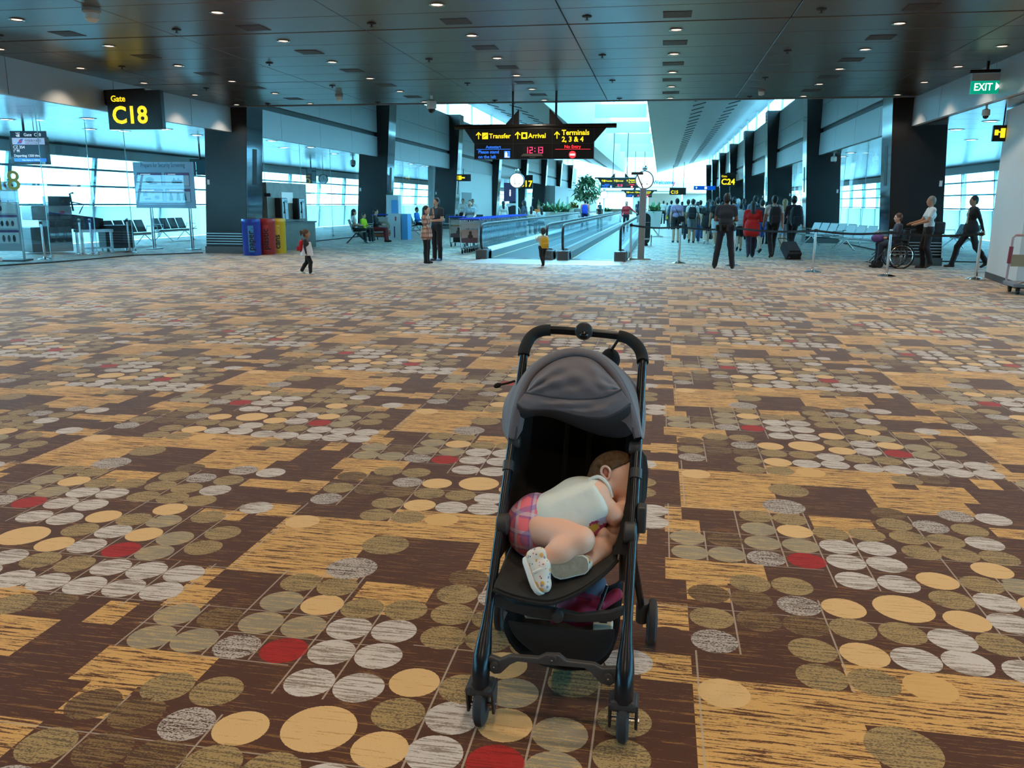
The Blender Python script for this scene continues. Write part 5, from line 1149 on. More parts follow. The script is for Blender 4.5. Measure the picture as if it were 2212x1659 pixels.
    if hairlen == 'pony': P += [('hair', 'c', hc+V3(0, -.09*hs, .04*hs), hc+V3(0, -.15*hs, .06*hs), .03*hs, .045*hs, .01), ('hair', 'c', hc+V3(0, -.15*hs, .05*hs), hc+V3(0, -.16*hs, -.04*hs), .04*hs, .02*hs, .01)]
    # legs
    for q in (-1, 1):
        hj = V3(q*.088*s*fat, 0, hip)+up
        if pose == 'sit':
            kj = hj+Y*.42*s*ls+V3(q*.03, 0, .0); aj = V3(kj[0], kj[1]+.02*s, an)
        elif pose == 'walk':
            f = q*stride; kj = V3(q*.085*s, f*.45+.06*s, kn+.01); aj = V3(q*.075*s, f*.85-(.02 if f > 0 else .04), an+(.0 if f > 0 else .07*s))
        else:
            kj = V3(q*(.085*s+spread*.5), .015, kn); aj = V3(q*(.075*s+spread), 0, an)
        lg = 'bot' if legs == 'long' else 'skin'
        r1, r2, r3 = .082*s*fat, .058*s*fat, .042*s*fat
        if legs == 'long': r2 *= 1.18; r3 *= 1.4
        if legs in ('short', 'skirt'):
            mid = hj*.25+kj*.75
            P += [('bot', 'c', hj, mid, r1*1.08, r2*1.4, .02), ('skin', 'c', hj*.3+kj*.7, kj, r2*1.05, r2*.95, .01)]
        else: P += [(lg, 'c', hj, kj, r1, r2, .03)]
        P += [(lg, 'c', kj, kj*.6+aj*.4+V3(0, -.015*s, 0), r2*.95, r2*.93, .02), (lg, 'c', kj*.6+aj*.4+V3(0, -.015*s, 0), aj, r2*.93, r3, .02)]
        if pose == 'walk' and q*stride < 0:
            heel = aj+V3(0, -.05*s, -.03*s); toe = V3(aj[0]+q*.01, aj[1]+.1*s, .03*s)
        else: heel = V3(aj[0], aj[1]-.045*s, .036*s); toe = V3(aj[0]+q*.015, aj[1]+.15*s*ls, .03*s)
        P += [('shoe', 'c', heel, toe, .038*s, .033*s, .01), ('shoe', 'c', V3(aj[0], aj[1], aj[2]-.015*s), (heel+toe)/2+Z*.008, .046*s, .036*s, .02)]
    # arms
    for q in (-1, 1):
        sj = V3(q*.175*s*fat, -.01, sh-.045*s)+up; mode = arms if isinstance(arms, str) else arms[0 if q < 0 else 1]
        if mode == 'down': ej = sj+V3(q*.045, -.02, -.29)*s; wj = ej+V3(q*.0, .06, -.24)*s
        elif mode == 'swingf': ej = sj+V3(q*.03, .08, -.27)*s; wj = ej+V3(0, .14, -.2)*s
        elif mode == 'swingb': ej = sj+V3(q*.03, -.11, -.26)*s; wj = ej+V3(0, -.08, -.23)*s
        elif mode == 'front': ej = sj+V3(q*.05, .05, -.27)*s; wj = ej+V3(-q*.16, .2, -.02)*s
        elif mode == 'push': ej = sj+V3(q*.03, .12, -.25)*s; wj = ej+V3(-q*.01, .23, -.07)*s
        elif mode == 'lap': ej = sj+V3(q*.05, .06, -.27)*s; wj = ej+V3(-q*.1, .22, -.03)*s
        elif mode == 'head': ej = sj+V3(q*.12, .14, .02)*s; wj = ej+V3(-q*.12, .02, .2)*s
        elif mode == 'up': ej = sj+V3(q*.04, .16, -.17)*s; wj = ej+V3(-q*.02, .12, .14)*s
        elif mode == 'out': ej = sj+V3(q*.2, .02, -.2)*s; wj = ej+V3(q*.17, .12, -.1)*s
        if child: ej = sj+(ej-sj)*.85; wj = ej+(wj-ej)*.85*.95
        L1 = 'top'; L2 = 'top' if sleeve == 'long' else 'skin'
        m_ = sj*.45+ej*.55
        if sleeve == 'none': L1 = 'skin'
        P += [(L1, 'c', sj, m_, .056*s*fat, .05*s*fat, .03), (L2, 'c', m_, ej, .044*s*fat if L2 == 'skin' else .048*s*fat, .04*s*fat, .01), (L2, 'c', ej, wj, .04*s*fat, .028*s*fat, .01)]
        d = (wj-ej); d = d/np.linalg.norm(d); side = np.cross(d, X*q); side = side/max(1e-6, np.linalg.norm(side))
        if h <= .016 and fin: P += hand_prims('skin', wj, d, side, -X*q, s)
        else: P += [('skin', 'c', wj, wj+d*.08*s, .03*s, .032*s), ('skin', 'c', wj+d*.08*s, wj+d*.15*s, .03*s, .018*s), ('skin', 'c', wj+d*.02*s+side*.02*s, wj+d*.07*s+side*.045*s, .013*s, .012*s)]
    if extra: P = extra(P, dict(s=s, hs=hs, hip=hip, sh=sh, up=up, hc=hc))
    body = sdf_object('body', P, h, mats, t, k=.02)
    return t, dict(s=s, hs=hs, hip=hip, sh=sh, up=up, hc=hc)
def backpack(label, pt, info, rgb, w=.3, hgt=.44, d=.17, front=False, carry=None):
    s = info['s']; o = pt.location; z = info['sh']-hgt-.02+info['up'][2]+(carry or 0)
    t = thing('backpack', label, 'backpack', o, rz=pt.rotation_euler.z)
    CM = cloth('pack%d_%d_%d' % rgb, rgb); m = MB(); y0 = -.105*s; y1 = y0-d
    n_ = 7; rows = []
    for i in range(n_):
        f = i/(n_-1); zz = z+hgt*f; sq = (1-abs(2*f-1)**4*.35); rows.append([(w/2*sq*math.copysign(abs(math.cos(a))**.6, math.cos(a)), (y0+y1)/2+(d/2)*sq*math.copysign(abs(math.sin(a))**.7, math.sin(a)), zz) for a in [2*PI*j/14 for j in range(14)]])
    vs = [p for r in rows for p in r]; fs = [(i*14+j, i*14+(j+1) % 14, (i+1)*14+(j+1) % 14, (i+1)*14+j) for i in range(n_-1) for j in range(14)]+[tuple(range(14))[::-1], tuple(range((n_-1)*14, n_*14))]
    m.add(vs, fs); m.build('bag_body', CM, t, smooth=True, ang=60)
    m = MB(); m.box((0, y1-.015, z+hgt*.3), (w*.72, .06, hgt*.4)); m.build('front_pocket', CM, t, bevel=.02)
    for q in (-1, 1):
        x = q*w*.3; m = MB(); m.tube([(x, y0-.02, z+hgt*.95), (x, -.05*s, info['sh']+.02*s+info['up'][2]), (x, .07*s, info['sh']-.03*s+info['up'][2]), (x*1.1, .115*s, info['sh']-.16*s+info['up'][2]), (x*1.35, .05*s, z+.14), (x*1.2, y0, z+.06)], .014*max(s, .7), 6); m.build('shoulder_strap', CM, t, smooth=True)
    m = MB(); m.tube([(-.03, y0-.03, z+hgt), (0, y0-.03, z+hgt+.04), (.03, y0-.03, z+hgt)], .007, 5); m.build('top_loop', CM, t)
    return t
# ================================================================ PEOPLE IN THE HALL
NEAR = .0155; UPF = PI/2   # facing +Y = away from the camera
def at_px(x, y): g = gnd(x, y); return (g.x, g.y)
# toddler with red backpack, walking right and away
p, i = person('person', 'toddler in a white dress with dark sleeves and a red backpack', at_px(665, 592), .25, .93, 'walk', ('dark_navy', (44, 38, 42)), ('leggings', (22, 22, 24)), ('white', (210, 205, 200)), 'tan', HAIRBR, 'pony', child=.55, h=.012, stride=.1, arms='down')
s = i['s']; t = p
m = MB(); m.lathe([(.09, i['sh']-.05), (.112, i['hip']+.1), (.135, i['hip']-.05), (.128, i['hip']-.055)], n=18); m.build('white_tunic', cloth('white_tunic', (222, 206, 196)), p, smooth=True)
backpack('small red toddler backpack with white print', p, i, (190, 20, 34), .2, .24, .1)
# boy with yellow backpack
p, i = person('person', 'toddler boy in a cream shirt with a yellow backpack by the walkway', at_px(1172, 575), UPF+.55, .92, 'walk', ('cream', (214, 210, 200)), ('black_trousers', (22, 22, 26)), ('black', (18, 18, 20)), 'fair', HAIRB, 'short', child=.55, h=.012, stride=.09, arms=('up', 'down'))
backpack('small yellow toddler backpack', p, i, (224, 170, 40), .2, .26, .11)
# woman and girl in plaid
p, i = person('person', 'woman in a dark top looking up behind the plaid-shirt girl', at_px(945, 563), -PI/2-.5, 1.62, 'stand', ('charcoal', (46, 48, 56)), ('black_trousers', (22, 22, 26)), ('blue_sneaker', (120, 150, 190)), 'fair', HAIRB, 'bob', sleeve='short', arms=('front', 'front'), h=NEAR, fine_face=True, spread=.03)
PLAID = bpy.data.materials.new('plaid_shirt'); PLAID.use_nodes = True
def plaid(m_, base, c1, c2, sc, t1=.55):
    nt = m_.node_tree; b = nt.nodes['Principled BSDF']; b.inputs['Roughness'].default_value = .85; tc = nt.nodes.new('ShaderNodeTexCoord'); sp = nt.nodes.new('ShaderNodeSeparateXYZ'); nt.links.new(tc.outputs['Object'], sp.inputs[0]); last = None
    rgb = nt.nodes.new('ShaderNodeRGB'); rgb.outputs[0].default_value = base; last = rgb.outputs[0]
    for ax, col, th in ((2, c1, t1), (0, c1, t1), (2, c2, .8), (0, c2, .8), (1, c1, t1+.05)):
        w = nt.nodes.new('ShaderNodeMath'); w.operation = 'MULTIPLY'; w.inputs[1].default_value = sc; nt.links.new(sp.outputs[ax], w.inputs[0])
        f = nt.nodes.new('ShaderNodeMath'); f.operation = 'FRACT'; nt.links.new(w.outputs[0], f.inputs[0]); g_ = nt.nodes.new('ShaderNodeMath'); g_.operation = 'GREATER_THAN'; g_.inputs[1].default_value = th; nt.links.new(f.outputs[0], g_.inputs[0])
        k_ = nt.nodes.new('ShaderNodeMath'); k_.operation = 'MULTIPLY'; k_.inputs[1].default_value = .5; nt.links.new(g_.outputs[0], k_.inputs[0])
        mx = nt.nodes.new('ShaderNodeMix'); mx.data_type = 'RGBA'; nt.links.new(k_.outputs[0], mx.inputs[0]); nt.links.new(last, mx.inputs[6]); mx.inputs[7].default_value = col; last = mx.outputs[2]
    nt.links.new(last, b.inputs['Base Color'])
plaid(PLAID, srgb(224, 186, 160), srgb(150, 84, 70), srgb(40, 26, 30), 9)
MATS['cloth_plaid'] = PLAID
p, i = person('person', 'girl in an orange plaid shirt and black leggings rubbing her head', at_px(922, 569), -.2, 1.42, 'stand', ('plaid', (200, 150, 120)), ('leggings', (22, 22, 24)), ('black', (18, 18, 20)), 'fair', HAIRB, 'long', arms='head', h=NEAR, child=.12, hem=.12, spread=-.01, wide=.92)
# woman with trolley, staff, people behind
FLORAL = mat('cloth_floral', srgb(150, 160, 165), .8, noise=.75, nscale=22)
p, i = person('person', 'woman in a grey patterned blouse pushing a luggage trolley', (gnd(992, 534).x+.18, gnd(992, 534).y+.95), -PI/2, 1.6, 'walk', ('floral', (150, 160, 165)), ('black_trousers', (22, 22, 26)), ('black', (18, 18, 20)), 'fair', HAIRB, 'bob', sleeve='short', arms='push', h=.018, fine_face=True)
far = lambda px, py, Y: (atY(px, py, Y).x, Y)
person('person', 'man in a white shirt with a lanyard before the grey door', far(1021, 450, 44), -PI/2+.3, 1.7, 'stand', ('white', (205, 210, 212)), ('black_trousers', (22, 22, 26)), skin='tan', arms='front')
person('person', 'man in white shirt partly hidden behind the blouse woman', far(1000, 450, 44.6), -PI/2, 1.72, 'stand', ('white', (205, 210, 212)), ('black_trousers', (22, 22, 26)), skin='tan')
person('person', 'woman with long black hair in a white top beside the notice stand', far(1087, 450, 40), UPF+.4, 1.6, 'stand', ('white', (205, 210, 212)), ('navy', (30, 34, 48)), hairlen='long')
person('person', 'woman in a dark headscarf above the walkway rail', far(1132, 450, 37.5), PI-.3, 1.62, 'stand', ('slate', (60, 68, 80)), ('navy', (30, 34, 48)), hair=cloth('scarf', (40, 46, 56)), hairlen='long')
person('person', 'seated traveller in an orange top beyond the walkway glass', far(1163, 470, 45), -PI/2, 1.6, 'sit', ('orange', (220, 110, 40)), skin='tan', arms='lap', seat=.62)
person('person', 'seated woman with dark hair and white top right of the headscarf woman', far(1148, 470, 41), UPF, 1.6, 'sit', ('white', (205, 210, 212)), hairlen='long', arms='lap', seat=.55)
person('person', 'seated woman with dark hair at the end beside the long planter', far(1169, 470, 42), UPF+.5, 1.6, 'sit', ('pale', (190, 196, 200)), hairlen='long', arms='lap', seat=.5)
person('person', 'seated person with dark hair before the grey kiosk wall', far(1247, 470, 58), UPF, 1.6, 'sit', ('grey', (120, 120, 120)), arms='lap', seat=.6)
for (px, Y), lab in (((1163, 45), 'dark stool under the traveller in orange'), ((1148, 41), 'dark stool under the woman right of the headscarf woman'), ((1169, 42), 'dark stool beside the long planter'), ((1247, 58), 'dark stool before the grey kiosk wall')):
    x = atY(px, 470, Y).x; t = thing('stool', lab, 'stool', (x, Y, 0)); m = MB(); m.lathe([(.2, .42), (.22, .47), (.2, .5)], n=14); m.build('seat', DSEAT, t); m = MB(); m.cyl((0, 0, .02), (0, 0, .42), .04, 8); m.lathe([(.18, 0), (.18, .02)], n=14); m.build('pedestal', DULLSTEEL, t)
p, i = person('person', 'man in a coral shirt with a blue backpack on the left walkway', far(1264, 450, 47.5), UPF, 1.72, 'stand', ('coral', (226, 130, 110)), ('blue_jeans', (40, 60, 110)), skin='fair', sleeve='short', lift=.015); backpack('bright blue backpack on the man in coral', p, i, (30, 70, 190), .34, .5)
p, i = person('person', 'woman in a red jacket riding the right walkway towards the camera', far(1353, 455, 46), -PI/2, 1.62, 'stand', ('red', (190, 34, 44)), ('black_trousers', (22, 22, 26)), skin='fair', hairlen='long', arms=('out', 'down'), lift=.015, spread=.02)
# waiting family
g = b3.location
person('person', 'seated woman in a white tee with long black hair on the beige bench', (g.x-.12, g.y-.38), .35, 1.62, 'sit', ('white', (205, 202, 200)), ('black_trousers', (22, 22, 26)), ('white_shoe', (210, 208, 205)), 'fair', HAIRB, 'long', sleeve='short', arms='lap', h=.018, seat=.42)
person('person', 'boy in a neon yellow jacket seated on the beige bench', (g.x+.05, g.y+.2), -.2, 1.3, 'sit', ('neon', (205, 225, 30)), ('black_trousers', (22, 22, 26)), ('white_shoe', (210, 208, 205)), 'fair', HAIRB, 'short', arms='lap', child=.2, h=.018, seat=.42)
person('person', 'seated person in black and red behind the neon boy', (g.x+.35, g.y+.72), .1, 1.65, 'sit', ('black_tee', (24, 24, 28)), ('maroon', (110, 24, 34)), skin='fair', arms='lap', h=.018, seat=.42)
person('person', 'seated man in a bright blue shirt beyond the advertising box', (b4.location.x+.05, b4.location.y-.1), -.1, 1.68, 'sit', ('bright_blue', (40, 130, 220)), ('navy', (30, 34, 48)), skin='tan', arms='lap', seat=.42)
# ---- right-hand crowd
p, i = person('person', 'security officer in a dark uniform standing with feet apart', at_px(1562, 580), UPF-.15, 1.75, 'stand', ('uniform', (44, 50, 60)), ('uniform_trousers', (30, 33, 42)), ('boots', (34, 30, 28)), 'brown', HAIRB, 'short', sleeve='short', arms='front', h=NEAR, spread=.13)
t = thing('duty_belt', 'black duty belt with pouches worn by the security officer', 'belt', p.location, rz=p.rotation_euler.z); zz = i['hip']+.08
m = MB(); m.lathe([(.172, zz-.03), (.178, zz-.025), (.178, zz+.025), (.172, zz+.03)], n=24); m.build('strap', BLACK, t, smooth=True)
for a in (2.6, 3.6, 4.3, 5.0, 5.9, .1): m = MB(); m.box((.2*math.cos(a), .17*math.sin(a)-.01, zz-.05), (.08, .06, .14), Matrix.Rotation(a, 3, 'Z')); m.build('pouch', BLACK, t, bevel=.01)
p, i = person('person', 'woman with long black hair in a red jacket behind the belt line', at_px(1620, 556), UPF, 1.6, 'walk', ('scarlet', (200, 28, 32)), ('navy_trousers', (34, 38, 60)), ('navy_shoe', (40, 50, 90)), 'tan', HAIRB, 'long', arms=('swingf', 'front'), hem=.2, h=NEAR, stride=.12, wide=1.08)
p, i = person('person', 'man in a white shirt with a black backpack walking away', at_px(1665, 556), UPF+.1, 1.76, 'walk', ('white', (205, 210, 212)), ('black_trousers', (22, 22, 26)), ('brown_shoe', (60, 44, 34)), 'tan', HAIRB, 'short', sleeve='short', arms=('swingf', 'swingb'), h=NEAR, stride=.3)
backpack('black backpack on the man in a white shirt', p, i, (26, 30, 38), .34, .52, .2)
p, i = person('person', 'blonde woman in a pale top and shorts right of the white-shirt man', at_px(1688, 545), UPF, 1.68, 'walk', ('pale_pink', (206, 190, 192)), ('white_shorts', (190, 190, 205)), ('white_shoe', (210, 208, 205)), 'fair', HAIRBL, 'long', sleeve='short', legs='short', h=.018, stride=.25)
t = thing('shoulder_bag', 'small dark shoulder bag worn by the blonde woman', 'bag', p.location, rz=p.rotation_euler.z); m = MB(); m.box((.05, -.17, 1.0), (.22, .08, .2)); m.build('pouch', BLACK, t, bevel=.02); m = MB(); m.tube([(.15, -.14, 1.08), (.0, -.13, 1.3), (-.12, -.05, 1.46), (-.1, .06, 1.44)], .01, 6); m.build('strap', BLACK, t)
p, i = person('person', 'dark-haired man in a maroon top with a large black backpack pulling a case', at_px(1707, 552), UPF+.25, 1.76, 'walk', ('maroon_top', (70, 40, 44)), ('black_trousers', (22, 22, 26)), skin='tan', arms=('swingf', 'swingb'), h=NEAR, stride=.25)
backpack('large black backpack on the man in maroon', p, i, (24, 28, 36), .36, .56, .24)
def case(label, px, py, w, hh, d, rgb, tilt, rz=0.0, dup_y=0):
    g = gnd(px, py); t = thing('suitcase', label, 'suitcase', (g.x, g.y, .0), rz=rz); R_ = Matrix.Rotation(tilt, 3, 'X'); CM = cloth('case%d_%d_%d' % rgb, rgb); z0 = .07
    m = MB(); m.box(R_ @ Vector((0, 0, hh/2))+Vector((0, 0, z0)), (w, d, hh), R_); m.build('shell', CM, t, bevel=.035)
    m = MB(); m.box(R_ @ Vector((0, -d/2-.02, hh*.35))+Vector((0, 0, z0)), (w*.8, .05, hh*.45), R_); m.build('pocket', CM, t, bevel=.015)
    m = MB()
    for q in (-1, 1): m.tube([R_ @ Vector((q*w*.3, d*.4, hh))+Vector((0, 0, z0)), R_ @ Vector((q*w*.3, d*.4, hh+.42))+Vector((0, 0, z0))], .009, 6)
    m.tube([R_ @ Vector((-w*.3, d*.4, hh+.42))+Vector((0, 0, z0)), R_ @ Vector((w*.3, d*.4, hh+.42))+Vector((0, 0, z0))], .014, 6); m.build('pull_handle', DARKGREY, t)
    for q in (-1, 1): m = MB(); m.lathe([(.02, -.018), (.04, -.016), (.04, .016), (.02, .018)], (q*w*.38, -.02, .04), 12, Matrix.Rotation(PI/2, 3, 'Y')); m.build('wheel', BLACK, t)
case('black wheeled suitcase tilted behind the man in maroon', 1715, 561, .42, .56, .26, (34, 38, 46), -.95, .3)
p, i = person('person', 'man with a black cap, grey shirt and backpack behind the red jacket', far(1630, 470, 29.5), UPF, 1.8, 'walk', ('grey_blue', (110, 124, 140)), ('navy', (30, 34, 48)), skin='fair', sleeve='short', stride=.2); backpack('dark backpack on the man in the black cap', p, i, (30, 32, 38), .32, .48)
person('person', 'person in a dark plum tee and blue shorts stepping behind the red jacket', far(1645, 470, 27.6), UPF+.2, 1.66, 'walk', ('plum', (52, 40, 56)), ('blue_shorts', (50, 80, 150)), ('black', (18, 18, 20)), 'fair', sleeve='short', legs='short', stride=.32)
person('person', 'man in a light blue tee right of the security officer', far(1584, 470, 31), UPF, 1.76, 'stand', ('sky_blue', (90, 150, 205)), ('navy', (30, 34, 48)), skin='tan', sleeve='short', spread=.03)
p, i = person('person', 'person in white carrying a black-strapped backpack beside the officer', far(1599, 480, 28.5), UPF, 1.55, 'walk', ('white', (205, 210, 212)), ('black_shorts', (24, 24, 28)), skin='fair', sleeve='short', legs='short', stride=.15); backpack('white backpack with black straps right of the officer', p, i, (190, 196, 200), .34, .46)
person('person', 'person in a white cap behind the officer', far(1593, 470, 34), UPF, 1.72, 'stand', ('teal', (60, 100, 110)), ('navy', (30, 34, 48)), hair=cloth('white_cap', (220, 225, 228)), skin='fair', spread=.03)
person('person', 'tall person in a black tee and white shorts left of the officer', far(1549, 470, 30), UPF+.2, 1.74, 'walk', ('black_tee', (24, 24, 28)), ('white_shorts2', (200, 206, 210)), ('white_shoe', (210, 208, 205)), 'tan', sleeve='short', legs='short', stride=.2)
person('person', 'woman in a short black dress left of the officer', far(1527, 480, 33.5), UPF, 1.62, 'walk', ('black_dress', (22, 22, 26)), ('black_dress', (22, 22, 26)), ('white_shoe', (210, 208, 205)), 'fair', HAIRB, 'long', sleeve='short', legs='short', hem=.22, stride=.2)
p, i = person('person', 'person in a black hoodie carrying a white sling bag', far(1505, 480, 34.5), UPF, 1.6, 'stand', ('black_hoodie', (26, 26, 30)), ('jeans', (60, 84, 130)), ('white_shoe', (210, 208, 205)), 'fair', HAIRB, 'long', spread=.02)
t = thing('sling_bag', 'white printed sling bag on the black hoodie', 'bag', p.location, rz=p.rotation_euler.z); m = MB(); m.sph((.02, -.17, 1.1), (.2, .06, .09), 12, 8, Matrix.Rotation(.5, 3, 'Y')); m.build('pouch', mat('bag_print', (.55, .56, .58), .6, noise=.8, nscale=30), t, smooth=True); m = MB(); m.tube([(-.18, -.15, 1.22), (-.1, -.06, 1.42), (0, .05, 1.38)], .012, 6); m.build('strap', BLACK, t)
p, i = person('person', 'man in a white tee with a black backpack in the queue', far(1495, 480, 34), UPF-.1, 1.7, 'walk', ('white', (205, 210, 212)), ('grey_shorts', (110, 116, 124)), ('black', (18, 18, 20)), 'tan', sleeve='short', legs='short', stride=.15); backpack('black backpack with white tags in the queue', p, i, (22, 24, 28), .32, .46)
person('person', 'dark-clothed person between the purple shirt and white tee men', far(1485, 480, 37.5), UPF, 1.7, 'stand', ('dark_grey', (52, 56, 62)), skin='tan', spread=.02)
p, i = person('person', 'man in a purple shirt, black shorts and cap with a shoulder bag', at_px(1459, 524), UPF+.15, 1.72, 'stand', ('lilac', (160, 136, 168)), ('black_shorts', (24, 24, 28)), ('grey_shoe', (70, 74, 80)), 'fair', cloth('dark_cap', (28, 30, 36)), 'short', sleeve='short', legs='short', arms='down', h=.018, spread=.02)
t = thing('shoulder_bag', 'black shoulder bag of the man in the purple shirt', 'bag', p.location, rz=p.rotation_euler.z); m = MB(); m.box((.16, -.15, .93), (.26, .1, .24)); m.build('pouch', BLACK, t, bevel=.03); m = MB(); m.tube([(.1, -.12, 1.05), (-.02, -.13, 1.25), (-.12, -.05, 1.43), (-.1, .08, 1.38)], .012, 6); m.build('strap', BLACK, t)
case('small dark suitcase standing behind the purple-shirt man', 1480, 508, .36, .5, .24, (30, 36, 40), 0)
p, i = person('person', 'little girl in a yellow jacket far down the right side', at_px(1443, 493), UPF, 1.05, 'walk', ('yellow', (220, 190, 60)), ('navy', (30, 34, 48)), skin='fair', hairlen='long', child=.4, stride=.1)
p, i = person('person', 'distant traveller with a dark backpack left of the purple shirt', far(1449, 470, 52), UPF, 1.72, 'walk', ('pale', (190, 196, 200)), stride=.2); backpack('dark backpack on the distant traveller', p, i, (40, 60, 80), .34, .5)
r2 = random.Random(3); CO = [('grey', (120, 120, 120)), ('dark_grey', (52, 56, 62)), ('white', (205, 210, 212)), ('navy_top', (40, 46, 70)), ('teal', (60, 100, 110)), ('black_tee', (24, 24, 28)), ('sky_blue', (90, 150, 205))]
PLACE = [(1512, 39, 'just right of the black hoodie'), (1538, 38, 'behind the black dress'), (1560, 37, 'right behind the officer'), (1605, 38, 'far behind the red jacket'), (1570, 42, 'deep behind the officer'), (1655, 34, 'behind the white-shirt man'), (1531, 45, 'far behind the black dress'), (1472, 56, 'beyond the purple shirt'), (1498, 48, 'beyond the white tee'), (1432, 66, 'beyond the tub plant'), (1378, 70, 'beside the square post far away'), (1295, 84, 'at the far end of the left walkway'), (1440, 80, 'under the far C15 sign')]
for k, (px, Y, where) in enumerate(PLACE):
    c = CO[k % len(CO)]; person('person', 'distant person in a %s top %s' % (c[0].replace('_', ' ').replace(' top', ''), where), far(px, 470, Y), UPF+r2.uniform(-.5, .5), r2.uniform(1.58, 1.76), r2.choice(['walk', 'stand']), c, r2.choice([('navy', (30, 34, 48)), ('black_trousers', (22, 22, 26)), ('jeans', (60, 84, 130))]), skin=r2.choice(['tan', 'fair']), hairlen=r2.choice(['short', 'long']), sleeve=r2.choice(['short', 'long']), h=.026, spread=.03)
# ---- wheelchair group on the right (moving left)
LEFT = PI
W = at_px(1935, 580)
t = thing('wheelchair', 'black wheelchair with spoked wheels carrying a seated traveller', 'wheelchair', (W[0], W[1]+.25, 0), rz=LEFT-PI/2)
for q in (-1, 1):
    w_ = bpy.data.objects.new('drive_wheel', None); COL.objects.link(w_); w_.parent = t; w_.location = (q*.29, -.08, .3)
    ring = [(0, .3*math.cos(a), .3*math.sin(a)) for a in [2*PI*k/28 for k in range(28)]]
    m = MB(); m.tube(ring, .018, 8, closed=True); m.build('tyre', BLACK, w_, smooth=True); m = MB(); m.tube([(q*.03, y*.86, z*.86) for _, y, z in ring], .008, 6, closed=True); m.build('push_rim', CHROME, w_)
    m = MB()
    for k in range(12): a = 2*PI*k/12; m.tube([(0, .03*math.cos(a), .03*math.sin(a)), (0, .285*math.cos(a), .285*math.sin(a))], .003, 4)
    m.build('spokes', CHROME, w_); m = MB(); m.cyl((-.03, 0, 0), (.03, 0, 0), .03, 10); m.build('hub', CHROME, w_)
    m = MB(); m.tube([(q*.25, -.25, .95), (q*.25, -.22, .5), (q*.25, -.2, .3)], .013, 8); m.tube([(q*.25, -.22, .68), (q*.25, .2, .68), (q*.25, .24, .5), (q*.25, .3, .2)], .013, 8); m.tube([(q*.25, -.2, .48), (q*.25, .25, .5)], .013, 8); m.build('frame', DARKGREY, t, smooth=True)
    m = MB(); m.tube([(q*.25, -.25, .93), (q*.25, -.36, .94)], .02, 8); m.build('grip', BLACK, t)
    m = MB(); m.lathe([(.03, -.018), (.09, -.016), (.09, .016), (.03, .018)], (q*.22, .38, .09), 18, Matrix.Rotation(PI/2, 3, 'Y')); m.build('caster', BLACK, t)
    m = MB(); m.box((q*.13, .55, .12), (.18, .14, .02), Matrix.Rotation(.2, 3, 'X')); m.tube([(q*.22, .3, .4), (q*.2, .52, .14)], .012, 6); m.build('footrest', DARKGREY, t)
    m = MB(); m.box((q*.27, .02, .7), (.05, .34, .03)); m.build('armrest', BLACK, t)
m = MB(); m.bx(-.24, .24, -.2, .25, .47, .52); m.build('seat', BLACK, t, bevel=.01); m = MB(); m.bx(-.24, .24, -.25, -.2, .5, .92); m.build('backrest', BLACK, t, bevel=.01)
p, i = person('person', 'brown-haired traveller in a navy jacket sitting in the wheelchair', (W[0]+.02, W[1]+.25), LEFT, 1.6, 'sit', ('navy_jacket', (36, 38, 52)), ('navy', (30, 34, 48)), ('brown_shoe', (60, 44, 34)), 'fair', HAIRBR, 'short', arms='lap', h=NEAR, seat=.5, fine_face=True)
t = thing('cloth_bag', 'purple and orange patterned bag on the lap in the wheelchair', 'bag', (W[0]-.42, W[1]+.25, .6)); m = MB(); m.sph((0, 0, .12), (.16, .14, .11), 14, 10); m.build('pouch', mat('bag_purple', srgb(92, 62, 120), .7, noise=.9, nscale=12), t, smooth=True); m = MB(); m.tube([(-.08, 0, .24), (0, 0, .3), (.08, 0, .24)], .012, 6); m.build('strap', mat('bag_orange2', srgb(200, 120, 60), .6), t)
p, i = person('person', 'grey-haired man in a white short-sleeved shirt pushing the wheelchair', (W[0]+.72, W[1]+.22), LEFT, 1.72, 'walk', ('white_shirt', (214, 210, 206)), ('black_trousers', (22, 22, 26)), ('brown_shoe', (60, 44, 34)), 'tan', HAIRG, 'short', sleeve='short', arms='push', h=NEAR, stride=.06, fine_face=True)
g2 = at_px(2088, 578)
p, i = person('person', 'man in a black jacket and white shirt striding behind the wheelchair', (g2[0], g2[1]), LEFT, 1.74, 'walk', ('black_jacket', (24, 24, 28)), ('black_trousers', (22, 22, 26)), ('brown_shoe', (60, 44, 34)), 'tan', HAIRB, 'short', arms=('swingb', 'swingb'), h=NEAR, stride=.42, hem=.02, fine_face=True)
m = MB(); m.prism([(-.04, .1, i['sh']-.02), (.04, .1, i['sh']-.02), (.05, .118, i['hip']+.04), (-.05, .118, i['hip']+.04)], (0, .012, 0)); m.build('shirt_front', cloth('white_shirt', (214, 210, 206)), p)
t = thing('shoulder_bag', 'black bag hanging behind the wheelchair pusher', 'bag', (W[0]+1.05, W[1]+.55, .82)); m = MB(); m.box((0, 0, .15), (.26, .16, .3)); m.build('pouch', BLACK, t, bevel=.04); m = MB(); m.tube([(-.1, 0, .3), (-.18, -.1, .6), (-.25, -.2, .66)], .012, 6); m.build('strap', BLACK, t)
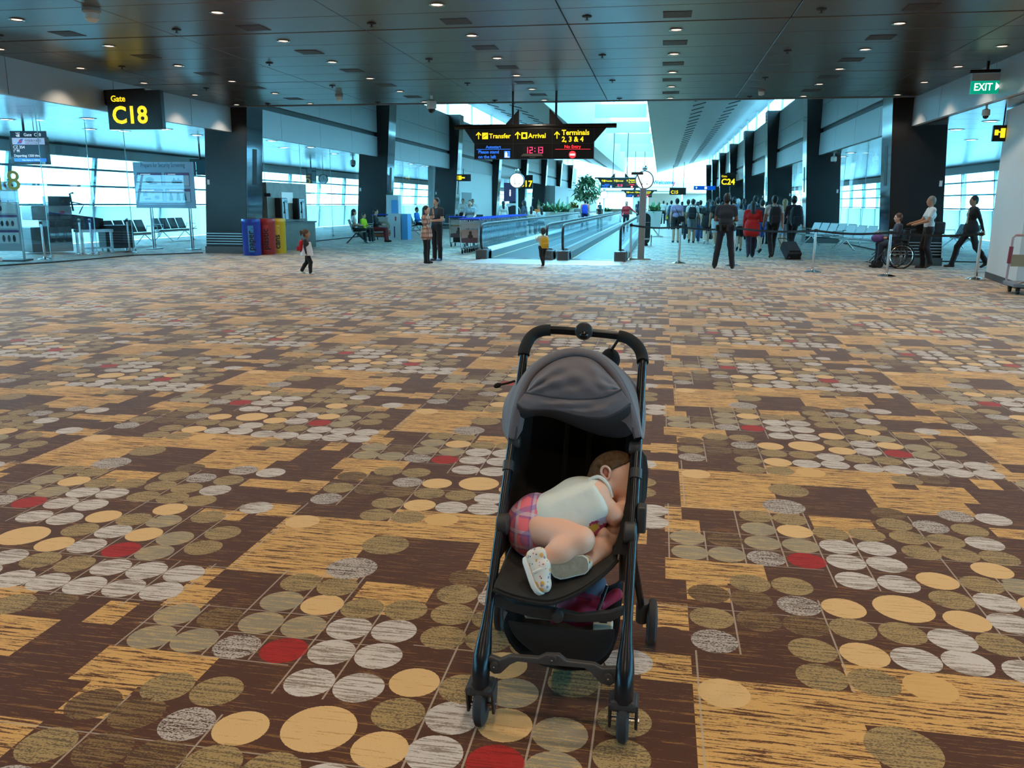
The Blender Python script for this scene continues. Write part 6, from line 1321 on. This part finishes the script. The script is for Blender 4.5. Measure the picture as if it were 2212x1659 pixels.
# ================================================================ STROLLER
FRAME = mat('stroller_frame', (.012, .015, .020), .28, .5); PLAST = mat('stroller_plastic', (.035, .033, .033), .5); TYRE = mat('stroller_tyre', (.022, .023, .026), .7)
FAB = mat('canopy_grey', srgb(104, 97, 101), .8, noise=.08, nscale=50, sheen=.15, bump=.05); BFAB = mat('seat_black', (.0065, .0065, .007), .95, noise=.3, nscale=200); SFAB = mat('seat_charcoal', (.020, .019, .018), .9, noise=.25, nscale=160)
STL = Vector((-.25, 2.4, 0)); so = STL
stroller = thing('stroller', 'black stroller with grey canopy in the foreground', 'stroller', STL)
def cr(pts, n):
    P = [Vector(p) for p in pts]; P = [P[0]*2-P[1]]+P+[P[-1]*2-P[-2]]; out = []
    m_ = len(P)-3
    for i in range(n):
        f = i/(n-1)*m_; k = min(int(f), m_-1); t = f-k; a, b, c, d = P[k:k+4]
        out.append(.5*((2*b)+(c-a)*t+(2*a-5*b+4*c-d)*t*t+(3*b-a-3*c+d)*t*t*t))
    return out
def pxc(l, Y=None, n=17): return cr([atY(p[0], p[1], p[2] if len(p) > 2 else Y) for p in l], n)
def wrinkle(rows, amp, seed):
    r = random.Random(seed); ph = [r.uniform(0, 6) for _ in range(6)]; out = []
    for i, row in enumerate(rows):
        fi = math.sin(PI*i/(len(rows)-1)); o = []
        for j, p in enumerate(row):
            u = j/(len(row)-1); e = math.sin(PI*u); w = math.sin(17*u+3*i*.5+ph[0])*.5+math.sin(31*u-1.1*i+ph[1])*.3+math.sin(9*u+2.3*i*.7+ph[2])*.5
            o.append(p+Vector((0, -1, .35))*amp*w*fi*e)
        out.append(o)
    return out
def lerp_rows(A, B, n, bulge=0.0, bz=0.0):
    return [[a.lerp(b, i/(n-1))+Vector((0, -bulge, bz))*math.sin(PI*i/(n-1))*math.sin(PI*j/(len(A)-1)) for j, (a, b) in enumerate(zip(A, B))] for i in range(n)]
def cloth_grid(name, rows, mtl, th=.004, sub=1):
    m = MB(); m.grid(rows); o = m.build(name, mtl, stroller, off=so, smooth=True, ang=80)
    s_ = o.modifiers.new('thick', 'SOLIDIFY'); s_.thickness = th; s_.offset = 0
    if sub: u = o.modifiers.new('sub', 'SUBSURF'); u.levels = sub; u.render_levels = sub
    return o
SX = {-1: (-.457, -.447), 1: (-.045, -.040)}
fy = lambda z: 2.13+(z-.2)*.85
for q in (-1, 1):
    xa, xb = SX[q]; X = lambda z: xa+(xb-xa)*(z-.2)/.8
    m = MB(); m.tube([(X(z), fy(z), z) for z in (.24, .4, .6, .8, .97)], .0145, 12); m.build('frame_tube', FRAME, stroller, off=so, smooth=True)
    m = MB(); m.tube([(X(z), fy(z), z) for z in (.31, .275, .24, .21)]+[(xa, 2.118, .175), (xa, 2.115, .13)], [.0150, .0175, .0235, .027, .027, .025], 16); m.build('socket', FRAME, stroller, off=so, smooth=True)
    # caster fork and front wheel
    wy = 2.13
    m = MB(); m.box((xa, wy, .122), (.078, .075, .034)); m.build('fork_bridge', PLAST, stroller, off=so, bevel=.012)
    for e in (-1, 1):
        m = MB(); m.prism([(xa+e*.033, wy-.036, .13), (xa+e*.033, wy+.04, .13), (xa+e*.033, wy+.018, .045), (xa+e*.033, wy-.012, .04)], (e*.009, 0, 0)); m.build('fork_arm', PLAST, stroller, off=so, bevel=.003)
    m = MB(); m.lathe([(.02, -.016), (.05, -.017), (.062, -.010), (.064, 0), (.062, .010), (.05, .017), (.02, .016)], (xa, wy, .064), 28, Matrix.Rotation(PI/2, 3, 'Y')); o = m.build('front_wheel', TYRE, stroller, off=so, smooth=True)
    m = MB(); m.cyl((xa-.046, wy, .064), (xa+.046, wy, .064), .007, 10); m.build('axle_bolt', CHROME, stroller, off=so)
    # rear leg and wheel
    rx = .03 if q > 0 else -.505
    m = MB(); m.tube([(X(.6), fy(.6)+.01, .6), (X(.4)+.004*q, 2.57, .36), (rx-.035*q, 2.68, .12)], .0125, 10); m.build('rear_leg', FRAME, stroller, off=so, smooth=True)
    m = MB(); m.tube([(rx-.035*q, 2.675, .16), (rx-.035*q, 2.69, .08)], .022, 12); m.build('rear_hub_housing', PLAST, stroller, off=so, smooth=True)
    m = MB(); m.lathe([(.03, -.014), (.062, -.016), (.077, -.011), (.08, 0), (.077, .011), (.062, .016), (.03, .014)], (rx, 2.69, .08), 30, Matrix.Rotation(PI/2, 3, 'Y')); w = m.build('rear_wheel', TYRE, stroller, off=so, smooth=True)
    m = MB(); m.lathe([(.01, -.02), (.05, -.0175), (.05, .0175), (.01, .02)], (rx, 2.69, .08), 20, Matrix.Rotation(PI/2, 3, 'Y')); o = m.build('hub_cap', PLAST, w, off=so)
    # mid hinge, canopy joint, clamps
    for z, r_, nm in ((.52, .034, 'fold_hinge'), (.735, .021, 'canopy_joint')):
        m = MB(); m.lathe([(r_*.8, -.019), (r_, -.014), (r_, .014), (r_*.8, .019)], (X(z)-.008*q, fy(z), z), 20, Matrix.Rotation(PI/2, 3, 'Y')); m.build(nm, PLAST, stroller, off=so, smooth=True)
    m = MB(); m.tube([(X(z), fy(z), z) for z in (.655, .68)], .019, 12); m.build('collar', PLAST, stroller, off=so, smooth=True)
m = MB(); m.box((-.018, 2.44, .555), (.028, .05, .085)); m.build('side_latch', PLAST, stroller, off=so, bevel=.006)
m = MB(); m.tube([(-.052, 2.75, .9), (-.034, 2.755, .905), (-.034, 2.752, .88)], .006, 6); m.build('hook', PLAST, stroller, off=so)
# handle
hp = cr([(-.447, fy(.9), .9), (-.4475, fy(.97), .97), (-.447, fy(1.0), 1.005), (-.43, 2.845, 1.043), (-.395, 2.858, 1.063), (-.34, 2.862, 1.066), (-.246, 2.862, 1.062), (-.15, 2.862, 1.056), (-.095, 2.855, 1.047), (-.057, 2.84, 1.02), (-.041, 2.82, .985), (-.04, fy(.96), .955), (-.04, fy(.9), .9)], 45)
m = MB(); m.tube(hp, .0145, 12); m.build('handle_bar', FRAME, stroller, off=so, smooth=True)
for a, b in ((5, 18), (27, 39)):
    m = MB(); m.tube(hp[a:b], .0205, 14); m.build('foam_grip', mat('foam_black', (.012, .012, .012), .85), stroller, off=so, smooth=True)
hc_ = Vector((-.246, 2.85, 1.066)); hd = (Vector((0, 0, CAMZ))-hc_).normalized(); Rh = hd.to_track_quat('Z', 'Y').to_matrix()
m = MB(); m.lathe([(.024, -.03), (.030, -.02), (.031, .012), (.027, .02), (.02, .022)], hc_+Vector((0, 0, .002)), 24, Rh); m.build('fold_button', PLAST, stroller, off=so, smooth=True)
m = MB(); m.sph(hc_+hd*.02-Vector((0, 0, .012)), (.017, .012, .014), 14, 10); m.build('button_boss', BLACKGLOSS, stroller, off=so, smooth=True)
# canopy
N_ = 33
hoop = pxc([(1098, 948, 2.56), (1107, 890, 2.58), (1124, 838, 2.61), (1150, 795, 2.64), (1190, 766, 2.67), (1240, 754, 2.68), (1290, 764, 2.67), (1330, 800, 2.64), (1358, 850, 2.61), (1376, 905, 2.58), (1385, 945, 2.56)], n=N_)
inner = pxc([(1113, 950, 2.555), (1122, 893, 2.572), (1138, 842, 2.6), (1162, 806, 2.628), (1198, 780, 2.655), (1240, 769, 2.665), (1284, 778, 2.655), (1318, 812, 2.628), (1344, 856, 2.6), (1362, 908, 2.572), (1371, 947, 2.555)], n=N_)
rear = pxc([(1101, 958, 2.62), (1086, 930, 2.72), (1086, 884, 2.78), (1098, 850, 2.84), (1135, 805, 2.88), (1190, 778, 2.91), (1240, 770, 2.92), (1300, 778, 2.91), (1352, 812, 2.88), (1387, 845, 2.84), (1395, 882, 2.78), (1393, 930, 2.72), (1390, 950, 2.62)], n=N_)
cloth_grid('canopy_shell', wrinkle(lerp_rows(rear, hoop, 9, -.01, .012), .010, 2), FAB)
cloth_grid('canopy_rim', lerp_rows(hoop, inner, 4, .010, .002), FAB, .006)
m = MB(); m.tube(inner, .0035, 6); m.build('rim_piping', mat('piping', srgb(60, 60, 66), .7), stroller, off=so, smooth=True)
itop = pxc([(1137, 850, 2.6), (1146, 828, 2.612), (1162, 806, 2.628), (1198, 780, 2.655), (1240, 769, 2.665), (1284, 778, 2.655), (1318, 812, 2.628), (1332, 828, 2.615), (1341, 843, 2.605)], n=N_)
seam = pxc([(1134, 848, 2.575), (1160, 853, 2.56), (1195, 859, 2.55), (1240, 863, 2.545), (1280, 862, 2.55), (1315, 855, 2.56), (1342, 842, 2.575)], n=N_)
cloth_grid('canopy_visor', wrinkle(lerp_rows(itop, seam, 13, .035, .012), .016, 5), FAB)
vis = pxc([(1117, 872, 2.56), (1136, 884, 2.55), (1175, 884, 2.545), (1210, 887, 2.54), (1250, 897, 2.54), (1300, 903, 2.545), (1335, 890, 2.55), (1362, 872, 2.57)], n=N_)
cloth_grid('visor_fold', wrinkle(lerp_rows(seam, vis, 8, .018, 0), .010, 9), FAB)
low = pxc([(1113, 930, 2.57), (1122, 908, 2.60), (1160, 898, 2.64), (1200, 905, 2.66), (1250, 925, 2.67), (1300, 942, 2.66), (1345, 946, 2.62), (1370, 935, 2.57)], n=N_)
for cv in (seam, vis):
    m = MB(); m.tube(cv, .004, 6); m.build('seam_piping', mat('piping', srgb(60, 60, 66), .7), stroller, off=so, smooth=True)
cloth_grid('visor_lining', wrinkle(lerp_rows(vis, low, 6, -.01, 0), .007, 12), mat('lining_dark', srgb(54, 56, 62), .85))
for pts in ([(1117, 872, 2.56), (1124, 900, 2.56), (1133, 905, 2.57), (1128, 930, 2.57), (1117, 948, 2.56), (1107, 950, 2.56)], [(1362, 872, 2.57), (1330, 903, 2.58), (1352, 915, 2.57), (1366, 935, 2.56), (1374, 945, 2.56)]):
    m = MB(); m.prism([atY(*p) for p in pts], (0, .004, 0)); m.build('canopy_tab', FAB, stroller, off=so)
m = MB(); m.tube(cr([atY(1112, 823, 2.7), atY(1095, 828, 2.68), atY(1080, 831, 2.66)], 8), .004, 6); m.tube(cr([atY(1082, 830, 2.66), atY(1074, 833, 2.655), atY(1067, 835, 2.65)], 5), [.005, .009, .009, .008, .004], 8); m.build('pull_strap', BFAB, stroller, off=so, smooth=True)
m = MB(); c = atY(1318, 777, 2.98); m.sph(c, (.036, .02, .042), 18, 12); m.build('round_pouch', BFAB, stroller, off=so, smooth=True)
m = MB(); m.tube([c+Vector((0, 0, .03)), Vector((-.12, 2.87, 1.05))], .005, 6); m.build('pouch_cord', BFAB, stroller, off=so)
# seat shell
XA, XB = -.44, -.06
bk = lambda f: (2.60+.24*f, .40+.40*f)
rows = [[Vector((XA+(XB-XA)*j/8, bk(i/8)[0]+.05*math.sin(PI*j/8), bk(i/8)[1]-.01*math.sin(PI*j/8))) for j in range(9)] for i in range(9)]
cloth_grid('backrest', rows, BFAB, .02)
for q in (-1, 1):
    xe = XA+.03 if q < 0 else XB-.03; xf = -.445 if q < 0 else -.058; rows = []
    for i in range(8):
        f = i/7; z = .42+.36*f; y0_ = fy(z)+.01; yb, zb = 2.625+.24*f, .40+.40*f
        rows.append([Vector((xf+(xe-xf)*j/5+q*.012*math.sin(PI*j/5), y0_+(yb-y0_)*j/5, z+(zb-z)*j/5)) for j in range(6)])
    cloth_grid('side_wing', rows, BFAB, .006)
m = MB(); sw = [atY(1385, 985, 2.6), atY(1383, 1090, 2.52), atY(1372, 1100, 2.47), atY(1378, 985, 2.55)]; m.prism(sw, (.006, 0, 0)); m.build('mesh_panel', BFAB, stroller, off=so)
back_r = pxc([(1104, 1176, 2.5), (1150, 1186, 2.54), (1220, 1190, 2.56), (1290, 1188, 2.54), (1338, 1170, 2.5)], n=13)
mid_r = pxc([(1086, 1215, 2.38), (1140, 1232, 2.4), (1210, 1236, 2.41), (1280, 1222, 2.41), (1336, 1192, 2.42)], n=13)
fr_r = pxc([(1064, 1268, 2.235), (1110, 1286, 2.23), (1165, 1297, 2.225), (1200, 1296, 2.23), (1255, 1272, 2.26), (1305, 1235, 2.32), (1334, 1205, 2.38)], n=13)
lip_r = [p+Vector((0, .02, -.022)) for p in fr_r]
rows = lerp_rows(back_r, mid_r, 4, 0, .012)[:-1]+lerp_rows(mid_r, fr_r, 4, 0, .010)+[lip_r]
cloth_grid('seat_pad', rows, SFAB, .018)
m = MB(); m.tube([p+Vector((0, -.002, -.008)) for p in fr_r], .006, 6); m.build('seat_piping', BFAB, stroller, off=so, smooth=True)
m = MB()
for xx in (-.29, -.21): m.tube([(xx, 2.66, .52), (xx, 2.75, .68), (xx, 2.82, .8)], .009, 6)
m.build('harness_strap', mat('webbing', (.022, .022, .023), .8), stroller, off=so)
m = MB(); m.prism([atY(*p) for p in ((1364, 968, 2.585), (1380, 968, 2.585), (1378, 1100, 2.47), (1372, 1196, 2.37), (1322, 1198, 2.37), (1338, 1146, 2.42), (1351, 1085, 2.475), (1357, 1030, 2.53))], (.004, .004, 0)); m.build('inner_side_panel', BFAB, stroller, off=so)
m = MB(); m.prism([atY(*p) for p in ((1384, 975, 2.6), (1394, 988, 2.6), (1398, 1020, 2.58), (1394, 1075, 2.54), (1384, 1100, 2.5))], (.004, .006, 0)); m.build('outer_side_panel', BFAB, stroller, off=so)
# cross brace, front crossbar
PB = lambda pts, Y, d, nm, mtl=PLAST, bv=.004: (lambda m_: (m_.prism([atY(x, y, Y) for x, y in pts], (0, d, 0)), m_.build(nm, mtl, stroller, off=so, bevel=bv)))(MB())
PB([(1060, 1288), (1075, 1284), (1110, 1303), (1206, 1318), (1206, 1343), (1150, 1335), (1090, 1318), (1058, 1306)], 2.27, .02, 'brace_arm')
PB([(1204, 1318), (1250, 1328), (1318, 1322), (1348, 1312), (1350, 1328), (1320, 1344), (1250, 1346), (1204, 1343)], 2.275, .02, 'brace_arm')
m = MB(); p = atY(1205, 1331, 2.262); m.lathe([(.017, -.012), (.017, .012)], p, 18, Matrix.Rotation(PI/2, 3, 'X')); m.build('brace_pivot', PLAST, stroller, off=so)
k8 = 400/2212; q8 = lambda l: [(1000+x*k8, 1390+y*k8) for x, y in l]
PB(q8([(250, 170), (330, 160), (440, 200), (560, 155), (900, 180), (985, 140), (1150, 145), (1230, 215), (1570, 255), (1660, 305), (1830, 300), (1850, 460), (1750, 515), (1640, 480), (1520, 350), (1450, 300), (1000, 262), (650, 222), (560, 262), (450, 365), (370, 372), (270, 300)]), 2.125, .02, 'front_crossbar', mat('crossbar_grey', (.05, .047, .046), .5))
for x, y, r_ in ((375, 270, .013), (1065, 190, .0125), (1735, 410, .013)):
    p = atY(1000+x*k8, 1390+y*k8, 2.12); m = MB(); m.lathe([(r_, -.004), (r_*.95, .006)], p, 20, Matrix.Rotation(PI/2, 3, 'X')); m.build('pivot_cap', PLAST, stroller, off=so, smooth=True); m = MB(); m.sph(p-Vector((0, .006, 0)), .0035, 8, 6); m.build('rivet', CHROME, stroller, off=so)
m = MB(); m.tube([atY(1311, 1266, 2.39), atY(1290, 1325, 2.32)], .0055, 8); m.build('support_strut', FRAME, stroller, off=so)
m = MB(); m.tube([(-.046, 2.46, .5), (-.06, 2.44, .42), (-.055, 2.40, .36)], .024, 10); m.build('seat_bracket', PLAST, stroller, off=so, smooth=True)
# basket
rows = []
for i, (y, zt, zb) in enumerate(((2.265, .255, .115), (2.36, .235, .085), (2.48, .24, .085), (2.6, .26, .10), (2.65, .30, .2))):
    prof = [(-.425, zt), (-.405, zt-.07), (-.36, zb+.03), (-.29, zb+.004), (-.23, zb), (-.17, zb+.004), (-.11, zb+.03), (-.085, zt-.06), (-.07, zt)]
    rows.append([Vector((x, y, z)) for x, z in prof])
cloth_grid('basket', rows, BFAB, .004)
fpx = pxc([(1098, 1342, 2.25), (1108, 1370, 2.25), (1140, 1402, 2.25), (1180, 1425, 2.25), (1225, 1438, 2.25), (1270, 1438, 2.25), (1305, 1422, 2.25), (1325, 1392, 2.25), (1328, 1362, 2.25)], n=15); tpx = pxc([(1098, 1340, 2.25), (1150, 1346, 2.252), (1210, 1352, 2.255), (1270, 1360, 2.252), (1328, 1358, 2.25)], n=15)
cloth_grid('basket_front', lerp_rows(tpx, fpx, 4, .012, 0), BFAB, .004)
# ---- things in the basket
t = thing('cloth_bundle', 'crumpled crimson and grey cloth in the stroller basket', 'cloth', (-.2, 2.42, .20)); PRD = [('red', 'e', V3(-.2, 2.42, .25), V3(.075, .08, .055), None, 0, .02), ('red', 'c', V3(-.27, 2.36, .235), V3(-.2, 2.38, .275), .02, .03, .01), ('grey', 'e', V3(-.17, 2.47, .31), V3(.05, .06, .035), None, 0, .02), ('red', 'c', V3(-.13, 2.40, .275), V3(-.085, 2.43, .30), .018, .02, .01), ('red', 'c', V3(-.2, 2.37, .3), V3(-.13, 2.37, .29), .012, .014, .01)]
PRD = [(p[0], p[1], p[2]-V3(-.2, 2.42, .20), *((p[3],) if p[1] == 'e' else (p[3]-V3(-.2, 2.42, .20),)), *p[4:]) for p in PRD]
sdf_object('fabric', PRD, .007, {'red': mat('crimson', srgb(150, 22, 60), .8, noise=.3, nscale=30), 'grey': mat('mauve_grey', srgb(86, 80, 98), .8)}, t)
t = thing('wipes_pack', 'small cream packet in the stroller basket', 'packet', (-.315, 2.33, .255)); m = MB(); m.bx(-.045, .045, -.03, .03, 0, .035); m.build('packet', mat('cream_pack', srgb(180, 172, 140), .5), t, bevel=.008); m = MB(); m.bx(-.02, .02, -.015, .015, .035, .039); m.build('flap', mat('cream_pack', srgb(180, 172, 140)), t)
t = thing('paper_tissue', 'white tissue packet at the right of the stroller basket', 'packet', (-.12, 2.33, .225)); m = MB(); m.bx(-.03, .03, -.02, .02, 0, .03); m.build('packet', mat('tissue_white', srgb(190, 185, 170), .6), t, bevel=.006); m = MB(); m.bx(-.012, .012, -.01, .01, .03, .034); m.build('opening', SFAB, t)

# ================================================================ SLEEPING TODDLER
A = lambda x, y, Y: np.array(atY(x, y, Y))
base = gnd(1200, 1260, .40); kid = thing('person', 'toddler asleep on one side in the stroller, mint top and pink plaid shorts', 'person', (-.25, 2.45, .40)); ko = V3(-.25, 2.45, .40)
SKC = mat('child_skin', srgb(240, 190, 164), .45); SKC.node_tree.nodes['Principled BSDF'].inputs['Subsurface Weight'].default_value = .08; SKC.node_tree.nodes['Principled BSDF'].inputs['Subsurface Radius'].default_value = (.01, .004, .002)
hd_c = A(1332, 1034, 2.60); ear = A(1309, 1020, 2.522)
hip1, kn1, cf1, ak1 = A(1168, 1142, 2.445), A(1256, 1166, 2.355), A(1212, 1190, 2.335), A(1163, 1216, 2.315)
hip2, kn2, ak2 = A(1185, 1160, 2.50), A(1296, 1186, 2.43), A(1262, 1224, 2.375)
pel, che, sho = A(1150, 1135, 2.49), A(1255, 1085, 2.52), A(1288, 1066, 2.50)
el1, wr1 = A(1326, 1112, 2.46), A(1350, 1092, 2.53)
S = 'skin'
body = [(S, 'c', pel, che, .068, .07, .03), (S, 'c', che, sho, .07, .045, .03), (S, 'c', sho, hd_c+V3(-.02, 0, -.02), .04, .045, .02), (S, 'e', hd_c, V3(.084, .078, .082), None, 0, .015),
        (S, 'c', hd_c+V3(.02, -.012, -.05), hd_c+V3(.04, -.012, -.068), .042, .03, .02), (S, 'c', hd_c+V3(.035, -.042, -.02), hd_c+V3(.035, -.038, -.045), .034, .034, .02),
        (S, 'c', hd_c+V3(.074, -.012, -.008), hd_c+V3(.082, -.015, -.02), .009, .01, .01),
        (S, 'c', hip1, kn1, .056, .041, .02), (S, 'c', kn1, cf1, .040, .037, .006), (S, 'c', cf1, ak1, .037, .024, .02),
        (S, 'c', hip2, kn2, .05, .04, .01), (S, 'c', kn2, ak2, .036, .025, .006),
        (S, 'c', sho+V3(.0, -.035, 0), el1, .036, .031, .015), (S, 'c', el1, wr1, .03, .022, .008), (S, 'c', A(1338, 1120, 2.5), A(1312, 1168, 2.465), .03, .028, .006), (S, 'c', A(1312, 1168, 2.465), A(1300, 1150, 2.44), .024, .02, .006)]
d = (wr1-el1); d = d/np.linalg.norm(d); body += hand_prims(S, wr1, d, V3(0, -1, 0), V3(1, 0, 0), .62)
sub = lambda L: [(p[0], p[1], p[2]-ko, (p[3]-ko if p[1] == 'c' else p[3]), *p[4:]) for p in L]
o = sdf_object('body', sub(body), .0052, {S: SKC}, kid, k=.012)
# ear with rim and hollow
Rear = Matrix.Rotation(-.25, 3, 'Y')
m = MB(); pts = [Vector(ear)+Rear @ Vector((.0145*math.cos(a)*(1 if math.sin(a) > -.3 else .75), -.004, .021*math.sin(a))) for a in [2*PI*k/18 for k in range(18)]]; m.tube(pts, .0042, 8, closed=True); m.build('ear_rim', SKC, kid, off=ko, smooth=True)
m = MB(); m.sph(Vector(ear)+Vector((0, .002, 0)), (.012, .006, .018), 12, 8); m.build('ear_bowl', mat('ear_inner', srgb(196, 122, 98), .5), kid, off=ko, smooth=True)
m = MB(); m.sph(Vector(ear)+Vector((.002, -.004, -.022)), (.006, .005, .006), 10, 8); m.build('ear_lobe', SKC, kid, off=ko, smooth=True)
# hair, swept from the hairline to the nape
nface = np.array(RC[:, 0])*.37+np.array(RC[:, 1])*-.93; nright = np.array(RC[:, 0])
hp_ = [('hair', 'e', hd_c+V3(-.004, .003, .005), V3(.089, .083, .087), None, 0, .01), ('hair', 'c', hd_c+V3(-.045, -.02, .01), A(1280, 1040, 2.58), .045, .02, .02), ('hair', 'c', hd_c+V3(-.05, .0, -.01), A(1270, 1052, 2.58), .03, .012, .02)]
r = random.Random(4)
for k in range(16): 
    a = A(1290+r.uniform(-8, 45), 994+r.uniform(0, 14), 2.54+r.uniform(-.01, .04)); b = A(1272+r.uniform(0, 30), 1028+r.uniform(-12, 18), 2.54+r.uniform(-.005, .03)); hp_.append(('hair', 'c', a, b, .0055, .003, .012))
HAIRM = mat('toddler_hair', srgb(100, 70, 42), .75, noise=.7, nscale=55, stretch=(2.2, 1.0, .35), spec=.2, bump=.5)
sdf_object('hair', sub(hp_), .0048, {'hair': HAIRM}, kid, k=.01, cut=[(nface, nface@(hd_c-ko)-.042, nright, nright@(ear-ko)-.004)])
# top
MINT = mat('mint_cotton', srgb(228, 234, 226), .85, noise=.04, nscale=17, bump=.55); MUST = mat('mustard_print', srgb(190, 150, 60), .85); MAG = mat('magenta_print', srgb(170, 50, 90), .85); LILA = mat('lilac_print', srgb(190, 176, 196), .85)
wai = A(1196, 1112, 2.485)
tp = [('mint', 'c', wai, che, .077, .08, .03), ('mint', 'c', che, sho+V3(-.004, 0, -.002), .08, .05, .03), ('mint', 'c', A(1245, 1112, 2.455), A(1282, 1098, 2.45), .045, .04, .03), ('mint', 'c', A(1240, 1125, 2.445), A(1262, 1130, 2.43), .03, .02, .02),
      ('must', 'c', A(1272, 1144, 2.425), A(1284, 1136, 2.43), .014, .014, .01), ('mag', 'c', A(1262, 1134, 2.425), A(1290, 1120, 2.43), .010, .01, .01), ('lila', 'c', A(1290, 1112, 2.44), A(1298, 1120, 2.45), .022, .022, .01), ('mag', 'c', A(1284, 1152, 2.425), A(1305, 1130, 2.44), .008, .008, .01)]
for k in range(7):
    x = 1198+k*14; tp.append(('mint', 'c', A(x, 1092-k*6, 2.447), A(x+22+6*(k%2), 1126-k*4, 2.424+.004*(k%3)), .005, .008, .03))
sdf_object('sleeveless_top', sub(tp), .005, {'mint': MINT, 'must': MUST, 'mag': MAG, 'lila': LILA}, kid, k=.015)
m = MB(); ah = cr([A(1272, 1036, 2.50), A(1294, 1030, 2.495), A(1312, 1046, 2.49), A(1322, 1074, 2.49)], 12); m.tube(ah, .006, 8); m.build('armhole_binding', MINT, kid, off=ko, smooth=True)
# shorts
PS = bpy.data.materials.new('pink_plaid'); PS.use_nodes = True; plaid(PS, srgb(250, 128, 146), srgb(96, 108, 186), srgb(250, 230, 236), 20, .68)
sp_ = [('sh', 'c', A(1146, 1128, 2.495), A(1150, 1150, 2.475), .078, .078, .03), ('sh', 'c', A(1150, 1142, 2.475), A(1176, 1146, 2.452), .074, .064, .02), ('sh', 'c', A(1160, 1098, 2.5), A(1186, 1108, 2.485), .05, .066, .03), ('sh', 'c', A(1158, 1168, 2.47), A(1174, 1166, 2.45), .055, .05, .02)]
legdir = kn1-hip1; legdir = legdir/np.linalg.norm(legdir)
sdf_object('plaid_shorts', sub(sp_), .005, {'sh': PS}, kid, k=.015, cut=[(legdir, legdir@(A(1178, 1146, 2.45)-ko)+.0)])
# shoes
FLOR = bpy.data.materials.new('floral_canvas'); FLOR.use_nodes = True; nt = FLOR.node_tree; b_ = nt.nodes['Principled BSDF']; b_.inputs['Roughness'].default_value = .7
tc = nt.nodes.new('ShaderNodeTexCoord'); last = None
rgb_ = nt.nodes.new('ShaderNodeRGB'); rgb_.outputs[0].default_value = srgb(224, 216, 204); last = rgb_.outputs[0]
for sc, th, col, w_ in ((32, .3, srgb(226, 168, 88), 0), (45, .2, srgb(150, 140, 170), 3), (75, .16, srgb(60, 62, 60), 7), (55, .15, srgb(200, 120, 130), 11)):
    v = nt.nodes.new('ShaderNodeTexVoronoi'); v.inputs['Scale'].default_value = sc; mp = nt.nodes.new('ShaderNodeMapping'); mp.inputs['Location'].default_value = (w_, w_*.7, w_*.3); nt.links.new(tc.outputs['Object'], mp.inputs[0]); nt.links.new(mp.outputs[0], v.inputs[0])
    g_ = nt.nodes.new('ShaderNodeMath'); g_.operation = 'LESS_THAN'; g_.inputs[1].default_value = th; nt.links.new(v.outputs[0], g_.inputs[0]); mx = nt.nodes.new('ShaderNodeMix'); mx.data_type = 'RGBA'; nt.links.new(g_.outputs[0], mx.inputs[0]); nt.links.new(last, mx.inputs[6]); mx.inputs[7].default_value = col; last = mx.outputs[2]
nt.links.new(last, b_.inputs['Base Color'])
RUB = mat('sole_white', srgb(226, 224, 218), .6); SOLEG = mat('sole_grey', srgb(150, 146, 132), .75, noise=.25, nscale=60, bump=.3)
def shoe(toe, heel, up, side, L_=1.0, wf=1.0):
    # returns frame: y along foot, z up from the sole
    y = Vector(toe-heel); ln = y.length; y.normalize(); z = Vector(up); z = (z-y*z.dot(y)).normalized(); x = y.cross(z)
    M_ = Matrix((x, y, z)).transposed(); o_ = Vector(heel); T_ = lambda p: np.array(o_+M_ @ Vector(p))
    outl = [(.0, -.02), (.016, -.016), (.024, 0), (.026, .03), (.030, .07), (.031, .095), (.024, .118), (.010, .130), (-.006, .130), (-.022, .12), (-.030, .1), (-.028, .07), (-.023, .03), (-.022, 0), (-.014, -.016)]
    k = ln/.11
    r_ = bpy.data.objects.new('shoe', None); COL.objects.link(r_); r_.parent = kid
    m = MB(); m.prism([o_+M_ @ Vector((a*1.05*wf, b*k, 0)) for a, b in outl], M_ @ Vector((0, 0, .017))); m.build('rubber_sole', RUB, r_, off=ko, smooth=True, bevel=.003)
    m = MB(); m.prism([o_+M_ @ Vector((a*.92*wf, .055*k+(b-.055)*k*.94, -.0025)) for a, b in outl], M_ @ Vector((0, 0, .004))); m.build('tread', SOLEG, r_, off=ko)
    P = [('f', 'e', T_((0, .085*k, .027)), V3(.028, .045*k, .024), np.array(M_), 0, .01), ('f', 'c', T_((0, .0, .03)), T_((0, .05*k, .034)), .025, .027, .015), ('f', 'c', T_((0, -.004, .03)), T_((0, -.002, .052)), .021, .022, .01), ('f', 'c', T_((0, .04*k, .05)), T_((0, .06*k, .042)), .022, .02, .01)]
    P = [(p[0], p[1], p[2]-ko, (p[3]-ko if p[1] == 'c' else p[3]), *p[4:]) for p in P]
    sdf_object('canvas_upper', P, .004, {'f': FLOR}, r_, k=.01)
    m = MB(); m.tube([o_+M_ @ Vector((.031*math.cos(a), .052*k, .026+.036*math.sin(a))) for a in [PI*q/8 for q in range(9)]], .004, 6); m.build('strap', RUB, r_, off=ko, smooth=True)
    return r_
sh1h, sh1t = A(1138, 1214, 2.305), A(1163, 1276, 2.262)
vdir = (O3-sh1h); vdir = vdir/np.linalg.norm(vdir)
shoe(sh1t, sh1h, V3(*(vdir*.55+np.array(RC[:, 0])*.8)), 1)
sh2h, sh2t = A(1262, 1219, 2.315), A(1199, 1225, 2.30)
shoe(sh2t, sh2h, V3(*(-vdir*.97+np.array(RC[:, 1])*.12)), 1, wf=1.2)
